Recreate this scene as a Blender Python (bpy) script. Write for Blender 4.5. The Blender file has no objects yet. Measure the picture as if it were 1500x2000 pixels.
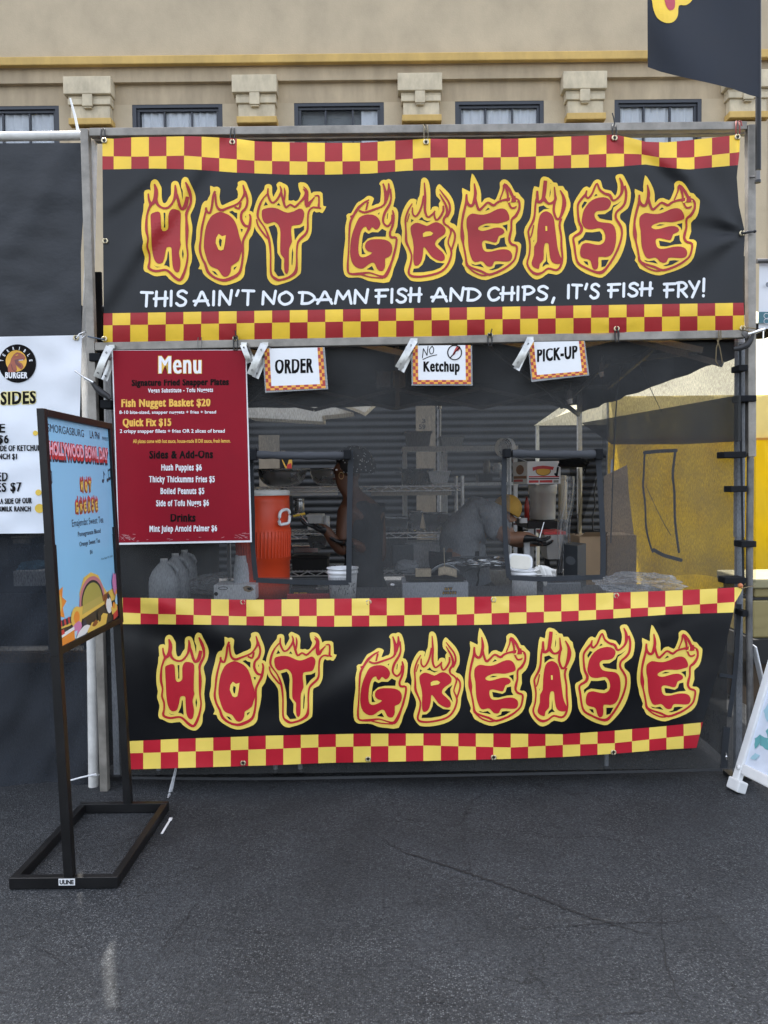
import bpy, bmesh, math, random
from mathutils import Vector, Matrix, noise
from mathutils.geometry import tessellate_polygon
random.seed(7)
R = math.radians
scene = bpy.context.scene

# ------------------------------------------------------------------ camera
FOC = 1500.0            # focal length in photo pixels (photo is 1500 x 2000)
CAM = Vector((0.0, -3.7, 1.48))
PITCH, ROLL = math.atan(55/1500), R(0.6)
fwd = Vector((0, math.cos(PITCH), -math.sin(PITCH)))
up0 = Vector((0, math.sin(PITCH), math.cos(PITCH)))
rt0 = Vector((1, 0, 0))
UP = up0*math.cos(ROLL) + rt0*math.sin(ROLL)
RT = rt0*math.cos(ROLL) - up0*math.sin(ROLL)
cd = bpy.data.cameras.new('camera'); cam = bpy.data.objects.new('camera', cd)
scene.collection.objects.link(cam)
cd.sensor_fit = 'VERTICAL'; cd.sensor_height = 36; cd.lens = 36*FOC/2000
cd.clip_start = 0.05; cd.clip_end = 600
m3 = Matrix((RT, UP, -fwd)).transposed()
cam.matrix_world = Matrix.Translation(CAM) @ m3.to_4x4()
scene.camera = cam

# ------------------------------------------------------------------ light
SUN_EL, SUN_AZ = R(61.1), R(-19.0)       # behind the stall, a little to the left
w = bpy.data.worlds.new('World'); scene.world = w; w.use_nodes = True
nt = w.node_tree; bg = nt.nodes['Background']
sky = nt.nodes.new('ShaderNodeTexSky'); sky.sky_type = 'NISHITA'; sky.sun_disc = False
sky.sun_elevation = SUN_EL; sky.sun_rotation = SUN_AZ
sky.air_density = 1.0; sky.dust_density = 4.0; sky.ozone_density = 1.0
hs = nt.nodes.new('ShaderNodeHueSaturation'); hs.inputs['Saturation'].default_value = .46   # thin haze: the open sky is whitish
nt.links.new(sky.outputs[0], hs.inputs['Color']); nt.links.new(hs.outputs[0], bg.inputs[0]); bg.inputs[1].default_value = 0.15
sd = bpy.data.lights.new('sun', 'SUN'); sd.energy = 2.3; sd.angle = R(0.53); sd.color = (1, .95, .87)
so = bpy.data.objects.new('sun', sd); scene.collection.objects.link(so)
sdir = Vector((math.sin(SUN_AZ)*math.cos(SUN_EL), math.cos(SUN_AZ)*math.cos(SUN_EL), math.sin(SUN_EL)))
so.rotation_euler = sdir.to_track_quat('Z', 'Y').to_euler(); so.location = (0, 0, 20)
scene.view_settings.view_transform = 'Standard'; scene.view_settings.look = 'None'
scene.view_settings.exposure = 2.25; scene.view_settings.gamma = 1
scene.cycles.transparent_max_bounces = 24; scene.cycles.max_bounces = 8

# ------------------------------------------------------------------ placing: photo pixel -> point of the real plane it lies on
def ray(x, y): return fwd*FOC + RT*(x-750) - UP*(y-1000)
def P(x, y, Y=0.0):
    d = ray(x, y); return CAM + d*((Y-CAM.y)/d.y)
def PX(x, y, X):
    d = ray(x, y); return CAM + d*((X-CAM.x)/d.x)
def G(x, y, z=0.0):
    d = ray(x, y); return CAM + d*((z-CAM.z)/d.z)
def S(Y): return (Y-CAM.y)/FOC          # metres per pixel at depth Y

# ------------------------------------------------------------------ materials
MATS = {}
def node(t, ty, **kw):
    n = t.nodes.new(ty)
    for k, v in kw.items(): setattr(n, k, v)
    return n
def M(name, col, rough=.6, metal=0, var=.12, vs=6, bump=0, bs=120, spec=.5, stretch=None, trans=0, alpha=1, sat=None, bd=.004):
    if name in MATS: return MATS[name]
    m = bpy.data.materials.new(name); m.use_nodes = True; t = m.node_tree; L = t.links.new
    p = t.nodes['Principled BSDF']
    tc = node(t, 'ShaderNodeTexCoord'); mp = node(t, 'ShaderNodeMapping'); L(tc.outputs['Object'], mp.inputs[0])
    if stretch: mp.inputs['Scale'].default_value = stretch
    n = node(t, 'ShaderNodeTexNoise'); n.inputs['Scale'].default_value = vs; n.inputs['Detail'].default_value = 6
    n.inputs['Roughness'].default_value = .62; L(mp.outputs[0], n.inputs['Vector'])
    mr = node(t, 'ShaderNodeMapRange'); mr.inputs[1].default_value = .3; mr.inputs[2].default_value = .7
    mr.inputs[3].default_value = 1-var; mr.inputs[4].default_value = 1+var*.6; L(n.outputs[0], mr.inputs[0])
    mx = node(t, 'ShaderNodeMix', data_type='RGBA', blend_type='MULTIPLY'); mx.inputs[0].default_value = 1
    mx.inputs[6].default_value = (*col, 1); L(mr.outputs[0], mx.inputs[7]); L(mx.outputs[2], p.inputs['Base Color'])
    p.inputs['Roughness'].default_value = rough; p.inputs['Metallic'].default_value = metal
    p.inputs['Specular IOR Level'].default_value = spec
    if var > 0:
        r2 = node(t, 'ShaderNodeMapRange'); r2.inputs[3].default_value = max(.02, rough-.08); r2.inputs[4].default_value = min(1, rough+.12)
        L(n.outputs[0], r2.inputs[0]); L(r2.outputs[0], p.inputs['Roughness'])
    if bump:
        b = node(t, 'ShaderNodeBump'); b.inputs['Strength'].default_value = bump; b.inputs['Distance'].default_value = bd
        n2 = node(t, 'ShaderNodeTexNoise'); n2.inputs['Scale'].default_value = bs; n2.inputs['Detail'].default_value = 4
        L(mp.outputs[0], n2.inputs['Vector']); L(n2.outputs[0], b.inputs['Height']); L(b.outputs[0], p.inputs['Normal'])
    out = t.nodes['Material Output']
    sh = p.outputs[0]
    if trans:
        tr = node(t, 'ShaderNodeBsdfTranslucent'); L(mx.outputs[2], tr.inputs[0])
        ms = node(t, 'ShaderNodeMixShader'); ms.inputs[0].default_value = trans; L(sh, ms.inputs[1]); L(tr.outputs[0], ms.inputs[2]); sh = ms.outputs[0]
    if alpha < 1:
        ta = node(t, 'ShaderNodeBsdfTransparent'); ms = node(t, 'ShaderNodeMixShader'); ms.inputs[0].default_value = alpha
        L(ta.outputs[0], ms.inputs[1]); L(sh, ms.inputs[2]); sh = ms.outputs[0]
    L(sh, out.inputs[0])
    MATS[name] = m; return m

def net_mat(name, col, dens, dv=.08):
    """woven mesh cloth: partly open, so what stands behind shows through the weave"""
    if name in MATS: return MATS[name]
    m = bpy.data.materials.new(name); m.use_nodes = True; t = m.node_tree; L = t.links.new
    t.nodes.remove(t.nodes['Principled BSDF']); out = t.nodes['Material Output']
    tc = node(t, 'ShaderNodeTexCoord')
    n = node(t, 'ShaderNodeTexNoise'); n.inputs['Scale'].default_value = 3.5; n.inputs['Detail'].default_value = 5; L(tc.outputs['Object'], n.inputs['Vector'])
    mp = node(t, 'ShaderNodeMapping'); mp.inputs['Scale'].default_value = (260, 60, 60); L(tc.outputs['Object'], mp.inputs[0])
    n3 = node(t, 'ShaderNodeTexNoise'); n3.inputs['Scale'].default_value = 1; n3.inputs['Detail'].default_value = 2; L(mp.outputs[0], n3.inputs['Vector'])
    ad = node(t, 'ShaderNodeMath', operation='ADD'); L(n.outputs[0], ad.inputs[0]); L(n3.outputs[0], ad.inputs[1])
    mr = node(t, 'ShaderNodeMapRange'); mr.inputs[1].default_value = .75; mr.inputs[2].default_value = 1.25
    mr.inputs[3].default_value = dens-dv; mr.inputs[4].default_value = dens+dv; L(ad.outputs[0], mr.inputs[0])
    d = node(t, 'ShaderNodeBsdfDiffuse'); d.inputs[0].default_value = (*col, 1)
    tr = node(t, 'ShaderNodeBsdfTransparent'); ms = node(t, 'ShaderNodeMixShader')
    L(mr.outputs[0], ms.inputs[0]); L(tr.outputs[0], ms.inputs[1]); L(d.outputs[0], ms.inputs[2]); L(ms.outputs[0], out.inputs[0])
    MATS[name] = m; return m

def clear_mat(name, col, dens, rough=.12):
    """clear plastic film or glass: mostly see-through with glossy highlights"""
    if name in MATS: return MATS[name]
    m = bpy.data.materials.new(name); m.use_nodes = True; t = m.node_tree; L = t.links.new
    p = t.nodes['Principled BSDF']; out = t.nodes['Material Output']
    tc = node(t, 'ShaderNodeTexCoord'); n = node(t, 'ShaderNodeTexNoise'); n.inputs['Scale'].default_value = 30; L(tc.outputs['Object'], n.inputs['Vector'])
    b = node(t, 'ShaderNodeBump'); b.inputs['Strength'].default_value = .25; b.inputs['Distance'].default_value = .004; L(n.outputs[0], b.inputs['Height'])
    if rough > .05: L(b.outputs[0], p.inputs['Normal'])
    p.inputs['Base Color'].default_value = (*col, 1); p.inputs['Roughness'].default_value = rough
    lw = node(t, 'ShaderNodeLayerWeight'); lw.inputs[0].default_value = .35
    mr = node(t, 'ShaderNodeMapRange'); mr.inputs[3].default_value = dens; mr.inputs[4].default_value = min(1, dens+.5); L(lw.outputs['Facing'], mr.inputs[0])
    tr = node(t, 'ShaderNodeBsdfTransparent'); ms = node(t, 'ShaderNodeMixShader')
    L(mr.outputs[0], ms.inputs[0]); L(tr.outputs[0], ms.inputs[1]); L(p.outputs[0], ms.inputs[2]); L(ms.outputs[0], out.inputs[0])
    MATS[name] = m; return m

# ------------------------------------------------------------------ mesh building
class B:
    """collects faces of one part; material by name per face"""
    def __init__(s): s.v = []; s.f = []; s.mi = []; s.mats = []; s.sm = []
    def m(s, mat):
        if mat not in s.mats: s.mats.append(mat)
        return s.mats.index(mat)
    def add(s, vs, fs, mat, smooth=False):
        k = len(s.v); i = s.m(mat); s.v += [tuple(v) for v in vs]
        for f in fs: s.f.append([k+a for a in f]); s.mi.append(i); s.sm.append(smooth)
    def box(s, x0, x1, y0, y1, z0, z1, mat, mw=None):
        vs = [Vector(p) for p in ((x0,y0,z0),(x1,y0,z0),(x1,y1,z0),(x0,y1,z0),(x0,y0,z1),(x1,y0,z1),(x1,y1,z1),(x0,y1,z1))]
        if mw: vs = [mw @ v for v in vs]
        s.add(vs, [(0,3,2,1),(4,5,6,7),(0,1,5,4),(1,2,6,5),(2,3,7,6),(3,0,4,7)], mat)
    def pbox(s, x0, y0, x1, y1, Y0, Y1, mat):
        """box whose front face at depth Y0 covers this part of the photo"""
        a, b = P(x0, y0, Y0), P(x1, y1, Y0)
        s.box(a.x, b.x, Y0, Y1, b.z, a.z, mat)
    def bar(s, a, b, w, h, mat, upv=None):
        a, b = Vector(a), Vector(b); d = (b-a); L = d.length; d.normalize()
        u = Vector(upv) if upv else (Vector((0,0,1)) if abs(d.z) < .9 else Vector((0,1,0)))
        x = d.cross(u).normalized(); z = x.cross(d)
        mw = Matrix((( x.x, d.x, z.x, a.x),(x.y, d.y, z.y, a.y),(x.z, d.z, z.z, a.z),(0,0,0,1)))
        s.box(-w/2, w/2, 0, L, -h/2, h/2, mat, mw)
    def tube(s, pts, r, mat, n=10, cap=True, closed=False):
        pts = [Vector(p) for p in pts]; k = len(pts); rs = r if isinstance(r, (list, tuple)) else [r]*k
        vs = []; fs = []; ref = None
        for i, p in enumerate(pts):
            if closed: d = pts[(i+1) % k]-pts[i-1]
            else: d = pts[min(i+1, k-1)]-pts[max(i-1, 0)]
            d.normalize()
            if ref is None: ref = Vector((0,0,1)) if abs(d.z) < .9 else Vector((1,0,0))
            x = d.cross(ref).normalized(); y = d.cross(x); ref = -y if False else ref
            for j in range(n):
                a = 2*math.pi*j/n; vs.append(p + (x*math.cos(a)+y*math.sin(a))*rs[i])
        for i in range(k if closed else k-1):
            for j in range(n):
                a, b = i*n, ((i+1) % k)*n; fs.append((a+j, a+(j+1) % n, b+(j+1) % n, b+j))
        s.add(vs, fs, mat, True)
        if cap and not closed:
            s.add(vs[:n], [tuple(range(n))[::-1]], mat); s.add(vs[-n:], [tuple(range(n))], mat)
    def lathe(s, c, prof, mat, n=28, axis=None, sm=True, sy=1.0):
        """prof: (radius, height) pairs round a vertical axis at c"""
        c = Vector(c); vs = []; fs = []
        for r, h in prof:
            for j in range(n):
                a = 2*math.pi*j/n; v = Vector((r*math.cos(a), r*math.sin(a)*sy, h))
                vs.append(c + (axis @ v if axis else v))
        for i in range(len(prof)-1):
            for j in range(n): fs.append((i*n+j, i*n+(j+1) % n, (i+1)*n+(j+1) % n, (i+1)*n+j))
        s.add(vs, fs, mat, sm)
    def prism(s, pts, off, mat):
        """closed outline (3D points, planar) given real thickness off (vector)"""
        off = Vector(off); pts = [Vector(p) for p in pts]; n = len(pts)
        tri = tessellate_polygon([pts])
        s.add(pts, tri, mat); s.add([p+off for p in pts], [t[::-1] for t in tri], mat)
        s.add(pts+[p+off for p in pts], [(i, (i+1) % n, n+(i+1) % n, n+i) for i in range(n)], mat)
    def grid(s, nu, nv, fn, mat, smooth=True, skip=None, matf=None):
        vs = [fn(i/nu, j/nv) for j in range(nv+1) for i in range(nu+1)]
        k = len(s.v); s.v += [tuple(v) for v in vs]
        for j in range(nv):
            for i in range(nu):
                if skip and skip(i, j): continue
                s.f.append([k+j*(nu+1)+i, k+(j+1)*(nu+1)+i, k+(j+1)*(nu+1)+i+1, k+j*(nu+1)+i+1])
                s.mi.append(s.m(matf(i, j) if matf else mat)); s.sm.append(smooth)
    def build(s, name, parent=None, bevel=0, solid=0):
        me = bpy.data.meshes.new(name); me.from_pydata(s.v, [], s.f)
        for q in s.mats: me.materials.append(q)
        me.polygons.foreach_set('material_index', s.mi); me.polygons.foreach_set('use_smooth', s.sm); me.update()
        o = bpy.data.objects.new(name, me); scene.collection.objects.link(o)
        if parent is not None: attach(o, parent)
        if solid:
            md = o.modifiers.new('thickness', 'SOLIDIFY'); md.thickness = solid; md.offset = 0
        if bevel:
            md = o.modifiers.new('bevel', 'BEVEL'); md.width = bevel; md.segments = 2; md.limit_method = 'ANGLE'
        return o
def attach(o, parent):
    o.parent = parent
    inv = Matrix.Identity(4); q = parent
    while q is not None:
        inv = inv @ Matrix.Identity(4); q = q.parent
    o.matrix_parent_inverse = world_of(parent).inverted()
def world_of(o):
    mw = Matrix.LocRotScale(o.location, o.rotation_euler, o.scale)
    return mw if o.parent is None else world_of(o.parent) @ o.matrix_parent_inverse @ mw
def thing(name, label, cat, loc=(0,0,0), group=None):
    o = bpy.data.objects.new(name, None); scene.collection.objects.link(o); o.location = loc; o.empty_display_size = .1
    return tag(o, label, cat, group)
def tag(o, label, cat, group=None, kind=None):
    if label: o['label'] = label
    if cat: o['category'] = cat
    if group: o['group'] = group
    if kind: o['kind'] = kind
    return o
def copy_tree(o, loc, parent=None):
    c = o.copy(); scene.collection.objects.link(c)
    if parent: c.parent = parent
    else: c.location = loc
    for ch in list(o.children): copy_tree(ch, None, c)
    return c

# ------------------------------------------------------------------ flat artwork laid on a surface (printed vinyl, a millimetre proud)
def cr(pts, closed=True, n=3):
    """Catmull-Rom smoothing of a traced outline"""
    out = []; k = len(pts)
    for i in range(k if closed else k-1):
        if closed: p = [pts[(i+a-1) % k] for a in range(4)]
        else: p = [pts[min(max(i+a-1, 0), k-1)] for a in range(4)]
        for s in range(n):
            t = s/n
            out.append(tuple(.5*(2*b + (c-a)*t + (2*a-5*b+4*c-d)*t*t + (3*b-a-3*c+d)*t**3) for a, b, c, d in zip(*p)))
    if not closed: out.append(tuple(pts[-1]))
    return out
def art_poly(b, pts, mapf, off, mat, sm=0, cell=0):
    if sm: pts = cr(pts, True, sm)
    vs = [Vector((x, y, 0)) for x, y in pts]
    tri = tessellate_polygon([vs])
    if cell:
        bm = bmesh.new(); bv = [bm.verts.new(v) for v in vs]
        for t in tri:
            try: bm.faces.new([bv[i] for i in t])
            except ValueError: pass
        xs = [v.x for v in vs]; ys = [v.y for v in vs]
        for lo, hi, no in ((min(xs), max(xs), (1,0,0)), (min(ys), max(ys), (0,1,0))):
            c = math.ceil(lo/cell)*cell
            while c < hi:
                bmesh.ops.bisect_plane(bm, geom=bm.verts[:]+bm.edges[:]+bm.faces[:], plane_co=Vector(no)*c, plane_no=no); c += cell
        bm.verts.index_update(); vs = [v.co.copy() for v in bm.verts]; tri = [[v.index for v in f.verts] for f in bm.faces]; bm.free()
    b.add([mapf(v.x, v.y, off) for v in vs], tri, mat)
def art_stroke(b, pts, mapf, off, mat, wid=None, n=4, cap=True):
    """pts: (x, y, width) or (x, y) with wid; smooth ribbon with rounded ends"""
    pts = [tuple(p) if len(p) > 2 else (*p, wid) for p in pts]
    q = cr(pts, False, n) if len(pts) > 2 else list(pts)
    L = []; Rr = []
    for i in range(len(q)):
        a, c = q[max(i-1, 0)], q[min(i+1, len(q)-1)]
        dx, dy = c[0]-a[0], c[1]-a[1]; l = math.hypot(dx, dy) or 1; h = q[i][2]/2
        L.append((q[i][0]-dy/l*h, q[i][1]+dx/l*h)); Rr.append((q[i][0]+dy/l*h, q[i][1]-dx/l*h))
    vs = [mapf(x, y, off) for x, y in L] + [mapf(x, y, off) for x, y in Rr]; k = len(q)
    b.add(vs, [(i, i+1, k+i+1, k+i) for i in range(k-1)], mat)
    if cap:
        for i, j in ((0, 1), (k-1, k-2)):
            x, y, wd = q[i]; a = math.atan2(y-q[j][1], x-q[j][0])
            fan = [(x+math.cos(a+t)*wd/2, y+math.sin(a+t)*wd/2) for t in [R(-90+22.5*e) for e in range(9)]]
            b.add([mapf(px, py, off) for px, py in fan], [tuple(range(9))], mat)
TXT = {}
def glyphs(s, bold, sp=1.0):
    if (s, bold, sp) not in TXT:
        c = bpy.data.curves.new('t', 'FONT'); c.body = s; c.offset = bold; c.resolution_u = 3; c.size = 1; c.space_character = sp
        o = bpy.data.objects.new('t', c); scene.collection.objects.link(o)
        dg = bpy.context.evaluated_depsgraph_get(); dg.update()
        me = bpy.data.meshes.new_from_object(o.evaluated_get(dg))
        TXT[(s, bold, sp)] = ([v.co.copy() for v in me.vertices], [tuple(p.vertices) for p in me.polygons])
        bpy.data.objects.remove(o); bpy.data.curves.remove(c); bpy.data.meshes.remove(me)
    return TXT[(s, bold, sp)]
def put_text(b, s, x0, x1, yt, yb, mapf, off, mat, bold=.02, skew=0, heavy=0):
    """text filling x0..x1, capital height from baseline yb to yt (numbers or left/right pairs), in the surface's own coordinates"""
    vs, fs = glyphs(s, bold, 1.14 if heavy else 1.0)
    lo = min(v.x for v in vs); hi = max(v.x for v in vs); cap = max(v.y for v in glyphs('H', bold)[0])
    base = min(v.y for v in glyphs('H', bold)[0]); cap -= base
    pr = lambda q, u: q[0]+(q[1]-q[0])*u if isinstance(q, tuple) else q
    for k, dx in enumerate((0,) if not heavy else (-heavy, 0, heavy)):    # heavy: poster type with fat stems and a tall x-height
        out = []
        for v in vs:
            u = (v.x-lo)/(hi-lo); q = (v.y-base)/cap
            if heavy and q > 0: q = q*1.16 if q < .72 else .835+(q-.72)*(.165/.28)
            out.append(mapf(x0+heavy+u*(x1-x0-2*heavy)+skew*q+dx, pr(yb, u)+(pr(yt, u)-pr(yb, u))*q, off+k*.00012))
        b.add(out, fs, mat)
def plane_y(Y): return lambda x, y, o: P(x, y, Y-o)
def plane_x(X): return lambda x, y, o: PX(x, y, X+o)
# ------------------------------------------------------------------ the flaming letters, traced: layers (kind, points)
# y = yellow fill, k = black opening, r = red fill, s = red stroke (x, y, width)
def L_(t): return [tuple(float(c) for c in p.split(',')) for p in t.split()]
LET = {}
LET['H'] = (260, 340, [
('y', '195,530 210,500 200,330 235,290 290,285 320,300 312,220 325,140 375,100 430,120 470,190 498,250 500,400 520,500 555,525 600,500 640,420 680,360 680,240 690,160 735,130 785,140 815,200 850,330 883,470 890,300 860,230 868,110 915,58 965,75 1000,150 1050,250 1090,350 1105,450 1080,580 1030,680 1010,750 1040,900 1045,1000 1020,1250 1038,1440 1030,1560 995,1660 990,1780 960,1870 890,1945 830,1958 740,1925 640,1850 580,1790 430,1808 350,1790 270,1745 215,1725 192,1670 205,1560 215,1470 175,1340 172,1280 185,1200 160,1060 155,900 165,770 190,640'),
('k', '540,685 572,685 568,860 572,948 548,948 553,860'), ('k', '550,1620 600,1510 620,1370 632,1380 650,1660 600,1625'),
('k', '880,1330 898,1420 883,1510 868,1420'), ('k', '365,1615 420,1645 490,1650 420,1655'),
('r', '315,712 375,680 430,665 470,680 488,740 500,960 545,1015 610,985 628,920 625,750 650,660 700,620 790,635 845,690 840,900 835,1180 848,1250 815,1370 820,1440 840,1560 830,1680 805,1740 765,1742 730,1710 700,1620 685,1400 680,1310 640,1290 590,1310 570,1400 550,1500 520,1570 460,1592 400,1560 355,1450 330,1250 320,1000 310,800'),
('s', '268,345,30 280,450,45 310,540,60 285,600,45 248,720,38 235,850,50 235,1000,55 265,1150,35 250,1290,40 290,1420,40 290,1560,40 278,1670,55 400,1722,50 560,1700,45 640,1735,50 740,1835,60 830,1880,60 890,1790,60 940,1640,45 970,1440,35 950,1250,40 955,1000,70 945,800,45 950,680,60 1020,520,50 1020,390,60 985,270,70 930,140,30'),
('s', '310,550,50 370,490,80 400,400,90 405,280,80 378,175,30'), ('s', '400,420,60 430,530,60 500,590,45 580,605,45 650,570,45 720,470,45 755,330,70 745,190,25'),
('s', '760,330,50 790,420,60 830,570,60 870,620,60 930,560,90 965,400,70')])
LET['O'] = (370, 340, [
('y', '165,1680 195,1620 170,1540 115,1400 97,1290 125,1160 130,1000 155,860 200,680 225,560 270,490 320,475 345,420 380,350 375,212 430,240 490,230 540,270 525,400 545,510 580,560 640,540 720,500 860,430 862,300 840,265 870,200 865,150 940,122 1000,150 1040,250 1090,370 1105,480 1090,560 1060,650 1110,670 1145,760 1150,920 1110,1080 1050,1170 1045,1330 1020,1500 980,1660 970,1780 900,1880 720,1950 600,1965 480,1930 330,1840 250,1760 225,1690'),
('k', '700,670 760,648 800,680 848,690 845,800 780,730'), ('k', '990,740 1005,745 1003,790'), ('k', '905,970 950,980 930,1035'),
('k', '400,1715 460,1735 510,1800 450,1775'), ('k', '785,1660 845,1635 790,1705'),
('r', '540,670 620,690 720,740 800,830 850,950 885,1100 920,1210 930,1350 905,1440 870,1540 790,1600 740,1640 735,1720 700,1790 650,1825 590,1810 540,1740 500,1690 400,1650 340,1590 290,1450 255,1300 265,1100 300,920 370,770 440,710'),
('y2', '520,1062 580,1105 645,1085 630,1220 605,1340 560,1358 515,1340 465,1220 475,1130'), ('k2', '535,1140 575,1170 560,1290 535,1270 522,1200'),
('s', '455,300,45 420,400,50 400,560,45 360,690,45 300,650,50 295,590,40'), ('s', '298,640,40 280,700,40 255,800,40 220,960,45 200,1160,40 185,1330,50 220,1480,45 280,1600,50 330,1740,60 450,1840,50 600,1885,60 740,1850,70 880,1760,60 930,1600,45 950,1400,45 950,1200,50 1010,1060,50 1060,950,60 1085,780,45 1065,710,30'),
('s', '458,350,40 480,560,45 560,640,60 680,600,45 850,530,40 930,440,40 980,330,55 950,190,25'), ('s', '985,300,50 1030,460,45 1000,600,50 930,680,50 920,800,55 980,910,55 1070,930,40'),
('s', '910,500,45 880,610,45 800,580,40')])
LET['T'] = (490, 340, [
('y', '245,270 255,210 300,185 355,200 370,250 370,330 395,410 430,360 480,260 460,190 505,145 570,170 640,210 665,300 660,470 760,470 790,490 850,460 895,350 870,290 850,165 930,155 1000,190 1050,290 1070,350 1110,325 1190,318 1265,345 1275,560 1330,575 1270,685 1220,665 1160,675 1115,650 1080,740 1075,950 1060,1060 1000,1170 905,1220 890,1350 885,1700 850,1790 700,1890 520,1950 440,1965 360,1930 300,1840 290,1700 280,1350 265,1230 200,1120 100,1000 60,880 45,720 80,560 130,430 190,340'),
('k', '265,487 300,545 228,562'), ('k', '495,510 525,560 460,550'), ('k', '315,935 420,900 460,960 475,1050 465,1200 470,1400 545,1520 540,1680 600,1800 480,1815 415,1720 420,1480 410,1300 380,1150'),
('k', '765,965 870,955 945,915 940,990 850,1070 780,1170'), ('k', '740,1310 752,1400 735,1620 722,1600 728,1400'),
('r', '195,650 260,610 380,595 480,615 570,660 660,685 760,660 860,612 920,630 948,700 930,800 890,885 800,905 725,925 715,1040 728,1200 680,1320 675,1500 670,1700 640,1772 600,1740 588,1600 590,1500 530,1420 520,1300 525,1100 515,960 460,870 390,850 300,880 240,860 200,780'),
('s', '305,250,25 300,340,40 320,420,45 370,505,40 440,480,40 520,360,45 540,280,40 515,210,20'), ('s', '540,330,45 575,470,50 620,590,45 700,540,40 780,580,45 870,500,40 960,400,60 980,320,60 930,260,25'),
('s', '930,220,15 1000,300,40 985,450,80 1000,560,90 1060,490,50 1130,410,25'), ('s', '1130,390,20 1200,385,40 1210,490,35 1205,590,50 1250,605,20'),
('s', '1190,600,40 1100,590,35 1030,660,40 1010,800,35 1010,950,40 980,1050,50 880,1150,50 830,1230,40 815,1400,35 815,1600,40 790,1740,70 680,1830,50 520,1880,45 440,1860,60 360,1780,40 350,1600,35 350,1400,35 320,1150,50 250,960,30 140,800,40 120,700,50 160,540,45 220,430,30 300,340,25'),
('s', '100,800,30 130,920,35 250,1090,40 310,1150,30'), ('s', '590,240,15 605,330,40 590,470,30')])
LET['G'] = (655, 340, [
('y', '205,735 240,705 285,700 330,620 390,520 440,490 520,440 560,405 610,395 680,435 635,565 730,540 805,490 815,220 785,180 820,125 870,108 900,115 945,95 1000,130 1040,260 1055,420 1020,575 1070,600 1108,680 1105,800 1090,940 1050,1050 1110,1060 1160,1110 1150,1260 1110,1480 1030,1680 950,1910 750,1912 590,1890 500,1850 400,1825 240,1830 165,1770 145,1600 160,1350 185,1150 180,960 210,800'),
('k', '755,705 785,680 775,720'), ('k', '925,700 938,690 925,800 915,790'),
('k', '525,1020 590,1060 650,1030 760,1035 830,970 905,1010 893,1110 700,1110 580,1140 490,1230 480,1300 510,1390 540,1415 470,1425 465,1300 480,1150 500,1050'), ('k', '650,1630 690,1710 560,1690'),
('r', '600,715 680,725 760,780 800,870 775,950 730,985 695,970 655,940 620,985 590,1003 560,970 545,930 490,955 450,1030 420,1160 408,1350 430,1450 490,1478 580,1450 655,1395 580,1370 530,1310 540,1220 620,1165 750,1155 880,1165 970,1210 1010,1290 1000,1400 950,1470 885,1500 885,1620 850,1710 790,1720 740,1680 700,1590 650,1570 580,1610 500,1670 420,1675 340,1630 285,1540 260,1380 280,1150 320,1000 390,830 440,760 520,725'),
('s', '600,455,25 520,500,40 450,560,50 400,610,60 330,720,50 270,850,50 250,1000,40 240,1250,28 230,1450,32 220,1650,45 250,1765,40 440,1770,60 600,1750,32 760,1800,32 870,1820,70 940,1720,70 1000,1560,45 1040,1430,50 1080,1250,45 1080,1130,45 990,1120,50 970,1040,45 1020,900,50 1035,740,50 1015,640,25'),
('s', '265,755,35 320,730,40 370,650,40'), ('s', '580,490,40 545,640,35'), ('s', '420,645,40 520,680,45 680,630,45 860,550,40 900,400,80 870,240,45 845,165,30'),
('s', '900,450,80 950,280,60 945,160,28'), ('s', '975,260,40 990,420,35 960,540,50 880,680,55 845,820,45 880,900,40 940,920,45 1000,830,35 1005,720,30'), ('s', '460,1785,28 640,1830,28 850,1845,30')])
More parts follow.
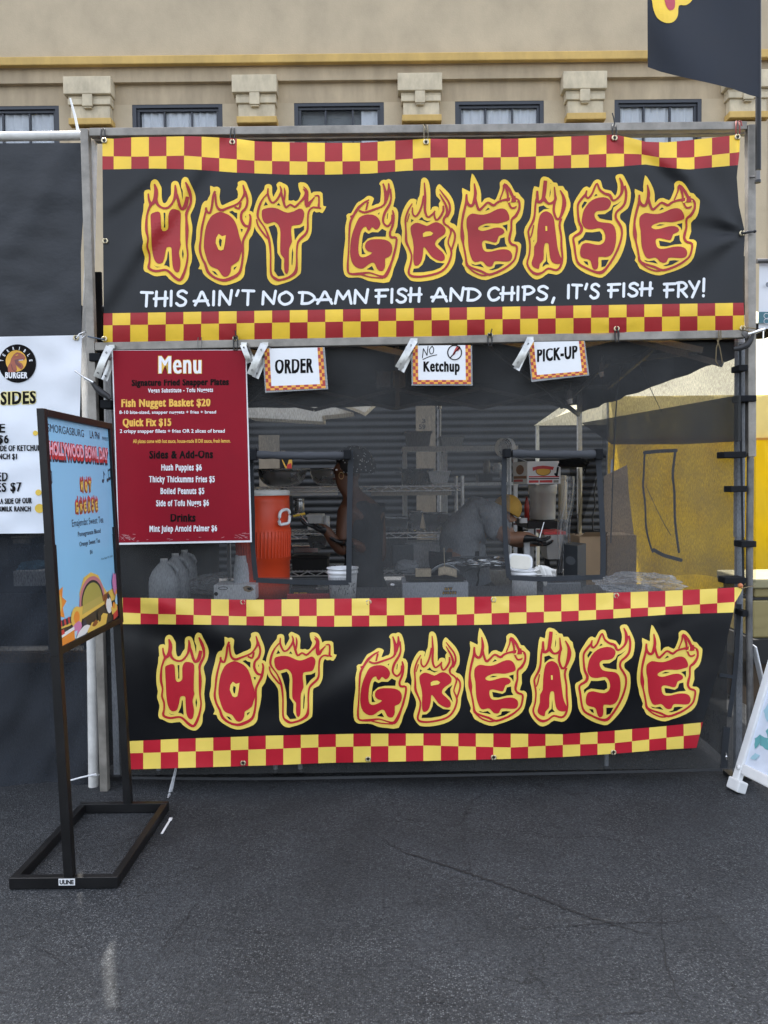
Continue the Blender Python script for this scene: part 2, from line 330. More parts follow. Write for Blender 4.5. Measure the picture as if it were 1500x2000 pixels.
LET['R'] = (770, 340, [
('y', '480,140 500,85 540,70 590,105 620,200 635,350 635,640 680,595 740,580 782,600 785,660 805,610 800,520 830,470 760,390 745,320 755,240 800,185 860,240 960,340 1030,450 1060,560 1055,700 980,850 1060,890 1120,960 1140,1060 1130,1200 1090,1350 1080,1480 1050,1600 960,1730 850,1810 680,1870 480,1900 340,1895 280,1870 210,1780 185,1700 200,1620 235,1500 220,1370 150,1230 135,1170 148,1010 120,860 140,720 200,570 290,450 390,460 380,520 400,555 430,430 460,370'),
('k', '300,800 345,818 300,860'), ('k', '435,810 490,760 530,810 590,835 660,825 580,860 500,820'), ('k', '775,1240 850,1155 930,1100 890,1180 890,1260 940,1440 880,1350'),
('k', '560,1410 640,1500 750,1570 895,1585 820,1660 700,1710 520,1740 330,1745 345,1680 430,1670 500,1610 545,1510'),
('r', '290,960 310,910 380,865 460,875 580,920 660,880 740,852 830,880 900,950 912,1010 890,1070 800,1130 740,1190 725,1250 760,1300 850,1380 895,1450 890,1520 830,1545 740,1515 660,1460 600,1380 540,1300 515,1320 510,1420 480,1550 430,1615 370,1625 345,1570 338,1450 345,1300 325,1150 300,1060'),
('y2', '508,1055 560,1022 640,1018 692,1050 660,1090 590,1105 512,1118'),
('s', '320,520,20 250,640,35 200,800,40 205,950,35 210,1060,45 215,1200,55 270,1330,40 310,1450,35 290,1600,40 255,1740,45 310,1810,50 480,1820,45 700,1780,45 850,1720,45 950,1610,45 1010,1450,40 1010,1350,40 960,1230,30 970,1150,30 1010,1010,40 960,930,40 890,880,45 880,800,50 940,700,60 920,560,50 850,430,35 805,350,18'),
('s', '805,270,15 880,370,35 970,500,40 990,640,45 940,760,40'), ('s', '870,560,35 870,660,45 800,780,45 740,810,40 710,720,40 720,650,30'),
('s', '725,660,30 660,730,40 590,760,40 545,640,50 550,400,50 535,150,22'), ('s', '525,380,40 490,560,40 430,700,40 370,750,40 325,690,35 325,590,25'), ('s', '1010,960,40 1075,1050,40 1070,1180,40 1010,1370,35'), ('s', '270,700,25 225,850,20')])
LET['E'] = (885, 335, [
('y', '165,298 300,365 310,250 340,40 400,140 460,270 490,400 495,560 560,495 640,470 740,515 790,440 840,290 835,200 890,148 960,165 1030,250 1095,370 1150,380 1200,450 1250,500 1255,560 1230,740 1180,850 1105,930 1110,1100 1070,1240 1150,1255 1200,1300 1190,1400 1150,1590 1050,1720 850,1830 700,1880 580,1920 440,1890 250,1790 210,1700 165,1640 185,1580 120,1400 105,1300 78,1170 75,980 120,700 160,530 175,420'),
('k', '620,640 655,665 570,700'), ('k', '520,990 580,960 670,965 600,985'), ('k', '875,960 965,935 960,1070 930,1010'),
('k', '570,1270 650,1285 760,1310 815,1270 840,1185 915,1165 925,1270 960,1330 840,1340 690,1380 590,1372'), ('k', '320,1635 400,1660 490,1640 550,1705 450,1680 350,1665'), ('k', '750,1650 830,1640 910,1650 800,1720 700,1750 640,1745 730,1710'),
('r', '240,850 270,790 340,745 440,760 540,765 650,735 780,670 880,655 950,690 995,780 995,860 920,890 800,920 700,915 600,920 520,945 450,990 450,1030 520,1055 620,1035 730,1000 830,995 895,1030 910,1080 870,1120 810,1150 780,1240 740,1260 660,1240 580,1222 525,1240 515,1300 540,1390 600,1425 700,1415 820,1385 940,1382 1020,1420 1050,1500 1020,1580 940,1600 800,1590 730,1600 700,1670 650,1690 590,1670 540,1610 490,1590 400,1610 340,1570 290,1430 270,1300 260,1080 240,980'),
('s', '240,400,35 240,520,60 290,600,60 350,590,60 390,450,65 395,350,60 375,210,22'), ('s', '395,480,50 430,620,50 470,680,55 540,620,45 620,550,45 720,600,55 800,540,45 930,500,50 1060,500,110 1150,510,60 1180,570,45 1170,680,50 1110,790,60 1040,860,45 1035,1020,40 1010,1130,55 1000,1220,50 1040,1290,50 1130,1330,45 1120,1470,40 1080,1580,40 960,1690,45 820,1770,50 640,1830,50 500,1770,50 330,1710,45 250,1660,60 230,1560,40 210,1430,40 180,1280,40 165,1150,85 155,950,45 180,770,50 220,600,50 235,520,50'),
('s', '830,500,30 890,340,30 915,230,60 1000,320,60 1060,440,60 1110,450,50'), ('s', '935,260,55 970,400,45 980,520,40 1030,640,40 1100,640,40 1125,610,18'), ('s', '270,1700,30 380,1790,35 530,1845,35 640,1825,30'),
('y2', '965,540 1010,520 1020,450 1038,470 1032,530 990,558'), ('y2', '1118,505 1140,505 1136,552 1124,545')])
LET['A'] = (1005, 335, [
('y', '355,265 440,290 460,170 490,110 545,98 645,150 625,300 612,460 650,370 640,215 750,210 770,265 855,265 890,325 935,360 950,450 985,560 970,680 900,830 860,950 890,1150 910,1350 920,1540 900,1660 830,1780 740,1825 600,1800 500,1870 400,1910 320,1880 220,1770 155,1640 165,1570 210,1470 215,1300 195,1180 175,1080 200,980 270,870 300,750 310,560 325,400'),
('k', '428,625 515,600 570,645 625,655 520,670 430,740'), ('k', '350,1200 340,1250 332,1240'), ('k', '570,1420 580,1600 620,1650 560,1650 495,1695 510,1640 560,1590'),
('r', '540,708 600,715 660,760 700,850 720,1000 745,1200 770,1380 810,1500 840,1560 830,1630 740,1640 670,1610 635,1540 615,1400 605,1290 570,1265 535,1290 518,1400 515,1560 450,1640 435,1720 400,1725 330,1690 302,1620 345,1480 350,1330 400,1240 405,1050 430,850 470,750'),
('y2', '545,970 578,970 582,1050 550,1055'),
('s', '405,340,40 405,440,60 420,540,60 500,500,70 530,350,80 550,160,75'), ('s', '520,480,80 590,560,50 660,560,50 725,500,60 720,400,40 708,270,22'), ('s', '720,500,50 700,620,50 700,720,50 750,840,50 820,800,50 880,600,90 870,450,60 810,330,22'),
('s', '830,830,50 800,950,45 830,1150,40 835,1350,45 850,1520,40 820,1680,45 740,1750,45 600,1720,40 500,1790,40 400,1820,60 300,1770,50 225,1640,40 260,1480,35 275,1300,35 250,1120,40 250,1040,40 330,880,50 360,750,40 370,600,40 390,480,40'), ('s', '340,950,25 310,1100,30 280,1180,25')])
LET['S'] = (1100, 335, [
('y', '935,100 970,60 1050,58 1100,140 1160,260 1195,380 1180,540 1140,650 1020,740 1000,800 1020,860 1095,930 1115,1030 1110,1200 1060,1400 960,1600 800,1790 690,1875 580,1865 400,1800 240,1690 170,1570 150,1400 110,1200 130,1120 255,1040 210,900 185,640 210,530 290,400 360,300 420,272 480,295 540,190 600,148 660,170 690,280 740,325 850,350 925,440 970,330 970,220'),
('k', '580,395 612,420 548,445'), ('k', '375,530 425,545 340,660 328,610'), ('k', '1040,515 960,590 890,640 870,760 870,870 760,855 650,830 608,780 620,760 740,755 850,680 890,600 960,575'),
('k', '400,1075 520,1080 650,1060 690,1120 695,1210 640,1245 540,1235 400,1215 320,1250 275,1305 265,1240 350,1170'), ('k', '362,1590 435,1600 448,1665 400,1640'), ('k', '680,1570 810,1565 750,1680 680,1700'),
('r', '700,455 790,475 845,530 840,600 790,670 700,695 610,700 560,740 560,800 610,880 720,905 840,920 910,980 940,1100 935,1260 900,1400 840,1490 750,1520 630,1515 625,1620 615,1710 570,1745 520,1710 490,1600 450,1560 360,1540 310,1500 300,1420 320,1330 360,1280 440,1268 560,1295 650,1300 720,1260 750,1180 735,1090 690,1020 620,1005 520,1025 430,1020 375,990 330,900 340,800 370,680 460,550 570,480'),
('s', '420,335,30 400,420,50 440,470,45 510,400,40 560,280,40 605,210,32 650,320,45 740,390,50 830,420,60 880,510,50 950,490,40 1030,400,50 1050,300,70 1040,200,55 1000,110,25'),
('s', '1090,250,50 1120,380,50 1100,550,50 1040,640,50 950,720,45 935,820,45 1000,930,50 1040,1020,45 1040,1150,40 990,1330,45 900,1520,45 780,1700,50 680,1790,70 560,1780,50 400,1710,45 280,1640,50 230,1530,40 200,1320,45 185,1170,45 300,1090,60 330,1000,60 280,880,50 260,680,40 270,570,45 340,470,50 405,395,40')])
KZ = 0.10997
def grow(pts, d):
    """push an outline outwards by d"""
    n = len(pts); ar = sum(pts[i][0]*pts[(i+1) % n][1]-pts[(i+1) % n][0]*pts[i][1] for i in range(n)); s = 1 if ar > 0 else -1; out = []
    for i in range(n):
        a, c = pts[i-1], pts[(i+1) % n]; dx, dy = c[0]-a[0], c[1]-a[1]; l = math.hypot(dx, dy) or 1
        out.append((pts[i][0]+s*dy/l*d, pts[i][1]-s*dx/l*d))
    return out
def letter(b, ch, mapf, mats, off0, dst=None, step=.0009, cell=7, sm=2):
    """lay one flaming letter on a surface; dst = (x0, y0, x1, y1) target box in the surface's coordinates"""
    x0, y0, lay = LET[ch]
    out = L_(lay[0][1]); bx = (min(p[0] for p in out), min(p[1] for p in out), max(p[0] for p in out), max(p[1] for p in out))
    if dst is None: fx = lambda x: x0+x*KZ; fy = lambda y: y0+y*KZ; sc = KZ
    else:
        sx = (dst[2]-dst[0])/(bx[2]-bx[0]); sy = (dst[3]-dst[1])/(bx[3]-bx[1]); sc = (sx+sy)/2
        fx = lambda x: dst[0]+(x-bx[0])*sx; fy = lambda y: dst[1]+(y-bx[1])*sy
    lev = {'y': 0, 'k': 1, 'r': 2, 's': 3, 'y2': 4, 'k2': 5}
    for i, (kd, t) in enumerate(lay):
        off = off0+.0005+step*lev[kd]+(i % 7)*.00005
        if kd == 's': art_stroke(b, [(fx(x), fy(y), wd*sc*.84) for x, y, wd in L_(t)], mapf, off, mats['r'], n=3, cap=False)
        else:
            pts = [(fx(x), fy(y)) for x, y in L_(t)]
            if kd == 'y': pts = grow(pts, .9*sc/KZ)
            art_poly(b, pts, mapf, off, mats[kd[0]], sm=sm if kd in 'yr' else 0, cell=cell)
# hand-lettered capitals: strokes in a unit box, y up
HAND = {
'T': ['0,1 1,.97', '.5,.98 .44,0'], 'H': ['.12,1 .05,0', '.92,1 .86,0', '-.1,.5 1.08,.54'], 'I': ['.5,1 .42,0'],
'S': '.92,.86 .6,1 .22,.9 .18,.68 .55,.52 .85,.32 .72,.06 .3,-.01 .02,.14', 'A': ['0,0 .28,.55 .5,1 .75,.5 .98,0', '-.08,.3 .9,.34'],
'N': ['.04,0 .1,1', '.1,1 .82,.04', '.82,.04 .98,1.06'], 'O': '.5,1 .1,.75 .05,.3 .4,0 .85,.2 .95,.65 .62,.98 .45,1.0',
'D': ['.16,1 .1,.02', '-.1,.98 .6,.93 1,.5 .62,.06 .08,0'], 'M': ['0,0 .16,1', '.16,1 .5,.36', '.5,.36 .84,1', '.84,1 1,0'],
'F': ['.22,.98 .16,0', '-.1,.96 1.05,1', '-.08,.5 .82,.53'], 'C': '.95,.84 .62,1 .2,.8 .05,.4 .3,.02 .7,.02 .98,.2',
'P': ['.16,1 .1,0', '-.02,.96 .6,1 .98,.72 .6,.46 .14,.42'], 'R': ['.16,1 .1,0', '-.02,.97 .6,1 .95,.74 .6,.5 .14,.46', '.4,.48 .98,0'],
'Y': ['0,1 .48,.5', '1,1 .3,-.05'], ',': ['.6,.12 .25,-.22'], "'": ['.7,1.02 .35,.66'], '!': ['.55,1.1 .45,.32', '.42,.04 .41,0']}
WID = {'I': .35, ',': .4, "'": .42, '!': .42, 'M': 1.2, 'O': 1.08, 'N': 1.05, 'A': 1.1, 'D': 1.05}
def hand_word(b, s, x0, x1, yt, yb, mapf, off, mat, pen, gap=.22):
    tot = sum(WID.get(c, .9) for c in s)+gap*(len(s)-1); u = (x1-x0)/tot; x = x0
    for i, c in enumerate(s):
        wd = WID.get(c, .9)*u; q = (x-x0)/(x1-x0)
        t, bb = yt[0]+(yt[1]-yt[0])*q, yb[0]+(yb[1]-yb[0])*q
        st = HAND[c]; st = [st] if isinstance(st, str) else st
        for k, sx in enumerate(st):
            art_stroke(b, [(x+px*wd, bb+(t-bb)*py) for px, py in L_(sx)], mapf, off+.0002*k, mat, wid=pen, n=5)
        x += wd+gap*u
# ------------------------------------------------------------------ materials used across the scene
yel = M('banner_yellow', (.88,.575,.04), .42, var=.13, vs=5, bump=.12, bs=900, bd=.001)
red = M('banner_red', (.36,.021,.025), .42, spec=.35, var=.12, vs=5, bump=.12, bs=900, bd=.001)
blk = M('banner_black', (.0085,.010,.0125), .46, spec=.38, var=.25, vs=4, bump=.18, bs=900, bd=.001, stretch=(.35,1,2.2))
yel2 = M('lower_yellow', (.86,.64,.12), .36, var=.08, vs=5, bump=.1, bs=900, bd=.001)
red2 = M('lower_red', (.47,.015,.030), .36, spec=.35, var=.10, vs=5, bump=.1, bs=900, bd=.001)
blk2 = M('lower_black', (.003,.0035,.005), .34, spec=.4, var=.25, vs=4, bump=.1, bs=900, bd=.001)
white_ink = M('white_ink', (.80,.82,.84), .5, var=.04)
steel = M('weathered_steel', (.27,.25,.22), .48, metal=.45, var=.38, vs=5, bump=.2, bs=60, stretch=(2,2,2))
alu = M('tent_leg_metal', (.50,.53,.58), .4, metal=.35, var=.2)
galv = M('dark_pipe', (.16,.155,.15), .45, metal=.6, var=.4, vs=14)
chrome = M('bright_metal', (.72,.72,.72), .22, metal=1, var=.15, vs=20)
pvc = M('white_pipe', (.62,.61,.58), .5, var=.25, vs=9)
black_cloth = M('black_webbing', (.009,.010,.012), .8, spec=.2, var=.3, vs=12)
black_paint = M('black_paint', (.006,.006,.0065), .42, spec=.35, var=.4, vs=10, bump=.1)
black_plastic = M('black_plastic', (.012,.012,.013), .45, var=.2)
white_plastic = M('white_plastic', (.74,.75,.76), .38, var=.06)
canopy_m = M('black_canopy', (.007,.0075,.009), .85, spec=.15, var=.3, vs=3, trans=.06)
tarp_m = M('dark_tarp', (.026,.029,.034), .55, spec=.35, var=.3, vs=4, bump=.3, bs=30, bd=.006, stretch=(1,1,1.6))
cardboard = M('cardboard', (.36,.25,.15), .8, var=.15)
netm = net_mat('mesh_net', (.072,.074,.075), .48, .15)  # uneven density suggests highlights on wrinkles
net_dense = net_mat('mesh_net_dense', (.034,.038,.045), .80, .12)
net_in = net_mat('mesh_net_inside', (.02,.02,.022), .62, .08)
film = clear_mat('clear_film', (.82,.85,.88), .12)
frosted = clear_mat('frosted_plastic', (.72,.75,.78), .62, .3)

# ------------------------------------------------------------------ ground
def asphalt_mat():
    m = bpy.data.materials.new('asphalt'); m.use_nodes = True; t = m.node_tree; L = t.links.new; p = t.nodes['Principled BSDF']
    tc = node(t, 'ShaderNodeTexCoord')
    def noi(sc, det=5, ro=.6):
        n = node(t, 'ShaderNodeTexNoise'); n.inputs['Scale'].default_value = sc; n.inputs['Detail'].default_value = det; n.inputs['Roughness'].default_value = ro
        L(tc.outputs['Object'], n.inputs['Vector']); return n
    def rng(src, a, b, c, d):
        r = node(t, 'ShaderNodeMapRange'); r.inputs[1].default_value = a; r.inputs[2].default_value = b; r.inputs[3].default_value = c; r.inputs[4].default_value = d
        L(src, r.inputs[0]); return r.outputs[0]
    def mul(a, b, op='MULTIPLY'):
        q = node(t, 'ShaderNodeMath', operation=op); L(a, q.inputs[0]); L(b, q.inputs[1]); return q.outputs[0]
    big = mul(rng(noi(.8).outputs[0], .3, .7, .66, 1.28), rng(noi(3.1, 3).outputs[0], .35, .6, .86, 1.06)); fine = mul(rng(noi(95, 7, .82).outputs[0], .36, .64, .15, 2.0), rng(noi(34, 4, .7).outputs[0], .3, .7, .7, 1.35))
    v = node(t, 'ShaderNodeTexVoronoi'); v.inputs['Scale'].default_value = 165; L(tc.outputs['Object'], v.inputs['Vector'])
    sp = node(t, 'ShaderNodeSeparateColor'); L(v.outputs['Color'], sp.inputs[0])
    stone = rng(sp.outputs[0], .45, 1.0, 0, 1); near = rng(v.outputs['Distance'], .3, .6, 1, 0)
    patch = rng(noi(2.6, 4).outputs[0], .40, .62, .40, 1); st = mul(mul(stone, near), patch)
    base = mul(mul(big, fine), patch, 'MULTIPLY') if False else mul(big, fine)
    vc = node(t, 'ShaderNodeTexVoronoi', feature='DISTANCE_TO_EDGE'); vc.inputs['Scale'].default_value = 1.35
    wv = node(t, 'ShaderNodeVectorMath', operation='MULTIPLY_ADD'); nn = noi(5, 6); L(nn.outputs['Color'], wv.inputs[0]); wv.inputs[1].default_value = (.22,.22,0); L(tc.outputs['Object'], wv.inputs[2]); L(wv.outputs[0], vc.inputs['Vector'])
    hair = rng(vc.outputs['Distance'], .0015, .006, .45, 1); hm = rng(noi(1.7, 3).outputs[0], .44, .52, 0, 1)
    hh = node(t, 'ShaderNodeMix'); L(hm, hh.inputs[0]); hh.inputs[2].default_value = 1; L(hair, hh.inputs[3])
    base = mul(base, hh.outputs[0])
    c1 = node(t, 'ShaderNodeMix', data_type='RGBA', blend_type='MULTIPLY'); c1.inputs[0].default_value = 1; c1.inputs[6].default_value = (.0205,.0228,.0258,1); L(base, c1.inputs[7])
    c2 = node(t, 'ShaderNodeMix', data_type='RGBA'); L(st, c2.inputs[0]); L(c1.outputs[2], c2.inputs[6]); c2.inputs[7].default_value = (.115,.12,.126,1)
    L(c2.outputs[2], p.inputs['Base Color']); p.inputs['Roughness'].default_value = .8; p.inputs['Specular IOR Level'].default_value = .3
    b = node(t, 'ShaderNodeBump'); b.inputs['Strength'].default_value = .75; b.inputs['Distance'].default_value = .006
    L(mul(noi(130, 6, .7).outputs[0], v.outputs['Distance'], 'ADD'), b.inputs['Height']); L(b.outputs[0], p.inputs['Normal'])
    return m
asphalt = asphalt_mat()
b = B(); b.grid(8, 8, lambda u, v: (-120+240*u, 120-240*v, 0), asphalt, False); g = b.build('ground'); tag(g, None, None, kind='structure')
crack_m = M('crack_dark', (.010,.010,.011), .9, var=.2)
def crack(pts, wmax, seed):
    rnd = random.Random(seed); b = B(); q = []
    for i in range(len(pts)-1):
        for k in range(13):
            t = k/13; q.append((pts[i][0]+(pts[i+1][0]-pts[i][0])*t+rnd.uniform(-3.2,3.2), pts[i][1]+(pts[i+1][1]-pts[i][1])*t+rnd.uniform(-1.8,1.8)))
    q.append(pts[-1]); n = len(q); gp = [G(x, y, .003) for x, y in q]; vs = []
    for i, p in enumerate(gp):
        d = (gp[min(i+1, n-1)]-gp[max(i-1, 0)]).normalized(); s = Vector((-d.y, d.x, 0)); h = wmax*.5*(math.sin(math.pi*(i+.3)/(n+.2))**.7)*rnd.uniform(.35, 1.1)
        vs += [p+s*h, p-s*h]
    b.add(vs, [(2*i, 2*i+1, 2*i+3, 2*i+2) for i in range(n-1)], crack_m); return tag(b.build('asphalt_crack'), None, None, kind='structure')
crack([(720,1622),(790,1665),(870,1690),(925,1708),(1000,1735),(1060,1755),(1110,1775),(1180,1800),(1290,1830)], .014, 1)
crack([(1290,1760),(1293,1820),(1300,1880),(1320,1940),(1350,1995)], .006, 2)
crack([(1262,1680),(1330,1735),(1400,1790),(1460,1850),(1500,1895)], .003, 3)
crack([(970,1815),(1080,1810),(1180,1803),(1300,1800),(1400,1790),(1500,1775)], .004, 4)
crack([(300,1880),(345,1815),(385,1765)], .005, 5); crack([(60,1845),(95,1860),(130,1885)], .005, 6); crack([(420,1812),(470,1818),(560,1824)], .004, 8)
crack([(800,1958),(880,1955)], .006, 9); crack([(1090,1985),(1180,1980),(1340,1972)], .004, 10)
# ------------------------------------------------------------------ the building behind
YB = 8.0; sB = S(YB)
bz = lambda y, Y=YB: P(750, y, Y).z
bx = lambda x, Y=YB: P(x, 220-.0105*(x-750), Y).x
stucco = M('tan_stucco', (.48,.39,.265), .85, var=.15, vs=1.5, bump=.35, bs=45, bd=.008, stretch=(1.2,1,.95))
stucco2 = M('frieze_stucco', (.43,.34,.225), .85, var=.25, vs=2.2, bump=.3, bs=45, bd=.008, stretch=(1.6,1,.4))
ochre = M('ochre_paint', (.56,.37,.115), .75, var=.22, vs=3, bump=.2, bs=60, stretch=(1,1,.4))
capstone = M('capital_stone', (.56,.48,.34), .85, var=.3, vs=5, bump=.3, bs=50, stretch=(1,1,.5))
navy = M('navy_frame', (.022,.026,.036), .4, var=.2)
curt = M('white_curtain', (.74,.78,.83), .8, var=.06)
glass = clear_mat('window_glass', (.05,.06,.07), .06, .03)
dark_room = M('dark_room', (.20,.22,.23), .9)
shutter_m = M('grey_shutter', (.019,.020,.021), .5, metal=.2, var=.4, vs=3)
bld = thing('building', 'tan stucco building with navy windows and yellow trim bands behind the stalls', 'building', (0, YB, 0))
Z = dict(top=bz(-18), b0=bz(109.5), b1=bz(126), fr=bz(154), wt=bz(193), sill=bz(470), grd=0)
XL, XR = -13, 13
win = [(x0, x1) for x0, x1 in ((-65,110),(254,432),(573,750),(890,1065),(1204,1376))]
b = B()
b.box(XL, XR, YB, YB+.6, Z['b0'], Z['top'], stucco)
b.box(XL, XR, YB+.02, YB+.6, Z['fr'], Z['b1'], stucco2)
yb = YB+.10                                            # recessed bays between pilasters
b.box(XL, XR, yb, YB+.6, Z['wt'], Z['fr'], stucco2)
edges = [XL]+[v for a, c in win for v in (bx(a), bx(c))]+[XR]
for i in range(0, len(edges), 2): b.box(edges[i], edges[i+1], yb, YB+.6, Z['sill'], Z['wt'], stucco)
b.box(XL, XR, yb-.03, YB+.6, 3.3, Z['sill'], stucco)
sx0, sx1 = bx(330), bx(1260)
b.box(XL, sx0, yb-.03, YB+.6, 0, 3.3, stucco); b.box(sx1, XR, yb-.03, YB+.6, 0, 3.3, stucco)
caps = [(130,222),(456,543),(777,863),(1097,1182),(1412,1500)]
for x0, x1 in caps: b.box(bx(x0+8), bx(x1-4), YB-.04, yb-.031, 3.3, bz(247), stucco)
b.build('wall', bld)
b = B(); b.box(XL, XR, YB-.09, YB-.001, Z['b1'], Z['b0'], ochre); b.build('trim_band', bld, bevel=.012)
for x0, x1 in caps:
    b = B(); X0, X1 = bx(x0), bx(x1)
    b.box(X0, X1, YB-.11, yb-.002, bz(184), bz(150), capstone)
    b.box(X0+.05, X1-.02, YB-.055, yb-.003, bz(191), bz(184)-.002, capstone)
    b.box(X0+.05, X1-.02, YB-.075, yb-.002, bz(203), bz(191)-.002, capstone)
    b.box(X0+.08, X1-.04, YB-.045, yb-.002, bz(229), bz(203)-.002, capstone)
    xm = (X0+X1)/2; b.box(xm-.075, xm+.075, YB-.112, YB-.076, bz(208), bz(184)-.004, capstone)
    b.box(xm-.06, xm+.06, YB-.10, YB-.046, bz(211), bz(208)-.003, capstone)
    c = b.build('pilaster_capital', bld, bevel=.01)
    b = B(); b.box(X0+.06, X1-.01, YB-.09, yb-.002, bz(242), bz(229)-.003, ochre); b.build('ochre_strip', c, bevel=.008)
for i, (x0, x1) in enumerate(win):
    X0, X1 = bx(x0), bx(x1); zt, zs = Z['wt'], Z['sill']; yw = yb+.035
    b = B(); fw = .06
    for a, c in ((X0, X0+fw), (X1-fw, X1)): b.box(a, c, yw-.03, yw+.08, zs, zt, navy)
    b.box(X0+fw, X1-fw, yw-.03, yw+.08, zt-.048, zt, navy); b.box(X0+fw, X1-fw, yw-.03, yw+.08, zs, zs+.06, navy)
    b.box(X0+fw, X1-fw, yw+.0, yw+.055, zt-.088, zt-.049, navy)
    Wd = X1-X0-2*fw
    for k in (1, 2): b.box(X0+fw+Wd*k/3-.013, X0+fw+Wd*k/3+.013, yw+.012, yw+.06, zs+.06, zt-.089, navy)
    for a in (X0+fw, X1-fw-.04): b.box(a, a+.04, yw+.005, yw+.07, zs+.061, zt-.090, navy)
    b.box(X0+fw+.041, X1-fw-.041, yw+.014, yw+.058, (zs+zt)/2-.02, (zs+zt)/2+.02, navy)
    wn = b.build('window', bld)
    b = B(); b.box(X0+fw, X1-fw, yw+.03, yw+.036, zs+.06, zt-.088, glass); b.build('pane', wn)
    b = B(); b.box(X0-.1, X1+.1, yw+.11, yw+.15, zs-.2, zt+.2, dark_room); b.build('room_backdrop', wn)
    b = B(); rg = {0: (0,1), 1: (.06,.97), 2: (.76,1), 3: (0,1), 4: (0,1)}[i]
    cx0, cx1 = X0+.04+(X1-X0-.08)*rg[0], X0+.04+(X1-X0-.08)*rg[1]
    b.grid(90, 4, lambda u, v: (cx0+(cx1-cx0)*u, yw+.058+.011*math.sin(u*(cx1-cx0)*52+1.3*i+math.sin(u*9)*1.5)+.005*math.sin(u*131), zs+(zt-zs)*(1-v)), curt); b.build('curtain', wn)
    if i == 1:
        b = B(); b.box(X0+.10, X1-.42, yw+.038, yw+.041, bz(300), bz(238), M('window_paper', (.72,.76,.82), .7)); b.build('window_shade', wn)
b = B(); n = 30; z0, z1 = .05, 3.3; pr = []
for k in range(n*5+1):
    u = k/(n*5)*n; fr_ = u % 1; pr.append((z0+(z1-z0)*k/(n*5), YB+.10-.030*math.sin(math.pi*fr_)**.8))
vs = [(x, y, z) for z, y in pr for x in (sx0, sx1)]
b.add(vs, [(2*i, 2*i+1, 2*i+3, 2*i+2) for i in range(len(pr)-1)], shutter_m, True); b.build('roller_shutter', bld)
plank_m = M('pale_plywood', (.20,.165,.12), .8, var=.25, vs=5, stretch=(3,3,.5))
A, C = P(812,786,7.6), P(851,905,7.6); b = B(); b.box(A.x, C.x, 7.6, 7.68, .003, A.z, plank_m)
for t_, y0, y1 in (('3', 818, 826), ('59', 829, 838)): put_text(b, t_, 818 if t_ == '59' else 824, 831, y0, y1, plane_y(7.6), .004, black_plastic)
tag(b.build('plywood_board'), 'tall pale plywood board numbered 59 leaning on the grey roller shutter', 'board')

# ------------------------------------------------------------------ the stall's square steel frame
fr = thing('stall_frame', 'weathered square steel frame with two rails holding the hot grease banners', 'stall frame', (0, 0, 0))
def pbar(b, p0, p1, Y, wd, mat, dp=None): b.bar(P(*p0, Y), P(*p1, Y), wd, dp or wd, mat, upv=(0,1,0))
W = .038
b = B(); pbar(b, (167,254), (206,1566), 0, W, steel); b.build('post', fr, bevel=.003)
b = B(); pbar(b, (1465,246), (1466,892), 0, W, steel); b.build('post', fr, bevel=.003)
b = B(); b.tube([P(1465.5,892.5,0), P(1463,1200,0), P(1466,1520,0)], .0165, galv, 14); b.build('post_tube', fr)
b = B(); pbar(b, (177,261), (1456,248), 0, W, steel); b.build('top_rail', fr, bevel=.003)
b = B(); b.bar(P(185,272,.05), P(1456,258,.05), .03, .03, galv, upv=(0,1,0)); b.build('inner_rail', fr)
b = B(); pbar(b, (188,678), (1456,653), 0, W, steel); b.build('middle_rail', fr, bevel=.003)
b = B(); b.prism([P(1449,652,-.024), P(1456,640,-.024), P(1463,652,-.024), P(1458,662,-.024)], (0,.01,0), galv); b.build('corner_plate', fr)

# ------------------------------------------------------------------ banners: shared smooth wrinkle field, then checks and lettering laid on it
def nz(x, y, s, k=0): return noise.noise(Vector((x/s, y/s, k*7.3)))
def fold(x, y, ax, ay, bx_, by_, wd):
    """signed distance profile of a straight crease"""
    dx, dy = bx_-ax, by_-ay; l = math.hypot(dx, dy); t = max(0, min(1, ((x-ax)*dx+(y-ay)*dy)/l/l)); d = ((x-ax)*dy-(y-ay)*dx)/l
    e = (x-ax-dx*t)**2+(y-ay-dy*t)**2
    return math.exp(-e/wd/wd/2), d/wd
def interp(x, tab):
    for (a, va), (c, vc) in zip(tab, tab[1:]):
        if x <= c: 
            t = (x-a)/(c-a); return va+(vc-va)*t
    return tab[-1][1]
UT = [(200,270),(222,271),(260,268),(375,266),(453,270),(500,276),(560,278),(640,279),(700,279),(770,275),(832,271),(920,272),(1000,271),(1100,267),(1200,263),(1235,270),(1262,277),(1300,278),(1345,274),(1445,263)]
UM = [(200,305),(260,306),(360,304),(430,309),(500,314),(620,316),(750,314),(832,308),(1000,307),(1200,300),(1250,301),(1290,308),(1345,308),(1445,297)]
UB = [(200,331),(300,329),(380,331),(460,337),(560,341),(640,341),(720,339),(800,333),(1000,331),(1200,326),(1260,321),(1300,327),(1345,331),(1445,322)]
def y_sag(x):
    s = 0
    for a, c in ((203,453),(453,832),(832,1200),(1200,1441)):
        if a < x < c: s = math.sin(math.pi*(x-a)/(c-a))
    return s
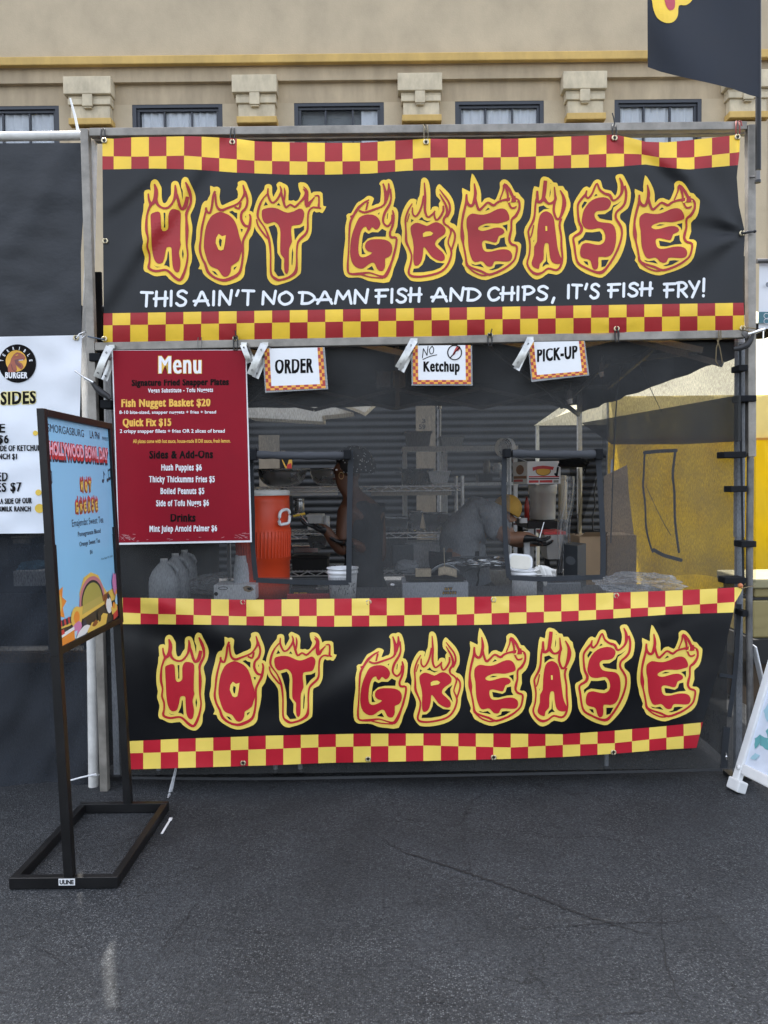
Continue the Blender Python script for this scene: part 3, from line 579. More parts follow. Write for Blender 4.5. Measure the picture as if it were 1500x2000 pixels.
def YU(x, y):
    """how far the upper banner's cloth stands from the frame plane, metres"""
    d = -.040 + .012*nz(x, y, 240, 1) + .006*nz(x, y, 90, 2)
    v = (y-270)/390
    d -= .010*y_sag(x)*math.exp(-((y-300)/70)**2)*math.sin((y-270)/30)
    g, q = fold(x, y, 205, 605, 300, 460, 20); d -= .017*g*math.tanh(q)
    g, q = fold(x, y, 300, 480, 395, 340, 18); d -= .016*g*math.tanh(q)
    g, q = fold(x, y, 225, 410, 285, 360, 14); d -= .010*g*math.tanh(q)
    r = math.hypot(x-1456, y-455); a = math.atan2(y-455, 1456-x)
    d += .018*math.exp(-r/150)*min(1, r/40)*math.cos(6.5*a+.4)*math.exp(-(a/1.2)**2)
    g, q = fold(x, y, 1215, 268, 1330, 345, 16); d -= .016*g*math.tanh(q)
    g, q = fold(x, y, 1310, 345, 1440, 440, 18); d -= .012*g*math.tanh(q)
    for gx, gy in ((453,270),(832,270),(1200,266)):
        r = math.hypot(x-gx, y-gy); a = math.atan2(y-gy, x-gx); d += .008*math.exp(-r/45)*math.cos(5*a)
    for gx, gy in ((460,663),(957,658),(1205,645)):
        r = math.hypot(x-gx, y-gy); a = math.atan2(y-gy, x-gx); d += .004*math.exp(-r/35)*math.cos(6*a)
    yb_ = 668-(x-200)*.0185
    t = (y-(yb_-34))/34
    if t > -.4: d += .014*max(0, t+.4)**1.7+.002*math.sin(x/21)*max(0, t)
    d += .0016*math.sin(x/37+nz(x, y, 60)*3)*(1-abs(2*v-1))
    return d
mapU = lambda x, y, o: P(x, y, YU(x, y)-o)
def xL(v): return 200+3.5*v
def xRU(y): return interp(y, [(255,1446),(300,1444),(345,1439),(400,1443),(455,1455),(500,1453),(560,1451),(650,1455)])
def check_band(b, rows, bounds, first, xl, xr, mapf, cy, cr_, ny=4, sub=4):
    """rows: list of functions y(x) bounding the rows of checks; first: 0 when the partial first check of the top row is yellow"""
    for r in range(len(rows)-1):
        n = len(bounds)-1
        for i in range(n):
            mat = cy if (i+r+first) % 2 == 0 else cr_
            def f(u, v):
                x = bounds[i]+(bounds[i+1]-bounds[i])*u; y = rows[r](x)+(rows[r+1](x)-rows[r](x))*v
                x = min(max(x, xl(y)), xr(y)); return mapf(x, y, 0)
            y_ = rows[r](bounds[i]); 
            if bounds[i] >= xr(y_): continue
            b.grid(sub, ny, f, mat)
def black_field(b, ytop, ybot, xl, xr, mapf, mat, nx, ny):
    def f(u, v):
        x = xl(400)+(xr(400)-xl(400))*u; y = ytop(x)+(ybot(x)-ytop(x))*v
        a, c = xl(y), xr(y); x = a+(c-a)*u; y = ytop(x)+(ybot(x)-ytop(x))*v
        return mapf(x, y, 0)
    b.grid(nx, ny, f, mat)
ban = thing('banner', 'upper black vinyl banner with flaming HOT GREASE lettering and fish fry slogan', 'banner', P(825, 460, -.03))
b = B()
bt = [200]+[222+34.37*k for k in range(36)]+[1470]
t0, t1, t2 = (lambda x: interp(x, UT)), (lambda x: interp(x, UM)), (lambda x: interp(x, UB))
check_band(b, [t0, t1, t2], bt, 0, lambda y: 200, xRU, mapU, yel, red)
bb = [200]+[219.8+34.62*k for k in range(36)]+[1470]
u0 = lambda x: 612-(x-200)*.0165; u1 = lambda x: 635.5-(x-200)*.0155; u2 = lambda x: 668.5-(x-200)*.0188
check_band(b, [u0, u1, u2], bb, 1, lambda y: 202, xRU, mapU, yel, red, ny=5)
black_field(b, t2, u0, lambda y: 200+(y-300)*.008, xRU, mapU, blk, 150, 34)
b.build('cloth', ban)
ml = {'y': yel, 'k': blk, 'r': red}
for ch in 'HOTGREAS':
    b = B(); letter(b, ch, mapU, ml, .0012); b.build('flame_letter', ban)
b = B(); letter(b, 'E', mapU, ml, .0012, dst=(1230, 343, 1366, 537)); b.build('flame_letter', ban)
b = B()
for s, x0, x1, yt, yb_ in (('THIS',276,366,(571,567),(598,596)),("AIN'T",381,496,(570,567),(596,595)),('NO',512,572,(570,571),(594,595)),('DAMN',587,719,(571,566),(593,592)),
    ('FISH',736,821,(566,562),(592,588)),('AND',845,938,(563,564),(588,586)),('CHIPS,',953,1086,(562,558),(586,585)),("IT'S",1107,1171,(557,554),(582,582)),
    ('FISH',1190,1272,(555,551),(580,576)),('FRY!',1299,1379,(554,547),(580,578))):
    hand_word(b, s, x0, x1, yt, yb_, mapU, .0012, white_ink, 5.4)
b.build('slogan', ban)
brass = M('brass_grommet', (.62,.54,.36), .35, metal=.8, var=.2)
def grommet(p, parent, nrm=Vector((0,-1,0))):
    b = B(); c = Vector(p)+nrm*.003
    b.tube([c+Vector((.0105*math.cos(a*math.pi/8), 0, .0105*math.sin(a*math.pi/8))) for a in range(16)], .0042, brass, 6, closed=True)
    b.add([c-nrm*.0018+Vector((.008*math.cos(a*math.pi/8), 0, .008*math.sin(a*math.pi/8))) for a in range(16)], [tuple(range(16))], black_plastic)
    b.build('grommet', parent)
for x, y in ((204,275),(454,278),(832,278),(1200,270),(1440,268),(204,662),(460,661),(957,655),(1204,642),(1450,641),(206,471),(1449,456)): grommet(mapU(x, y, 0), ban)

# lower banner, hung slack: its free corner swings back on the right
LT = [(228,1167),(300,1168),(480,1171.5),(600,1170),(750,1168.5),(1000,1164.5),(1200,1157.5),(1300,1154),(1400,1149.5),(1456,1146)]
LM = [(228,1196),(300,1199),(480,1204),(600,1203),(750,1202),(900,1200),(1000,1196.5),(1100,1194),(1200,1190),(1300,1185),(1440,1175.5)]
LB = [(228,1219),(300,1219),(480,1221),(640,1224),(750,1223),(900,1221),(1000,1219),(1150,1211),(1310,1200),(1440,1196)]
KB = [(228,1449),(245,1448),(350,1443),(520,1437),(700,1433),(900,1432.5),(1000,1433),(1100,1434),(1200,1427),(1280,1420),(1380,1410)]
KM = [(228,1472),(245,1471.5),(400,1467),(520,1463),(640,1459),(830,1456),(1000,1460),(1100,1455),(1200,1451.5),(1280,1443),(1380,1433)]
KE = [(228,1503),(245,1503),(350,1500),(520,1495),(640,1490),(800,1487),(1000,1482),(1100,1478.5),(1200,1472),(1300,1464),(1370,1460)]
def xLL(y): return 233+15*max(0, (y-1167)/335)
def xRL(y): return interp(y, [(1140,1454),(1160,1446),(1176,1436),(1198,1432),(1280,1412),(1410,1373),(1470,1358)])
def YL(x, y):
    v = (y-1170)/320
    d = -.045-.030*math.sin(math.pi*min(1, max(0, v)))*(.6+.4*nz(x, 0, 420, 4)) + .022*nz(x, y, 260, 3)+.008*nz(x, y, 110, 5)
    d += .024*math.sin((x-230)/1220*math.pi*5.2+v*1.7)*min(1, max(0, v))
    g, q = fold(x, y, 235, 1180, 420, 1260, 30); d -= .022*g*math.tanh(q)
    g, q = fold(x, y, 560, 1400, 700, 1300, 40); d += .018*g*math.tanh(q)
    g, q = fold(x, y, 1130, 1420, 1330, 1260, 50); d -= .022*g*math.tanh(q)
    g, q = fold(x, y, 1300, 1215, 1440, 1160, 16); d -= .006*g*math.tanh(q)
    if x < 420: d += .010*math.sin((y-1165)/11-(x-240)/30)*math.exp(-((x-280)/70)**2)*math.exp(-((y-1185)/32)**2)
    for gx, gy in ((475,1176),(720,1176),(964,1171),(1203,1163)):
        r = math.hypot(x-gx, y-gy); a = math.atan2(y-gy, x-gx); d += .004*math.exp(-r/40)*math.cos(5*a)
    t = max(0, (x-(1300-.35*(y-1170)))/160); d += .05*t*t*min(1, max(0, v))
    if y > 1455: d += .004*math.sin(x/33)*((y-1455)/40)
    return d
mapL = lambda x, y, o: P(x, y, YL(x, y)-o)
lob = thing('banner', 'lower black vinyl banner with flaming HOT GREASE lettering hanging in front of the counter', 'banner', P(830, 1330, -.05))
b = B(); l0, l1, l2, k0, k1, k2 = [(lambda x, T=T: interp(x, T)) for T in (LT, LM, LB, KB, KM, KE)]
btl = [228]+[240+34.55*k-.012*k*k for k in range(36)]+[1460]
check_band(b, [l0, l1, l2], btl, 0, xLL, xRL, mapL, yel2, red2)
bbl = [228]+[245.5+34.2*k-.03*max(0, k-18)**2*.8 for k in range(36)]
bbl = [v for v in bbl if v < 1385]+[1400]
check_band(b, [k0, k1, k2], [245.5+0 if v == 228 else v for v in bbl][1:], 0, xLL, xRL, mapL, yel2, red2)
black_field(b, l2, k0, xLL, xRL, mapL, blk2, 150, 30)
b.build('cloth', lob)
ml2 = {'y': yel2, 'k': blk2, 'r': red2}
for ch, d in (('H',(306,1236.5,407,1426)),('O',(410,1235,521,1424)),('T',(520,1235,657,1420)),('G',(691,1236,801,1421)),('R',(802,1234,905,1418)),('E',(909,1227,1034,1417)),('A',(1034,1227,1123,1418)),('S',(1124,1221,1239,1415)),('E',(1245,1221,1371,1408))):
    b = B(); letter(b, ch, mapL, ml2, .0012, dst=d); b.build('flame_letter', lob)
for x, y in ((475,1176),(720,1176),(964,1171),(1203,1163),(475,1490),(719,1482),(964,1479),(1198,1469)): grommet(mapL(x, y, 0), lob)

# ------------------------------------------------------------------ ties on the rails
tie_m = M('black_tie', (.011,.011,.012), .5, var=.1)
def tie(name, x, yt, yb_, label, cat, mat, tail=None, ball=None, r=.0032, wd=3):
    b = B(); z = -.027
    loop = [P(x-wd, yb_, -.036), P(x-wd-1, (yt+yb_)/2, z-.004), P(x-wd, yt-3, z), P(x-wd, yt-3, .03), P(x+wd, yt-3, .03), P(x+wd, yt-3, z), P(x+wd+1, (yt+yb_)/2, z-.004), P(x+wd, yb_, -.036)]
    b.tube(loop, r, mat, 6, closed=True)
    if tail: b.tube([P(x+wd*.4, yt-2, z-.008)]+[P(a, c, z-.012) for a, c in tail], r*.9, mat, 6)
    o = b.build(name); tag(o, label, cat, 'ties and cords on the rails')
    return o
tie('zip_tie', 201, 255, 274, 'black zip tie at the top left corner of the upper banner', 'zip tie', tie_m, [(201,250)])
tie('zip_tie', 454, 253, 277, 'black zip tie on the top rail above the letter O', 'zip tie', tie_m)
tie('bungee_cord', 832, 248, 278, 'short knotted bungee cord on the top rail near its middle', 'cord', M('tan_cord', (.20,.17,.11), .8), [(826,243),(836,262),(829,274)])
tie('zip_tie', 1200, 247, 267, 'black zip tie with a long tail standing above the top rail', 'zip tie', tie_m, [(1198,228),(1196,221)])
tie('cord_loop', 1441, 240, 266, 'red cord loop at the top right corner of the upper banner', 'cord', M('red_cord', (.30,.05,.04), .6), [(1447,236),(1449,246)])
tie('zip_tie', 460, 659, 684, 'black zip tie between the menu board and the upper banner', 'zip tie', tie_m, [(459,645)])
tie('zip_tie', 957, 655, 676, 'black zip tie on the middle rail between the ketchup and pick-up signs', 'zip tie', tie_m, [(961,642)])
tie('zip_tie', 1205, 642, 668, 'black zip tie on the middle rail to the right of the pick-up sign', 'zip tie', tie_m, [(1208,662)])
tie('wire_tie', 390, 662, 680, 'thin dark wire looped round the middle rail above the menu board', 'wire tie', galv, r=.0018)
b = B(); cm = M('brown_cord', (.16,.12,.06), .7)
b.tube([P(1449,641,-.05), P(1462,640,-.055), P(1476,642,-.05), P(1478,646,-.05), P(1464,648,-.055), P(1449,643,-.05)], .003, cm, 6)
tag(b.build('bungee_cord'), 'brown bungee cord pulled round the right post below the banner', 'cord', 'ties and cords on the rails')
b = B(); b.tube([P(1404,645,-.03), P(1404,663,-.03), P(1399,680,-.034), P(1398,705,-.034), P(1404,716,-.034), P(1411,708,-.034), P(1406,680,-.034), P(1401,664,-.03), P(1408,663,-.03), P(1408,645,-.03)], .0026, cm, 6)
tag(b.build('cord_loop'), 'brown cord hanging in a long loop from the right end of the middle rail', 'cord', 'ties and cords on the rails')
b = B(); b.tube([P(204,663,-.045), P(195,662,-.05), P(180,659,-.045), P(172,657,-.03)], .0035, M('blue_cord', (.05,.07,.10), .6), 8)
tag(b.build('bungee_cord'), 'dark blue cord tying the lower left banner corner to the white pole', 'cord', 'ties and cords on the rails')
b = B(); b.tube([P(1449,456,-.05), P(1455,455,-.055), P(1462,453,-.05), P(1472,452,-.04)], [.004,.006,.007,.005], black_plastic, 8); b.lathe(P(1474,452,-.04), [(0,-.008),(.008,-.004),(.008,.004),(0,.008)], black_plastic, 10)
tag(b.build('ball_tie'), 'black ball tie gripping the right edge of the upper banner mid-height', 'cord', 'ties and cords on the rails')
b = B(); b.tube([P(1447,1150,-.05), P(1462,1146,-.045), P(1476,1144,-.02)], .0025, cm, 6)
b.lathe(P(1446,1144,-.055), [(0,-.013),(.009,-.009),(.013,0),(.009,.009),(0,.013)], M('orange_bead', (.42,.13,.04), .4), 14)
tag(b.build('ball_tie'), 'orange ball bungee at the top right corner of the lower banner', 'cord', 'ties and cords on the rails')
# ------------------------------------------------------------------ printed signs clipped under the middle rail
def quad(b, q, Y, th, mat, curl=0, n=8):
    """thin board or print whose face covers quad q (tl, tr, br, bl) of the photo at depth Y, with real thickness"""
    f = lambda u, v, o: P(*(q[0][k]*(1-u)*(1-v)+q[1][k]*u*(1-v)+q[2][k]*u*v+q[3][k]*(1-u)*v for k in (0, 1)), Y-o+curl*math.sin(v*3)*(u-.5))
    b.grid(n, n, lambda u, v: f(u, v, 0), mat, False); b.grid(n, n, lambda u, v: f(1-u, v, -th), mat, False)
    ring = lambda o: [f(u, 0, o) for u in (0, 1)]+[f(1, 1, o), f(0, 1, o)]
    a = ring(0); c = ring(-th); b.add(a+c, [(i, 4+i, 4+(i+1) % 4, (i+1) % 4) for i in range(4)], mat)
    return f
menu_red = M('menu_red', (.25,.006,.017), .5, spec=.15, var=.06, bump=.06, bs=25, bd=.004)
paper = M('white_paper', (.78,.79,.80), .5, var=.04)
ink_black = M('ink_black', (.006,.005,.005), .7, spec=.12, var=.1)
ink_white = M('ink_white', (.80,.80,.82), .5, var=.03)
ink_gold = M('ink_gold', (.80,.46,.07), .5, var=.05)
lam = clear_mat('laminate', (.8,.8,.8), .22, .1)
YM = -.032
menu = thing('menu_board', 'dark red printed menu with white border hanging under the rail beside the order window', 'menu', P(355, 870, YM))
b = B(); qm = [(218,684),(481,683),(492,1059),(231,1064)]
quad(b, qm, YM, .004, paper)
b.build('board', menu)
b = B(); quad(b, [(220.5,684.5),(479,684),(488.5,1055),(232.5,1060)], YM-.0015, .0012, menu_red); b.build('print', menu)
b = B(); mp_ = plane_y(YM-.0015)
for s, x0, x1, yt, yb_, mt, bold, hv in (
    ('Menu',308.6,394.4,694.8,730,ink_gold,.01,1.7),('Menu',310,393,696,729,ink_white,0,1.1),
    ('Signature Fried Snapper Plates',257,447,(742,740),(754,752),ink_black,.025,.5),('Vegan Substitute - Tofu Nuggets',289,416,(759,757.5),(767,765.5),ink_white,.02,.1),
    ('Fish Nugget Basket $20',237,411,(780,779),(795,793.5),ink_gold,.025,.55),('8-10 bite-sized, snapper nuggets + fries + bread',233,422,(802,801.5),(808.5,807.5),ink_white,.018,0),
    ('Quick Fix $15',239.5,334.5,(818,817.5),(833,832),ink_gold,.025,.55),('2 crispy snapper fillets + fries OR 2 slices of bread',234,439,(838.5,838),(845.5,845),ink_white,.018,0),
    ('All plates come with hot sauce, house-made Ill Dill sauce, fresh lemon.',259.5,450,(858,857),(865.5,864.5),ink_gold,.02,0),
    ('Sides & Add-Ons',291.5,416,(881,880),(896,895),ink_black,.025,.5),('Hush Puppies $6',315,394,907,919,ink_white,.02,.22),('Thicky Thickumms Fries $5',291,419.5,930,942,ink_white,.02,.22),
    ('Boiled Peanuts $5',313.5,399,953,965,ink_white,.02,.22),('Side of Tofu Nuggs $6',305,408,(977,976),(989,988),ink_white,.02,.22),
    ('Drinks',333,382,1004,1019,ink_black,.025,.5),('Mint Julep Arnold Palmer $6',292,424,(1027,1026),(1039,1037.5),ink_white,.02,.22)):
    put_text(b, s, x0, x1, yt, yb_, mp_, .0012 if mt is not ink_white or s != 'Menu' else .0022, mt, bold, heavy=hv)
b.build('lettering', menu)
b = B()
for k in range(46):                                     # creased, worn foil along the bottom edge and lower corners
    rnd = random.Random(k); x = rnd.choice([rnd.uniform(236,262), rnd.uniform(455,486), rnd.uniform(236,486)]); y = 1060-(x-231)*.018-rnd.uniform(3,9)*(1 if 262 < x < 455 else 1.7)
    art_stroke(b, [(x-rnd.uniform(1,4), y+rnd.uniform(-2,2)), (x+rnd.uniform(1,4), y+rnd.uniform(-2,2))], mp_, .0012+.00003*k, M('foil_crease', (.50,.22,.24), .25, var=.2), wid=.8, cap=False)
b.build('worn_edge', menu)

def small_sign(label, q, inner, words, extra=None):
    t = thing('counter_sign', label, 'sign', P(q[0][0], q[0][1], -.03), 'laminated signs under the middle rail')
    Y = -.034; b = B(); f = quad(b, q, Y, .003, lam); b.build('laminate', t)
    b = B(); g = quad(b, inner, Y-.0012, .001, paper); b.build('card', t)
    b = B(); n, m_ = 14, 10; s_y, s_r = M('sign_orange', (.80,.37,.045), .5), M('sign_red', (.40,.035,.03), .5)
    for k in range(2):
        for i in range(n):
            for rowv in ('top', 'bot'):
                u0, u1 = i/n, (i+1)/n; v0 = (k/26 if rowv == 'top' else 1-(k+1)/26*1.35); v1 = v0+1/26*1.35
                if rowv == 'top': continue
                b.add([g(u0,v0,.0006), g(u0,v1,.0006), g(u1,v1,.0006), g(u1,v0,.0006)], [(0,1,2,3)], s_y if (i+k) % 2 else s_r)
        for j in range(m_):
            for side in (0, 1):
                v0, v1 = j/m_*(1-2.7/26), (j+1)/m_*(1-2.7/26); u0 = k/28*1.25 if side == 0 else 1-(k+1)/28*1.25; u1 = u0+1.25/28
                b.add([g(u0,v0,.0006), g(u0,v1,.0006), g(u1,v1,.0006), g(u1,v0,.0006)], [(0,1,2,3)], s_y if (j+k+side) % 2 else s_r)
    b.build('check_border', t)
    b = B()
    for s, x0, x1, yt, yb_, bold in words: put_text(b, s, x0, x1, yt, yb_, plane_y(Y-.0012), .0009, ink_black, bold*.5, heavy=.65)
    if extra: extra(b, plane_y(Y-.0012))
    b.build('lettering', t)
small_sign('laminated ORDER sign with checked border', [(512,681),(634,678),(641,760),(518,767)], [(516,681),(630,678.5),(636,758),(520,763)], [('ORDER',537,612,(703,700),(730,728),.045)])
def ketch(b, mf):
    art_stroke(b, [(825,699),(827,681)], mf, .001, ink_black, wid=1.6); art_stroke(b, [(827,681),(834,694)], mf, .0012, ink_black, wid=1.6); art_stroke(b, [(834,694),(836,676)], mf, .0014, ink_black, wid=1.6)
    art_stroke(b, [(844,676),(839,683),(841,691),(846,689),(847,681),(844,676)], mf, .001, ink_black, wid=1.6); art_stroke(b, [(826,702),(840,696),(853,693)], mf, .001, ink_black, wid=1.6)
    s_r = M('sign_red', (.40,.035,.03), .5)
    art_poly(b, [(881,698),(888,683),(892,676),(898,676),(899,681),(893,688)], mf, .001, s_r); art_poly(b, [(889,690),(892,685),(894,686),(891,691)], mf, .0016, paper)
    art_stroke(b, [(888+13.5*math.cos(a*math.pi/10), 688.5+14*math.sin(a*math.pi/10)) for a in range(21)], mf, .0022, ink_black, wid=2, cap=False)
    art_stroke(b, [(879,699),(898,678)], mf, .0027, ink_black, wid=2)
small_sign('laminated No Ketchup sign with a crossed-out bottle', [(803,675),(922,675),(923,753),(804,753)], [(806,675),(919,674),(920,750),(807,750)], [('Ketchup',827,898,(706,706),(726,726),.04)], ketch)
small_sign('laminated PICK-UP sign with checked border', [(1030,668),(1142,666),(1151,733),(1038,746)], [(1033,668),(1140,666),(1147,731),(1040,741)], [('PICK-UP',1049,1128,(683,675),(707,700),.045)])

clamp_m = M('clamp_metal', (.52,.52,.50), .32, metal=.85, var=.3, vs=25)
def clamp(label, a, c, wd=15, second=None):
    t = thing('spring_clamp', label, 'clamp', P(*a, -.06), 'spring clamps on the middle rail')
    A, C = P(*a, -.066), P(*c, -.075); d = (C-A).normalized(); side = d.cross(Vector((0,1,0))).normalized(); w_ = wd*S(-.06)/2
    def plate(A, C, w0, name, lift):
        b = B(); L = (C-A).length; n = 10
        for sgn in (0, 1):
            b.grid(n, 3, lambda u, v: A+(C-A)*u+side*(v-.5)*2*w0*(1-.12*math.sin(u*3.1))+Vector((0,1,0))*(lift*math.sin(u*math.pi)*-.012+.004*abs(v-.5)+sgn*.002), clamp_m, True)
        b.lathe(A+(C-A)*.2+Vector((0,-.001-.010*lift*math.sin(.2*math.pi),0)), [(0,-.003),(.004,-.003),(.004,.004)], black_plastic, 10, axis=Matrix.Rotation(R(90), 3, 'X'))
        b.lathe(A+(C-A)*.86+Vector((0,-.001-.010*lift*math.sin(.86*math.pi),0)), [(0,-.003),(.004,-.003),(.004,.004)], black_plastic, 10, axis=Matrix.Rotation(R(90), 3, 'X'))
        b.build(name, t)
    plate(A, C, w_, 'handle', 1)
    off = Vector((0,.055,0)); dx = P(a[0]+7, a[1]+3, 0)-P(a[0], a[1], 0)
    plate(A+off*.6+dx*.6, C+off+dx*.8, w_*.9, 'handle', -1)
    b = B(); mid = A+(C-A)*.32; b.tube([mid-side*w_*1.1+Vector((0,.02,0)), mid+side*w_*1.1+Vector((0,.02,0))], .010, galv, 10); b.build('hinge_spring', t)
    b = B(); b.box(A.x-.012, A.x+.016, -.045, .04, A.z-.004, A.z+.012, clamp_m); b.build('jaw', t)
clamp('silver spring clamp at the top left corner of the red menu', (214,677), (189,737))
clamp('smaller silver clamp tilting right at the top right corner of the menu', (474,672), (488,708), 12)
clamp('silver spring clamp at the top left corner of the ORDER sign', (516,672), (489,732))
clamp('silver spring clamp at the top left corner of the No Ketchup sign', (809,664), (778,719))
clamp('silver spring clamp at the top left corner of the PICK-UP sign', (1037,661), (1007,716))

# ------------------------------------------------------------------ bar clamps gripping the posts
def bar_clamp(label, curve, rod, tbar, Y):
    t = thing('bar_clamp', label, 'clamp', P(*curve[0], Y), 'screw clamps on the posts')
    b = B(); b.tube([P(x, y, Y) for x, y in curve], [.010,.014,.016,.014,.010][:len(curve)], black_plastic, 10); b.build('arm', t)
    b = B(); b.tube([P(*rod[0], Y-.01), P(*rod[1], Y-.02)], .007, chrome, 10); b.build('screw', t)
    b = B(); b.tube([P(*tbar[0], Y-.02), P(*tbar[1], Y-.02)], .0035, chrome, 8); b.build('handle_rod', t)
bar_clamp('black screw clamp with silver rod on the left post beside the menu', [(180,746),(189,758),(200,768),(210,774),(214,780)], [(182,747),(165,738)], [(168,740),(146,724)], -.05)
bar_clamp('black screw clamp on the right post at the end of the middle rail', [(1432,682),(1445,680),(1459,674),(1466,664),(1470,652)], [(1461,653),(1494,643)], [(1491,642),(1490,680)], -.05)

# ------------------------------------------------------------------ mesh front of the tent with two serving windows
front = thing('mesh_tent_wall', 'black mesh tent wall with two open serving windows between counter and rail', 'tent wall', (0, .03, 0))
YN = .035
H1 = (497, 893, 678, 1128); H2 = (996, 893, 1172, 1123)
xs = sorted(set([206+ (1456-206)*i/60 for i in range(61)]+[497,678,996,1172]))
ys = sorted(set([668+(1508-668)*i/44 for i in range(45)]+[893,1128,1123]))
def YNf(x, y): return YN+.004*nz(x, y, 130, 6)+.002*math.sin(x/47+y/90)+ (.012*((y-1400)/100) if y > 1400 else 0)
b = B(); k = {}
for j, y in enumerate(ys):
    for i, x in enumerate(xs): k[i, j] = len(b.v); b.v.append(tuple(P(x, y-.012*(x-750)*(y > 1480), YNf(x, y))))
for j in range(len(ys)-1):
    for i in range(len(xs)-1):
        cx, cy = (xs[i]+xs[i+1])/2, (ys[j]+ys[j+1])/2
        if any(h[0] < cx < h[2] and h[1] < cy < h[3] for h in (H1, H2)): continue
        b.f.append([k[i,j], k[i,j+1], k[i+1,j+1], k[i+1,j]]); b.mi.append(b.m(netm)); b.sm.append(True)
b.build('mesh_cloth', front)
tape = M('tape_binding', (.020,.024,.030), .75, var=.3, vs=15, bump=.3, bs=300, bd=.002)
for h, pts in ((H1, [(492,880),(490,900),(493,1000),(494,1070),(500,1133),(560,1136),(620,1138),(681,1138),(682,1060),(683,980),(685,900),(684,880)]),
               (H2, [(986,878),(984,940),(985,1000),(988,1070),(994,1128),(1060,1131),(1120,1129),(1177,1127),(1178,1060),(1172,950),(1168,888)])):
    b = B(); mf = lambda x, y, o: P(x, y, YNf(x, y)-o)
    i0 = [i for i, p in enumerate(pts) if p[1] > 1120]
    art_stroke(b, pts[:i0[0]+1], mf, .006, tape, wid=9.5, cap=False); art_stroke(b, pts[i0[0]:i0[-1]+1], mf, .008, tape, wid=9.5, cap=False); art_stroke(b, pts[i0[-1]:], mf, .006, tape, wid=10.5, cap=False)
    b.build('window_binding', front, solid=.003)
roll_m = M('rolled_mesh', (.045,.048,.055), .8, var=.25, vs=9, stretch=(.5,1,3))
for a, c in (((499,888),(672,890)), ((1000,886),(1170,887))):
    b = B(); b.tube([P(a[0]+(c[0]-a[0])*i/10, a[1]+(c[1]-a[1])*i/10+1.2*math.sin(i/10*3.1), -.005+.003*math.sin(i*1.9)) for i in range(11)], [.019+.002*math.sin(i*2.3) for i in range(11)], roll_m, 14); b.build('rolled_flap', front)
for x, y0, y1 in ((494,876,905),(678,878,903),(992,876,900),(1172,876,904)):
    b = B(); b.pbox(x-7, y0, x+7, y1-6, -.030, .02, black_cloth); b.build('flap_tie', front, bevel=.006)
b = B(); b.tube([P(1170,887,-.012), P(1184,892,-.02)], [.02,.006], black_cloth, 10); b.build('flap_tie', front)
for pts, wd in (([(1420,1420),(1416,1460),(1414,1500)], 13), ([(1444,1180),(1440,1250),(1436,1310),(1430,1360),(1424,1400)], 9), ([(1405,1318),(1432,1322)], 7), ([(1446,672),(1446,800),(1449,960),(1452,1150)], 4)):
    b = B(); art_stroke(b, pts, lambda x, y, o: P(x, y, YNf(x, y)-o), .008, tape, wid=wd, cap=False); b.build('seam_tape', front, solid=.003)
b = B(); b.tube([P(1418,1470,.01), P(1419,1484,.008)], .004, chrome, 8); b.lathe(P(1418.5,1478,.006), [(.0,-.008),(.006,-.004),(.006,.004),(0,.008)], chrome, 8); b.build('zip_pull', front)
b = B(); art_stroke(b, [(248,1519),(500,1521),(800,1516),(1100,1510),(1410,1503)], lambda x, y, o: P(x, y, YN+.015-o), .005, M('hem_grey', (.035,.037,.04), .8), wid=5, cap=False); b.build('hem', front, solid=.003)
for y, x0, x1 in ((718,1443,1461),(778,1444,1478),(888,1414,1458),(955,1428,1460),(1063,1448,1478),(1134,1416,1457),(1199,1450,1462)):
    b = B(); b.pbox(x0, y-6, x1, y+6, -.034, .05, black_cloth)
    o = b.build('hook_strap', None, bevel=.004)
    tag(o, {718:'highest black strap on the right tent leg just under the screw clamp', 778:'wide black strap wrapped round both right posts above the yellow wall', 888:'black strap reaching left from the right leg at the steel sleeve end',
            955:'shorter black strap on the right leg level with the serving window', 1063:'thick black strap wrapped round both right posts at window height', 1134:'black strap reaching left just above the lower banner corner', 1199:'lowest small black strap on the right leg behind the lower banner'}[y], 'strap', 'hook straps on the right leg')
for y, x0, x1 in ((697,173,196),(789,195,216)):
    b = B(); b.pbox(x0, y-8, x1, y+8, -.03, .05, black_cloth); tag(b.build('hook_strap', None, bevel=.004), 'upper black strap on the left post beside the silver clamp' if y == 697 else 'lower black strap on the left post between menu and blue poster', 'strap', 'hook straps on the left post')

ZT_ = .875
# ------------------------------------------------------------------ the tent itself
b = B(); b.grid(80, 10, lambda u, v: Vector((-1.32+2.86*u, .122-.012*math.sin(u*70+math.sin(u*23)*2)*v, ZT_-.04-(ZT_-.16)*v)), M('shade_drape', (.008,.0085,.01), .85, spec=.15, var=.2))  # black sheet added to keep the space under the table dark
SK = b.build('shade_drape')
tent = thing('canopy_tent', 'black pop-up tent with grey struts sheltering the fish stall', 'tent', (0, 1.6, 0))
E = dict(x0=-1.42, x1=1.75, y0=.09, y1=3.1, z=2.36); AP = Vector((.1, 1.6, 3.02))
b = B(); cr_ = [Vector((E['x0'],E['y0'],E['z'])), Vector((E['x1'],E['y0'],E['z'])), Vector((E['x1'],E['y1'],E['z'])), Vector((E['x0'],E['y1'],E['z']))]
for i in range(4):
    a, c = cr_[i], cr_[(i+1) % 4]
    b.grid(10, 8, lambda u, v: (a+(c-a)*u)*(1-v)+AP*v-Vector((0,0,.05*math.sin(v*3.1)*math.sin(u*3.1))), canopy_m)
b.build('canopy_top', tent)
b = B()
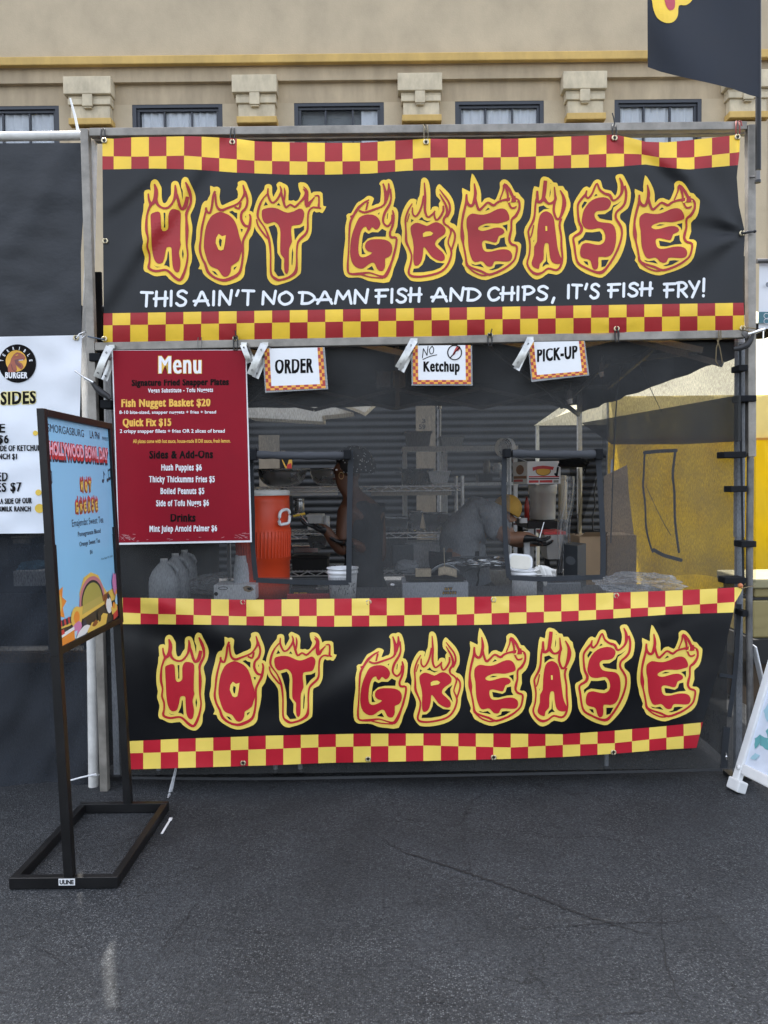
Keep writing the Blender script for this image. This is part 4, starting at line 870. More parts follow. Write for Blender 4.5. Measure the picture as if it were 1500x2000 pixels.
for i, dz in ((1, .27), (2, .20), (3, .22)):
    a, c = cr_[i], cr_[(i+1) % 4]
    b.grid(40, 3, lambda u, v: a+(c-a)*u-Vector((0,0,v*(dz+.004*math.sin(u*40))))+Vector((.012*math.sin(u*31)*v, .012*math.sin(u*29)*v, 0)), canopy_m)
b.build('valance', tent)
b = B(); b.grid(30, 12, lambda u, v: Vector((E['x0']-.01+.03*math.sin(u*17)*v+.012*math.sin(u*43), .2+2.85*u, E['z']-.05-(E['z']-.09)*v)), canopy_m); b.build('side_wall', tent)  # dark wall added to darken the view past the menu
b = B(); b.grid(24, 8, lambda u, v: Vector((E['x1']-.02+.02*math.sin(u*15)*v, .16+2.85*u, (.82-.40*u)*(1-v)+.05*v)), net_dense); b.build('side_wall', tent)  # low mesh added to block the sunlit ground behind
for q in ((184,531,201,700), (1454,500,1462,700)):
    b = B(); b.pbox(*q, .06, .075, canopy_m); b.build('corner_flap', tent)
b = B(); b.prism([PX(1442,772,1.67), PX(1442,862,1.67), PX(1330,868,1.67), PX(1195,868,1.67), PX(1135,826,1.67)], (.012,0,0), net_mat('side_band_mesh', (.055,.056,.055), .70, .10)); b.build('side_band', tent)
strut = M('tent_strut', (.10,.105,.11), .45, metal=.5, var=.2)
for (x, y), nm in (((E['x1']-.003, .075), 'leg'), ((E['x0']+.05, .16), 'leg'), ((E['x0']+.05, 3.05), 'leg'), ((E['x1']-.03, 3.05), 'leg')):
    b = B(); b.box(x-.019, x+.019, y-.019, y+.019, 1.2, 2.28, alu); b.box(x-.015, x+.015, y-.015, y+.015, .02, 1.2, alu); b.box(x-.05, x+.05, y-.05, y+.05, 0.002, .02, black_plastic); b.build(nm, tent)
for y in (.17, 3.0):
    for x0, x1 in ((-1.36,-.6),(-.6,.1),(.1,.85),(.85,1.6)):
        b = B(); b.bar((x0,y,2.30), (x1,y,2.13), .02, .03, strut); b.bar((x0,y+.03,2.13), (x1,y+.03,2.30), .02, .03, strut); b.build('truss_bar', tent)
for x in (-1.3, 1.55):
    for y0, y1 in ((.2,1.6),(1.6,3.0)):
        b = B(); b.bar((x,y0,2.30), (x,y1,2.13), .02, .03, strut); b.bar((x+.03,y0,2.13), (x+.03,y1,2.30), .02, .03, strut); b.build('truss_bar', tent)
for p in cr_:
    b = B(); q = Vector((p.x*.96+.02, p.y*.94+.08, 2.06)); b.bar(q, AP-Vector((0,0,.12)), .025, .03, strut); b.build('roof_rib', tent)
b = B(); b.bar((.1,1.6,2.0),(.1,1.6,2.98),.03,.03,strut); b.build('centre_pole', tent)
b = B(); b.tube([P(858,700,3.15), P(858,1400,3.15)], .016, alu, 10); b.lathe(P(858,793,3.15), [(.017,-.03),(.021,-.025),(.021,.025),(.017,.03)], chrome, 12)
tag(b.build('tent_pole'), 'round steel pole standing behind the wire rack near the plywood board', 'pole')

# ------------------------------------------------------------------ neighbour's stall on the left
nb = thing('pipe_frame', 'white pipe frame of the burger stall left of the steel post', 'stall frame', (-1.6, .03, 0))
b = B(); b.tube([P(-260,268,.03), P(0,267,.03), P(162,265,.03)], .021, pvc, 16); b.build('crossbar', nb)
b = B(); b.tube([P(180,277,.05), P(175,520,.055), P(168,700,.055), P(173,950,.055), P(180,1300,.05), P(183,1570,.05)], .024, pvc, 16); b.build('upright', nb)
b = B(); b.tube([P(137,192,.03), P(146,225,.03), P(154,262,.03)], [.004,.006,.007], white_plastic, 8); b.build('pipe_tail', nb)
b = B(); b.tube([P(140,1000,.10), P(206,1003,.10)], .012, galv, 10); b.tube([P(199,1420,.03), P(201,1566,.03)], .006, white_plastic, 8); b.build('side_pipe', nb)
b = B(); b.grid(80, 60, lambda u, v: P(-260+(interp(v, [(0,158),(.35,163),(.55,158),(1,160)])+260)*u, 281+(-2*u)+(672-281)*v, .0+.022*nz(u*420-v*200, v*300, 150, 8)+.007*nz(u*420, v*500, 50, 9)-.014*math.exp(-((u*420-260-140+v*230)/32)**2)*(1-v)), tarp_m)
tag(b.build('tarp'), 'dark grey tarp stretched under the white pipe left of the upper banner', 'tarp')
bbn = M('burger_vinyl', (.72,.74,.78), .42, var=.05, vs=3, bump=.2, bs=9, bd=.01)
YV = -.02
def YVf(x, y): return YV+.022*nz(x, y, 120, 9)+.009*nz(x, y, 50, 10)
mapV = lambda x, y, o: P(x, y, YVf(x, y)-o)
bb_ = thing('burger_banner', 'white burger stall banner listing sides with a round dinosaur logo', 'banner', P(0, 850, YV))
b = B(); b.grid(60, 50, lambda u, v: mapV(-260+(interp(v, [(0,160),(.4,156),(1,152)])+260)*u, 657-8*(u-.7)+(1042-657+4*(u-.7))*v, 0), bbn); b.build('cloth', bb_)
logo_y, logo_r, logo_d = M('logo_yellow', (.75,.40,.04), .5), M('logo_rust', (.34,.09,.05), .5), M('logo_maroon', (.16,.05,.045), .5)
b = B(); cx, cy = 34, 710
art_poly(b, [(cx+36.5*math.cos(a*math.pi/24), cy+37.5*math.sin(a*math.pi/24)) for a in range(48)], mapV, .003, ink_black, cell=9)
art_poly(b, [(cx-2.5+20.5*math.cos(a*math.pi/16), cy-5+21*math.sin(a*math.pi/16)) for a in range(32)], mapV, .0042, logo_y, cell=9)
art_poly(b, [(16,727),(15,716),(20,708),(22,700),(27,692),(33,688),(39,689),(46,693),(50,699),(47,703),(40,703),(36,706),(43,710),(46,716),(42,722),(36,718),(31,713),(33,722),(30,727)], mapV, .0054, logo_r)
art_poly(b, [(28,703),(36,701),(46,700),(42,703),(36,704),(34,708),(40,712),(41,717),(35,715),(30,710)], mapV, .0062, logo_d)
art_stroke(b, [(31,694),(35,693)], mapV, .0064, logo_y, wid=1.6); art_stroke(b, [(37,703.5),(45,703)], mapV, .0066, ink_white, wid=.9); art_stroke(b, [(22,712),(25,722),(30,725)], mapV, .0062, logo_d, wid=1.5)
for i, c in enumerate('TERRIBLE'):
    a = R(-172+i*(164/7)); px, py = cx-2+28.5*math.cos(a), cy-2+28*math.sin(a); ta = a+math.pi/2
    def mf(x, y, o, px=px, py=py, ta=ta): return mapV(px+x*math.cos(ta)-y*math.sin(ta), py+x*math.sin(ta)+y*math.cos(ta), o)
    put_text(b, c, -1.6 if c != 'I' else -.6, 1.6 if c != 'I' else .6, -3.2, 3.2, mf, .0048, ink_white, .03)
put_text(b, 'BURGER', 10, 54, 727, 739, mapV, .0045, ink_white, .03, heavy=.35)
b.build('logo', bb_)
b = B()
for s, x0, x1, yt, yb_, bold in (('SIDES',1,70,(766,764),(791,788),.05),('E',-2,10,828,845,.03),('$6',-4,17,850,866,.03),('SIDE OF KETCHUP',-8,79,(870.5,869),(881.5,880.5),.03),('NCH $1',-3,33,886,897,.03),
    ('ED',-5,15,923,940,.03),('ES $7',-7,42,(944,942),(961,960),.03),('A SIDE OF OUR',0,62,(974,972),(984.5,983),.03),('RMILK RANCH',-3,60,989,999,.03)):
    if s == 'SIDES': put_text(b, s, x0-1.2, x1+1.2, (yt[0]-1.2, yt[1]-1.2), (yb_[0]+1.2, yb_[1]+1.2), mapV, .0025, M('pale_gold', (.78,.68,.30), .5), .09)
    put_text(b, s, x0, x1, yt, yb_, mapV, .0035, ink_black, bold*.6, heavy=.35)
b.build('lettering', bb_)
b = B(); em = M('emoji_yellow', (.75,.50,.06), .5)
for x, y, r in ((69,846,5),(75,962,6),(77,993,9)): art_poly(b, [(x+r*math.cos(a*math.pi/10), y+r*math.sin(a*math.pi/10)) for a in range(20)], mapV, .0035, em)
b.build('printed_dots', bb_)
grommet(mapV(149,660,.001), bb_); grommet(mapV(-120,662,.001), bb_)
b = B(); b.tube([P(149,660,-.035), P(155,652,-.03), P(166,648,.0), P(172,652,.02), P(160,660,-.03)], .003, white_plastic, 6); tag(b.build('zip_tie'), 'white zip tie holding the burger banner corner to the pipe', 'zip tie')
b = B(); b.grid(70, 60, lambda u, v: P(-260+(173+260)*u, 1036+(1553-1036)*v-4*u*v, .085+.05*nz(u*400, v*500, 120, 12)+.035*nz(u*420+v*160, v*260, 48, 13)+.012*math.sin(u*13+v*3)+.03*max(0, v-.93)*-8), net_dense)
tag(b.build('mesh_skirt'), 'dark see-through mesh skirt below the burger banner reaching the ground', 'tent wall')
b = B(); b.pbox(-260,1279,216,1293,.30,.36,M('timber', (.22,.14,.07), .75, var=.3, vs=6, stretch=(.4,1,6))); tag(b.build('timber_beam'), 'brown timber rail behind the dark mesh skirt of the burger stall', 'beam')
b = B(); b.pbox(26,1116,110,1144,.20,.5,white_plastic); b.build('tub_body')
tb = bpy.data.objects['tub_body']; tb.name = 'plastic_tub'; tag(tb, 'white plastic tub holding something blue behind the blue poster stand', 'tub')
def crumple(center, sx, sy, sz, mat, seed, name, sub=4, rough=.35):
    bm = bmesh.new(); bmesh.ops.create_icosphere(bm, subdivisions=sub, radius=1)
    for v in bm.verts:
        n1 = noise.noise(v.co*1.6+Vector((seed, 0, 0))); n2 = noise.noise(v.co*4.2+Vector((seed, 3, 0))); n3 = abs(noise.noise(v.co*9+Vector((seed, 9, 1))))
        v.co *= 1+rough*(n1*.6+n2*.35-n3*.35)
        v.co = Vector((v.co.x*sx, v.co.y*sy, max(v.co.z, -.75)*sz))+center
    b = B(); bm.verts.index_update(); b.add([v.co.copy() for v in bm.verts], [[v.index for v in f.verts] for f in bm.faces], mat, False); bm.free(); return b.build(name)
cr2 = crumple(P(66,1112,.35), .09, .1, .05, M('blue_cloth', (.03,.16,.26), .7, var=.3), 3, 'folded_cloth'); tag(cr2, 'blue cloth heaped in the white tub of the burger stall', 'cloth')
b = B(); b.box(-4.7, -1.62, .12, 3.2, 2.42, 2.46, canopy_m)  # roof added to cast shadow; the back wall below only darkens the view
for x in (-4.6, -1.7):
    b.box(x-.02, x+.02, 3.0, 3.04, .01, 2.42, alu)
b.box(-4.7, -1.62, 3.20, 3.21, .05, 2.42, canopy_m); tag(b.build('canopy_tent'), 'dark canopy and back wall added for shade behind the tarp of the burger stall', 'tent')
b = B(); b.box(-4.6, -1.75, .5, 1.1, .78, .82, black_plastic)
for x in (-4.5, -1.85):
    for y in (.55, 1.05): b.box(x-.02, x+.02, y-.02, y+.02, 0.002, .78, galv)
tag(b.build('folding_table'), 'dark folding table behind the mesh skirt of the burger stall', 'table')
rnd = random.Random(4)
for nm, lb, x0, y0, x1, y1, mt in (('storage_crate', 'dark crate on the burger stall table, partly hidden by the banner', -60,1045,18,1108,black_plastic), ('steel_pan', 'shallow steel pan on the burger stall table just below the banner', 24,1050,60,1062,steel)):
    b = B(); b.pbox(x0, y0, x1, y1, .6, .9, mt)
    if nm == 'storage_crate': b.pbox(x0-3, y0-3, x1+3, y0+5, .595, .91, mt)
    else: b.pbox(x0-4, y0-2, x1+4, y0+2, .59, .91, mt)
    tag(b.build(nm, None, bevel=.006), lb, nm.split('_')[1])
b = B(); b.tube([P(188,1512,.0), P(160,1518,-.04), P(127,1527,-.08)], .004, white_plastic, 6); b.tube([P(183+10.5*math.cos(a*.5236), 1513+2*math.sin(a*.5236), .05-.03*math.sin(a*.5236)) for a in range(12)], .003, white_plastic, 6, closed=True)
tag(b.build('zip_tie'), 'white zip tie with a long tail round the foot of the white pipe', 'zip tie')
b = B(); b.bar(G(333,1600,.004), G(316,1628,.004), .009, .003, white_plastic); b.bar(G(334,1598,.004), G(332,1602,.004), .013, .006, white_plastic)
tag(b.build('zip_tie'), 'loose white zip tie lying on the asphalt by the poster stand', 'zip tie')

# ------------------------------------------------------------------ poster stand
XS = -1.176
st = thing('poster_stand', 'black steel poster stand with a light blue concert day poster facing right', 'sign stand', (XS, -.6, 0))
fl = [G(15,1742,0), G(222,1738,0), G(323,1592,0), G(160,1594,0)]
x0, x1 = -1.395, -.995; y0, y1 = -.925, -.245
hz = .044
b = B()
b.box(x0, x1, y0, y0+.028, .003, hz, black_paint); b.box(x0, x1, y1-.028, y1, .003, hz, black_paint)
b.box(x0, x0+.028, y0+.028, y1-.028, .003, hz-.002, black_paint); b.box(x1-.028, x1, y0+.028, y1-.028, .003, hz-.002, black_paint); b.build('base', st, bevel=.002)
for y in (y0+.016, y1-.016):
    b = B(); b.box(XS-.017, XS+.017, y-.017, y+.017, hz+.001, 1.27, black_paint); b.box(XS-.014, XS+.014, y-.014, y+.014, 1.27, 1.30, black_paint); b.build('post', st, bevel=.002)
zt, zb = 1.765, .865; ya, yb2 = y0-.002, y1+.015
b = B(); fw = .028
b.box(XS-.012, XS+.016, ya, ya+fw, zb, zt, black_paint); b.box(XS-.012, XS+.016, yb2-fw, yb2, zb, zt, black_paint)
b.box(XS-.012, XS+.016, ya+fw, yb2-fw, zt-fw, zt-.001, black_paint); b.box(XS-.012, XS+.016, ya+fw, yb2-fw, zb+.001, zb+fw, black_paint); b.build('frame', st, bevel=.002)
sky_blue = M('poster_blue', (.27,.56,.80), .35, var=.02)
XP = XS+.004
b = B(); b.box(XP-.006, XP, ya+fw, yb2-fw, zb+fw, zt-fw, sky_blue); pb = b.build('poster', st)
# poster artwork in its own upright coordinates: u 0..1 along the poster, v 0..1 downwards
def UVm(u, v, o): return Vector((XP+o, ya+fw+(yb2-ya-2*fw)*u, zt-fw-(zt-zb-2*fw)*v))
def col(n, c): return M('poster_'+n, c, .4, var=.03)
navy_i, pink_i, red_i, org_i, gold_i, mag_i, oliv, dgrn, whi, brn, lbl = col('navy',(.02,.035,.06)), col('pink',(.85,.45,.55)), col('red',(.60,.05,.05)), col('orange',(.80,.27,.04)), col('gold',(.78,.52,.10)), col('magenta',(.62,.22,.42)), col('olive',(.42,.36,.08)), col('charcoal',(.035,.035,.03)), col('white',(.80,.80,.78)), col('brown',(.26,.09,.03)), col('pale',(.42,.66,.82))
b = B()
put_text(b, 'SMORGASBURG', .025, .56, .028, .062, UVm, .001, navy_i, .0); put_text(b, 'LA Phil', .66, .83, .026, .062, UVm, .001, navy_i, .01); put_text(b, 'PRESENTS', .88, .99, .045, .062, UVm, .001, navy_i, 0)
for dv, du, mt, o in ((.022,.012,navy_i,.0012),(.011,.006,red_i,.0018),(0,0,red_i,.0024)): put_text(b, 'HOLLYWOOD BOWL DAY', .022+du, .965+du, .105+dv-.004, .167+dv+.004, UVm, o, mt, .085)
put_text(b, 'HOLLYWOOD BOWL DAY', .03, .96, .107, .164, UVm, .003, pink_i, .03)
for s, u0, u1, v0, v1, bo in (('Emajendat Sweet Tea',.29,.81,.455,.487,0),('Pomegranate Blood',.37,.75,.515,.537,.012),('Orange Sweet Tea',.385,.73,.563,.585,.012),('$6',.545,.59,.612,.632,0),('with opening music',.70,.985,.615,.624,0),('at the main stage',.74,.94,.640,.649,0),('Tue, Sept 23, 2025',.73,.95,.665,.674,0)):
    if s[0] in 'wa': continue
    put_text(b, s, u0, u1, v0, v1, UVm, .001, navy_i, bo)
b.build('lettering', pb)
b = B(); mo = {'y': gold_i, 'k': brn, 'r': gold_i}
mo = {'y': red_i, 'k': brn, 'r': gold_i}
def mini(ch, box): 
    x, y, lay = LET[ch]; out = L_(lay[0][1]); lo = [min(p[i] for p in out) for i in (0,1)]; hi = [max(p[i] for p in out) for i in (0,1)]
    f = lambda p: (box[0]+(p[0]-lo[0])/(hi[0]-lo[0])*(box[2]-box[0]), box[1]+(p[1]-lo[1])/(hi[1]-lo[1])*(box[3]-box[1]))
    return lay, f
def mini_word(b, chars, u0, u1, v0, v1, mapf, mats, off=.001):
    n = len(chars); g = (u1-u0)/n
    for i, ch in enumerate(chars):
        lay, f = mini(ch, (u0+g*i, v0, u0+g*(i+.97), v1))
        for kd, t in lay:
            if kd in ('y', 'r', 'y2'): art_poly(b, [f(p) for p in L_(t)], mapf, off+{'y': 0, 'r': .0012, 'y2': .0018}[kd], mats[kd[0]] if kd != 'y2' else mats['y'])
        lay, f = mini(ch, (u0+g*(i+.07), v0+(v1-v0)*.2, u0+g*(i+.90), v1-(v1-v0)*.04))
        art_poly(b, [f(p) for p in L_(lay[0][1])], mapf, off+.0006, mats['h'])
mo['h'] = gold_i; mo['r'] = gold_i; mo['y'] = red_i
mo2 = {'y': red_i, 'h': brn, 'r': gold_i}
mini_word(b, 'HOT', .445, .645, .252, .335, UVm, mo2); mini_word(b, 'GREASE', .35, .735, .345, .435, UVm, mo2); b.build('logo', pb)
b = B()
def nt_(u, v, h):
    art_poly(b, [(u-.018+.018*math.cos(a*.63), v+.010*math.sin(a*.63)) for a in range(10)], UVm, .001, navy_i); art_stroke(b, [(u, v), (u, v-h)], UVm, .0012, navy_i, wid=.006, cap=False)
for u, v in ((.045,.285),(.865,.275),(.955,.270),(.995,.262)): nt_(u, v, .05)
art_stroke(b, [(.955,.220),(.995,.212)], UVm, .0014, navy_i, wid=.009, cap=False); art_stroke(b, [(.865,.228),(.89,.245)], UVm, .0014, navy_i, wid=.006, cap=False); art_stroke(b, [(.045,.24),(.02,.225)], UVm, .0014, navy_i, wid=.008, cap=False)
b.build('music_notes', pb)
b = B(); o = [.0008]
def pl(pts, mt, sm=0):
    o[0] += .00012; art_poly(b, pts, UVm, o[0], mt, sm)
def circ(u, v, ru, rv, mt, n=18, a0=0, a1=360): pl([(u+ru*math.cos(R(a0+(a1-a0)*k/n)), v+rv*math.sin(R(a0+(a1-a0)*k/n))) for k in range(n+(a1-a0 < 360))], mt)
star = []
for k in range(16):
    rr = (.135, .085)[k % 2]; star.append((.01+rr*math.cos(k*math.pi/8)*1.0, .815+rr*.72*math.sin(k*math.pi/8)))
pl([(max(0, x), y) for x, y in star], org_i); pl([(max(0, .01+.07*math.cos(k*.35)), .815+.05*math.sin(k*.35)) for k in range(18)], gold_i)
pl([(0,.905),(.18,.91),(.33,.875),(.34,.80),(.42,.735),(.54,.72),(.66,.745),(.74,.81),(.80,.845),(1,.83),(1,1),(0,1)], gold_i)
pl([(0,.925),(.16,.93),(.40,.92),(.75,.90),(1,.90),(1,1),(0,1)], dgrn)
circ(.54, .865, .215, .125, col('pinkarch',(.55,.20,.22)), 18, 180, 360); circ(.54, .865, .185, .106, dgrn, 18, 180, 360); circ(.54, .865, .165, .094, oliv, 18, 180, 360)
pl([(.38,.865),(.70,.85),(.74,.885),(.36,.905)], col('stage',(.50,.40,.10))); pl([(.36,.905),(.74,.885),(.74,.90),(.36,.925)], gold_i)
pl([(.70,.855),(.83,.845),(.82,.875),(.72,.885)], brn)
for u in (.0,.055,.11,.165): pl([(u,.892),(u+.03,.890),(u+.04,.918),(u+.01,.920)], navy_i); pl([(u+.03,.890),(u+.055,.888),(u+.065,.916),(u+.04,.918)], red_i)
circ(.27,.905,.085,.05,gold_i); circ(.27,.905,.045,.028,org_i); pl([(.20,.94),(.30,.925),(.34,.955),(.26,.985),(.18,.96)], mag_i, 2); pl([(.20,.965),(.27,.965),(.24,.998),(.20,1)], lbl)
circ(.38,.952,.035,.022,navy_i,12); pl([(.33,.965),(.42,.96),(.48,.98),(.38,1),(.24,1)], whi, 2)
pl([(.42,.99),(.50,.96),(.60,.965),(.70,.94),(.78,.955),(.74,1),(.42,1)], gold_i); pl([(.50,.975),(.56,.955),(.60,.975),(.54,.985)], brn, 2)
circ(.80,.895,.06,.04,brn,12); pl([(.77,.885),(.82,.87),(.86,.90),(.86,.945),(.80,.955),(.76,.92)], whi, 2); circ(.81,.868,.024,.014,navy_i,10); circ(.63,.945,.03,.03,dgrn,10)
pl([(.06,.965),(.22,.955),(.22,1),(.0,1),(.0,.97)], org_i); pl([(.0,.95),(.22,.94),(.22,.955),(.0,.968)], whi); pl([(.02,.935),(.07,.93),(.08,.952),(.02,.955)], red_i)
pl([(.88,.955),(1,.93),(1,.985),(.88,1)], red_i); pl([(.84,.93),(.96,.915),(.96,.955),(.86,.97)], gold_i); circ(.90,.925,.025,.018,org_i,10); circ(.97,.905,.03,.025,lbl,10)
pl([(.89,.80),(.92,.755),(.955,.77),(1,.735),(1,.86),(.955,.855),(.93,.875),(.90,.845)], mag_i); circ(.965,.868,.03,.02,org_i,10)
pl([(.92,.905),(.955,.87),(.99,.875),(.99,.91),(.94,.925)], lbl)
b.build('illustration', pb)
b = B(); yf = y0-.0006; xc = XS-.005
b.box(xc-.030, xc+.030, yf-.0012, yf, .016, .041, white_plastic); 
uline = lambda x, y, o: Vector((x, yf-.0012-o, y))
put_text(b, 'ULINE', xc-.026, xc+.026, .037, .020, uline, .0006, ink_black, .05)
b.build('maker_sticker', st)

def lean_(o):
    for ch in o.children:
        if ch.name.split('.')[0] not in ('base', 'maker_sticker'):
            for v in ch.data.vertices: v.co.x -= .034*max(0, v.co.z-hz)
            lean_(ch)
lean_(st)
# ------------------------------------------------------------------ serving counter and what stands on it
tblm = M('table_top', (.16,.165,.17), .5, var=.2)
t = thing('folding_table', 'long grey folding table behind the mesh front, hidden by the lower banner', 'table', (0, .45, 0))
ZT = .875
b = B(); b.box(-1.33, 1.55, .13, .80, ZT-.035, ZT, tblm); b.build('tabletop', t, bevel=.008); attach(SK, t)
for px in (314, 540, 588, 1181):
    b = B(); X = P(px, 1520, .2).x; b.tube([(X, .17, .012), (X, .17, ZT-.04)], .012, alu, 10); b.lathe((X, .17, .0), [(0,.001),(.016,.001),(.016,.03),(.012,.032)], black_plastic, 10); b.build('leg', t)
for px in (314, 588, 1181):
    b = B(); X = P(px, 1520, .2).x; b.tube([(X+.02, .74, .012), (X+.02, .74, ZT-.04)], .012, alu, 10); b.build('leg', t)
b = B(); b.tube([P(344,1500,.02), P(332,1550,-.03), (G(328,1561).x, G(328,1561).y, .01)], [.006,.010,.004], clear_mat('scrap_film', (.7,.72,.74), .3), 8)
tag(b.build('plastic_strip'), 'thin clear plastic strip trailing to the asphalt under the lower banner', 'plastic scrap')

def jug(px, pyt, pyb, wpx, Y, label):
    s = S(Y); c = P(px, pyb, Y); h = (pyb-pyt)*s; r = wpx*s/2; c.z = ZT; h = P(px, pyt, Y).z-ZT
    o = thing('water_jug', label, 'jug', c, 'water jugs on the counter')
    b = B(); n = 28; vs = []; fs = []; prof = [(.86,0),(1,.03),(1,.50),(.96,.60),(.80,.72),(.52,.84),(.30,.91),(.26,.93),(.26,.97)]
    for rr, hh in prof:
        for j in range(n):
            a = 2*math.pi*j/n; k = (abs(math.cos(a))**3.2+abs(math.sin(a))**3.2)**(-1/3.2); k = 1+(k-1)*max(0, min(1, (.9-hh)*1.6))
            vs.append(c+Vector((rr*r*k*math.cos(a), rr*r*k*math.sin(a), hh*h)))
    for i in range(len(prof)-1):
        for j in range(n): fs.append((i*n+j, i*n+(j+1) % n, (i+1)*n+(j+1) % n, (i+1)*n+j))
    fs.append(tuple(range(n))[::-1]); b.add(vs, fs, jug_m, True); b.build('jug_body', o)
    b = B(); b.lathe(c+Vector((0,0,h*.955)), [(0,.0),(.019,0),(.019,h*.045),(0,h*.046)], white_plastic, 14); b.build('cap', o)
    b = B(); b.tube([c+Vector((r*.30,-r*.1,h*.90)), c+Vector((r*.75,-r*.2,h*.86)), c+Vector((r*.98,-r*.25,h*.74)), c+Vector((r*.97,-r*.25,h*.6))], .011, jug_m, 8); b.build('handle', o)
jug_m = M('milky_plastic', (.62,.65,.68), .35, var=.05, trans=.35)
jug(322, 1091, 1175, 57, .25, 'nearest and shortest-looking water jug of the three by the menu'); jug(344, 1081, 1170, 52, .42, 'middle water jug of the three standing by the menu'); jug(362, 1074, 1168, 46, .62, 'farthest water jug of the three, its cap highest')
b = crumple(P(415,1142,.55), .13, .12, .065, film, 11, 'plastic_bag'); tag(b, 'crumpled clear plastic bag on the counter right of the water jugs', 'bag')
b = B(); b.pbox(417,1143,499,1172,.22,.40,white_plastic); o = b.build('glove_box', None, bevel=.003); tag(o, 'white cardboard glove box below the menu corner on the counter', 'box')
b = B(); mf = plane_y(.22)
art_stroke(b, [(426,1149),(431,1146.5),(440,1146.5),(445,1149),(440,1151.5),(431,1151.5),(426,1149)], mf, .001, ink_black, wid=1, cap=False); art_poly(b, [(422+4*math.cos(k*.6), 1160+4*math.sin(k*.6)) for k in range(10)], mf, .001, ink_black)
art_poly(b, [(474,1147),(482,1142.5+1),(492,1146),(496,1152),(486,1157),(477,1154)], mf, .001, cardboard); art_poly(b, [(482,1148),(490,1147),(492,1152),(485,1153)], mf, .0016, ink_black); b.build('box_print', o)
cc = P(478, 1140, .35); o = thing('cup_stack', 'upside-down stack of clear plastic cups beside the orange cooler', 'cups', (cc.x, .35, ZT))
b = B(); 
for k in range(9): b.lathe((cc.x-.012, .35, ZT+k*.017), [(.046,0),(.047,.004),(.034,.10)], frosted, 20)
b.build('cup_wall', o)

# orange drink cooler
Yc = .45; s = S(Yc); cx = P(516, 1100, Yc).x; orange = M('cooler_orange', (.62,.055,.012), .45, var=.08, vs=3)
z = lambda y: P(516, y, Yc).z
c = thing('drink_cooler', 'tall orange barrel drink cooler with white lid in the order window', 'cooler', (cx, Yc, ZT)); r = 53*s
b = B(); zt_, zb_ = z(968), ZT+.002
b.lathe((cx, Yc, 0), [(0,zb_),(r*.90,zb_),(r*.93,z(1133)),(r*.95,z(1095)),(r*.98,z(1094)),(r*1.0,z(1050)),(r*1.01,z(1032)),(r*.97,z(1031)),(r*.96,z(980)),(r*.955,zt_),(0,zt_)], orange, 48); b.build('barrel', c)
b = B()
for k in range(22):
    a = R(180+12+k*7.4); b.tube([(cx+r*1.0*math.cos(a), Yc+r*1.0*math.sin(a), z(1086)), (cx+r*1.015*math.cos(a), Yc+r*1.015*math.sin(a), z(1036))], .0035, orange, 6)
b.build('ribs', c)
b = B(); b.lathe((cx, Yc, 0), [(r*.97,zt_+.001),(r*.99,z(965)),(r*.985,z(960)),(r*.93,z(957)),(0,z(956))], M('lid_white', (.62,.61,.58), .5, var=.08), 48); b.build('lid', c)
b = B(); a0 = R(-38); ca, sa = math.cos(a0), math.sin(a0); hp = cr([(-.036,z(1021)),(-.034,z(1003)),(-.014,z(996)),(.024,z(995)),(.037,z(1002)),(.032,z(1019)),(-.004,z(1022))], True, 3)
b.tube([(cx+(r+.014)*ca+u*-sa, Yc+(r+.014)*sa+u*ca, zz) for u, zz in hp], .0085, white_plastic, 8, closed=True); b.build('handle', c)

def bucket(px, pyt, pyb, rt, rb, Y, mat, label, name='bucket', cat='bucket', rim=True, zb=None):
    s = S(Y); q = P(px, pyt, Y); zt_ = q.z; zb_ = P(px, pyb, Y).z if zb is None else zb
    o = thing(name, label, cat, (q.x, Y, zb_)); b = B(); rt *= s; rb *= s; h = zt_-zb_
    pr = [(0,zb_+.002),(rb,zb_+.002),(rb+(rt-rb)*.85,zb_+h*.80)]
    pr += [(rt*.97,zb_+h*.83),(rt*1.04,zb_+h*.85),(rt*1.03,zb_+h*.90),(rt*1.0,zb_+h*.91),(rt*1.0,zb_+h*.965),(rt*1.06,zb_+h*.97),(rt*1.06,zt_)] if rim else [(rt,zt_)]
    pr += [(rt*.93,zt_),(rt*.88,zb_+h*.8),(rb*.9,zb_+.01),(0,zb_+.008)]
    b.lathe((q.x, Y, 0), pr, mat, 36); b.build('bucket_wall', o); return o, q
o, q = bucket(669, 1108, 1190, 29.5, 24, .16, white_plastic, 'white plastic tip bucket at the lower right corner of the order window', zb=ZT)
b = B(); rnd = random.Random(2)
for k in range(26):
    a = R(rnd.uniform(200, 330)); zz = ZT+rnd.uniform(.05,.11); rr = 26.6*S(.16)+(zz-ZT)*.06; a2 = a+rnd.uniform(-.05,.05)
    b.tube([(q.x+rr*math.cos(a), .16+rr*math.sin(a), zz), (q.x+rr*math.cos(a2), .16+rr*math.sin(a2), zz+rnd.uniform(.004,.014))], .0012, black_plastic, 5)
b.build('pen_marks', o)
o, q = bucket(1024, 1112, 1190, 25, 23, .16, white_plastic, 'white plastic bucket with its lid tipped open in the pick-up window', zb=ZT)
b = B(); lidc = P(1016, 1098, .22)
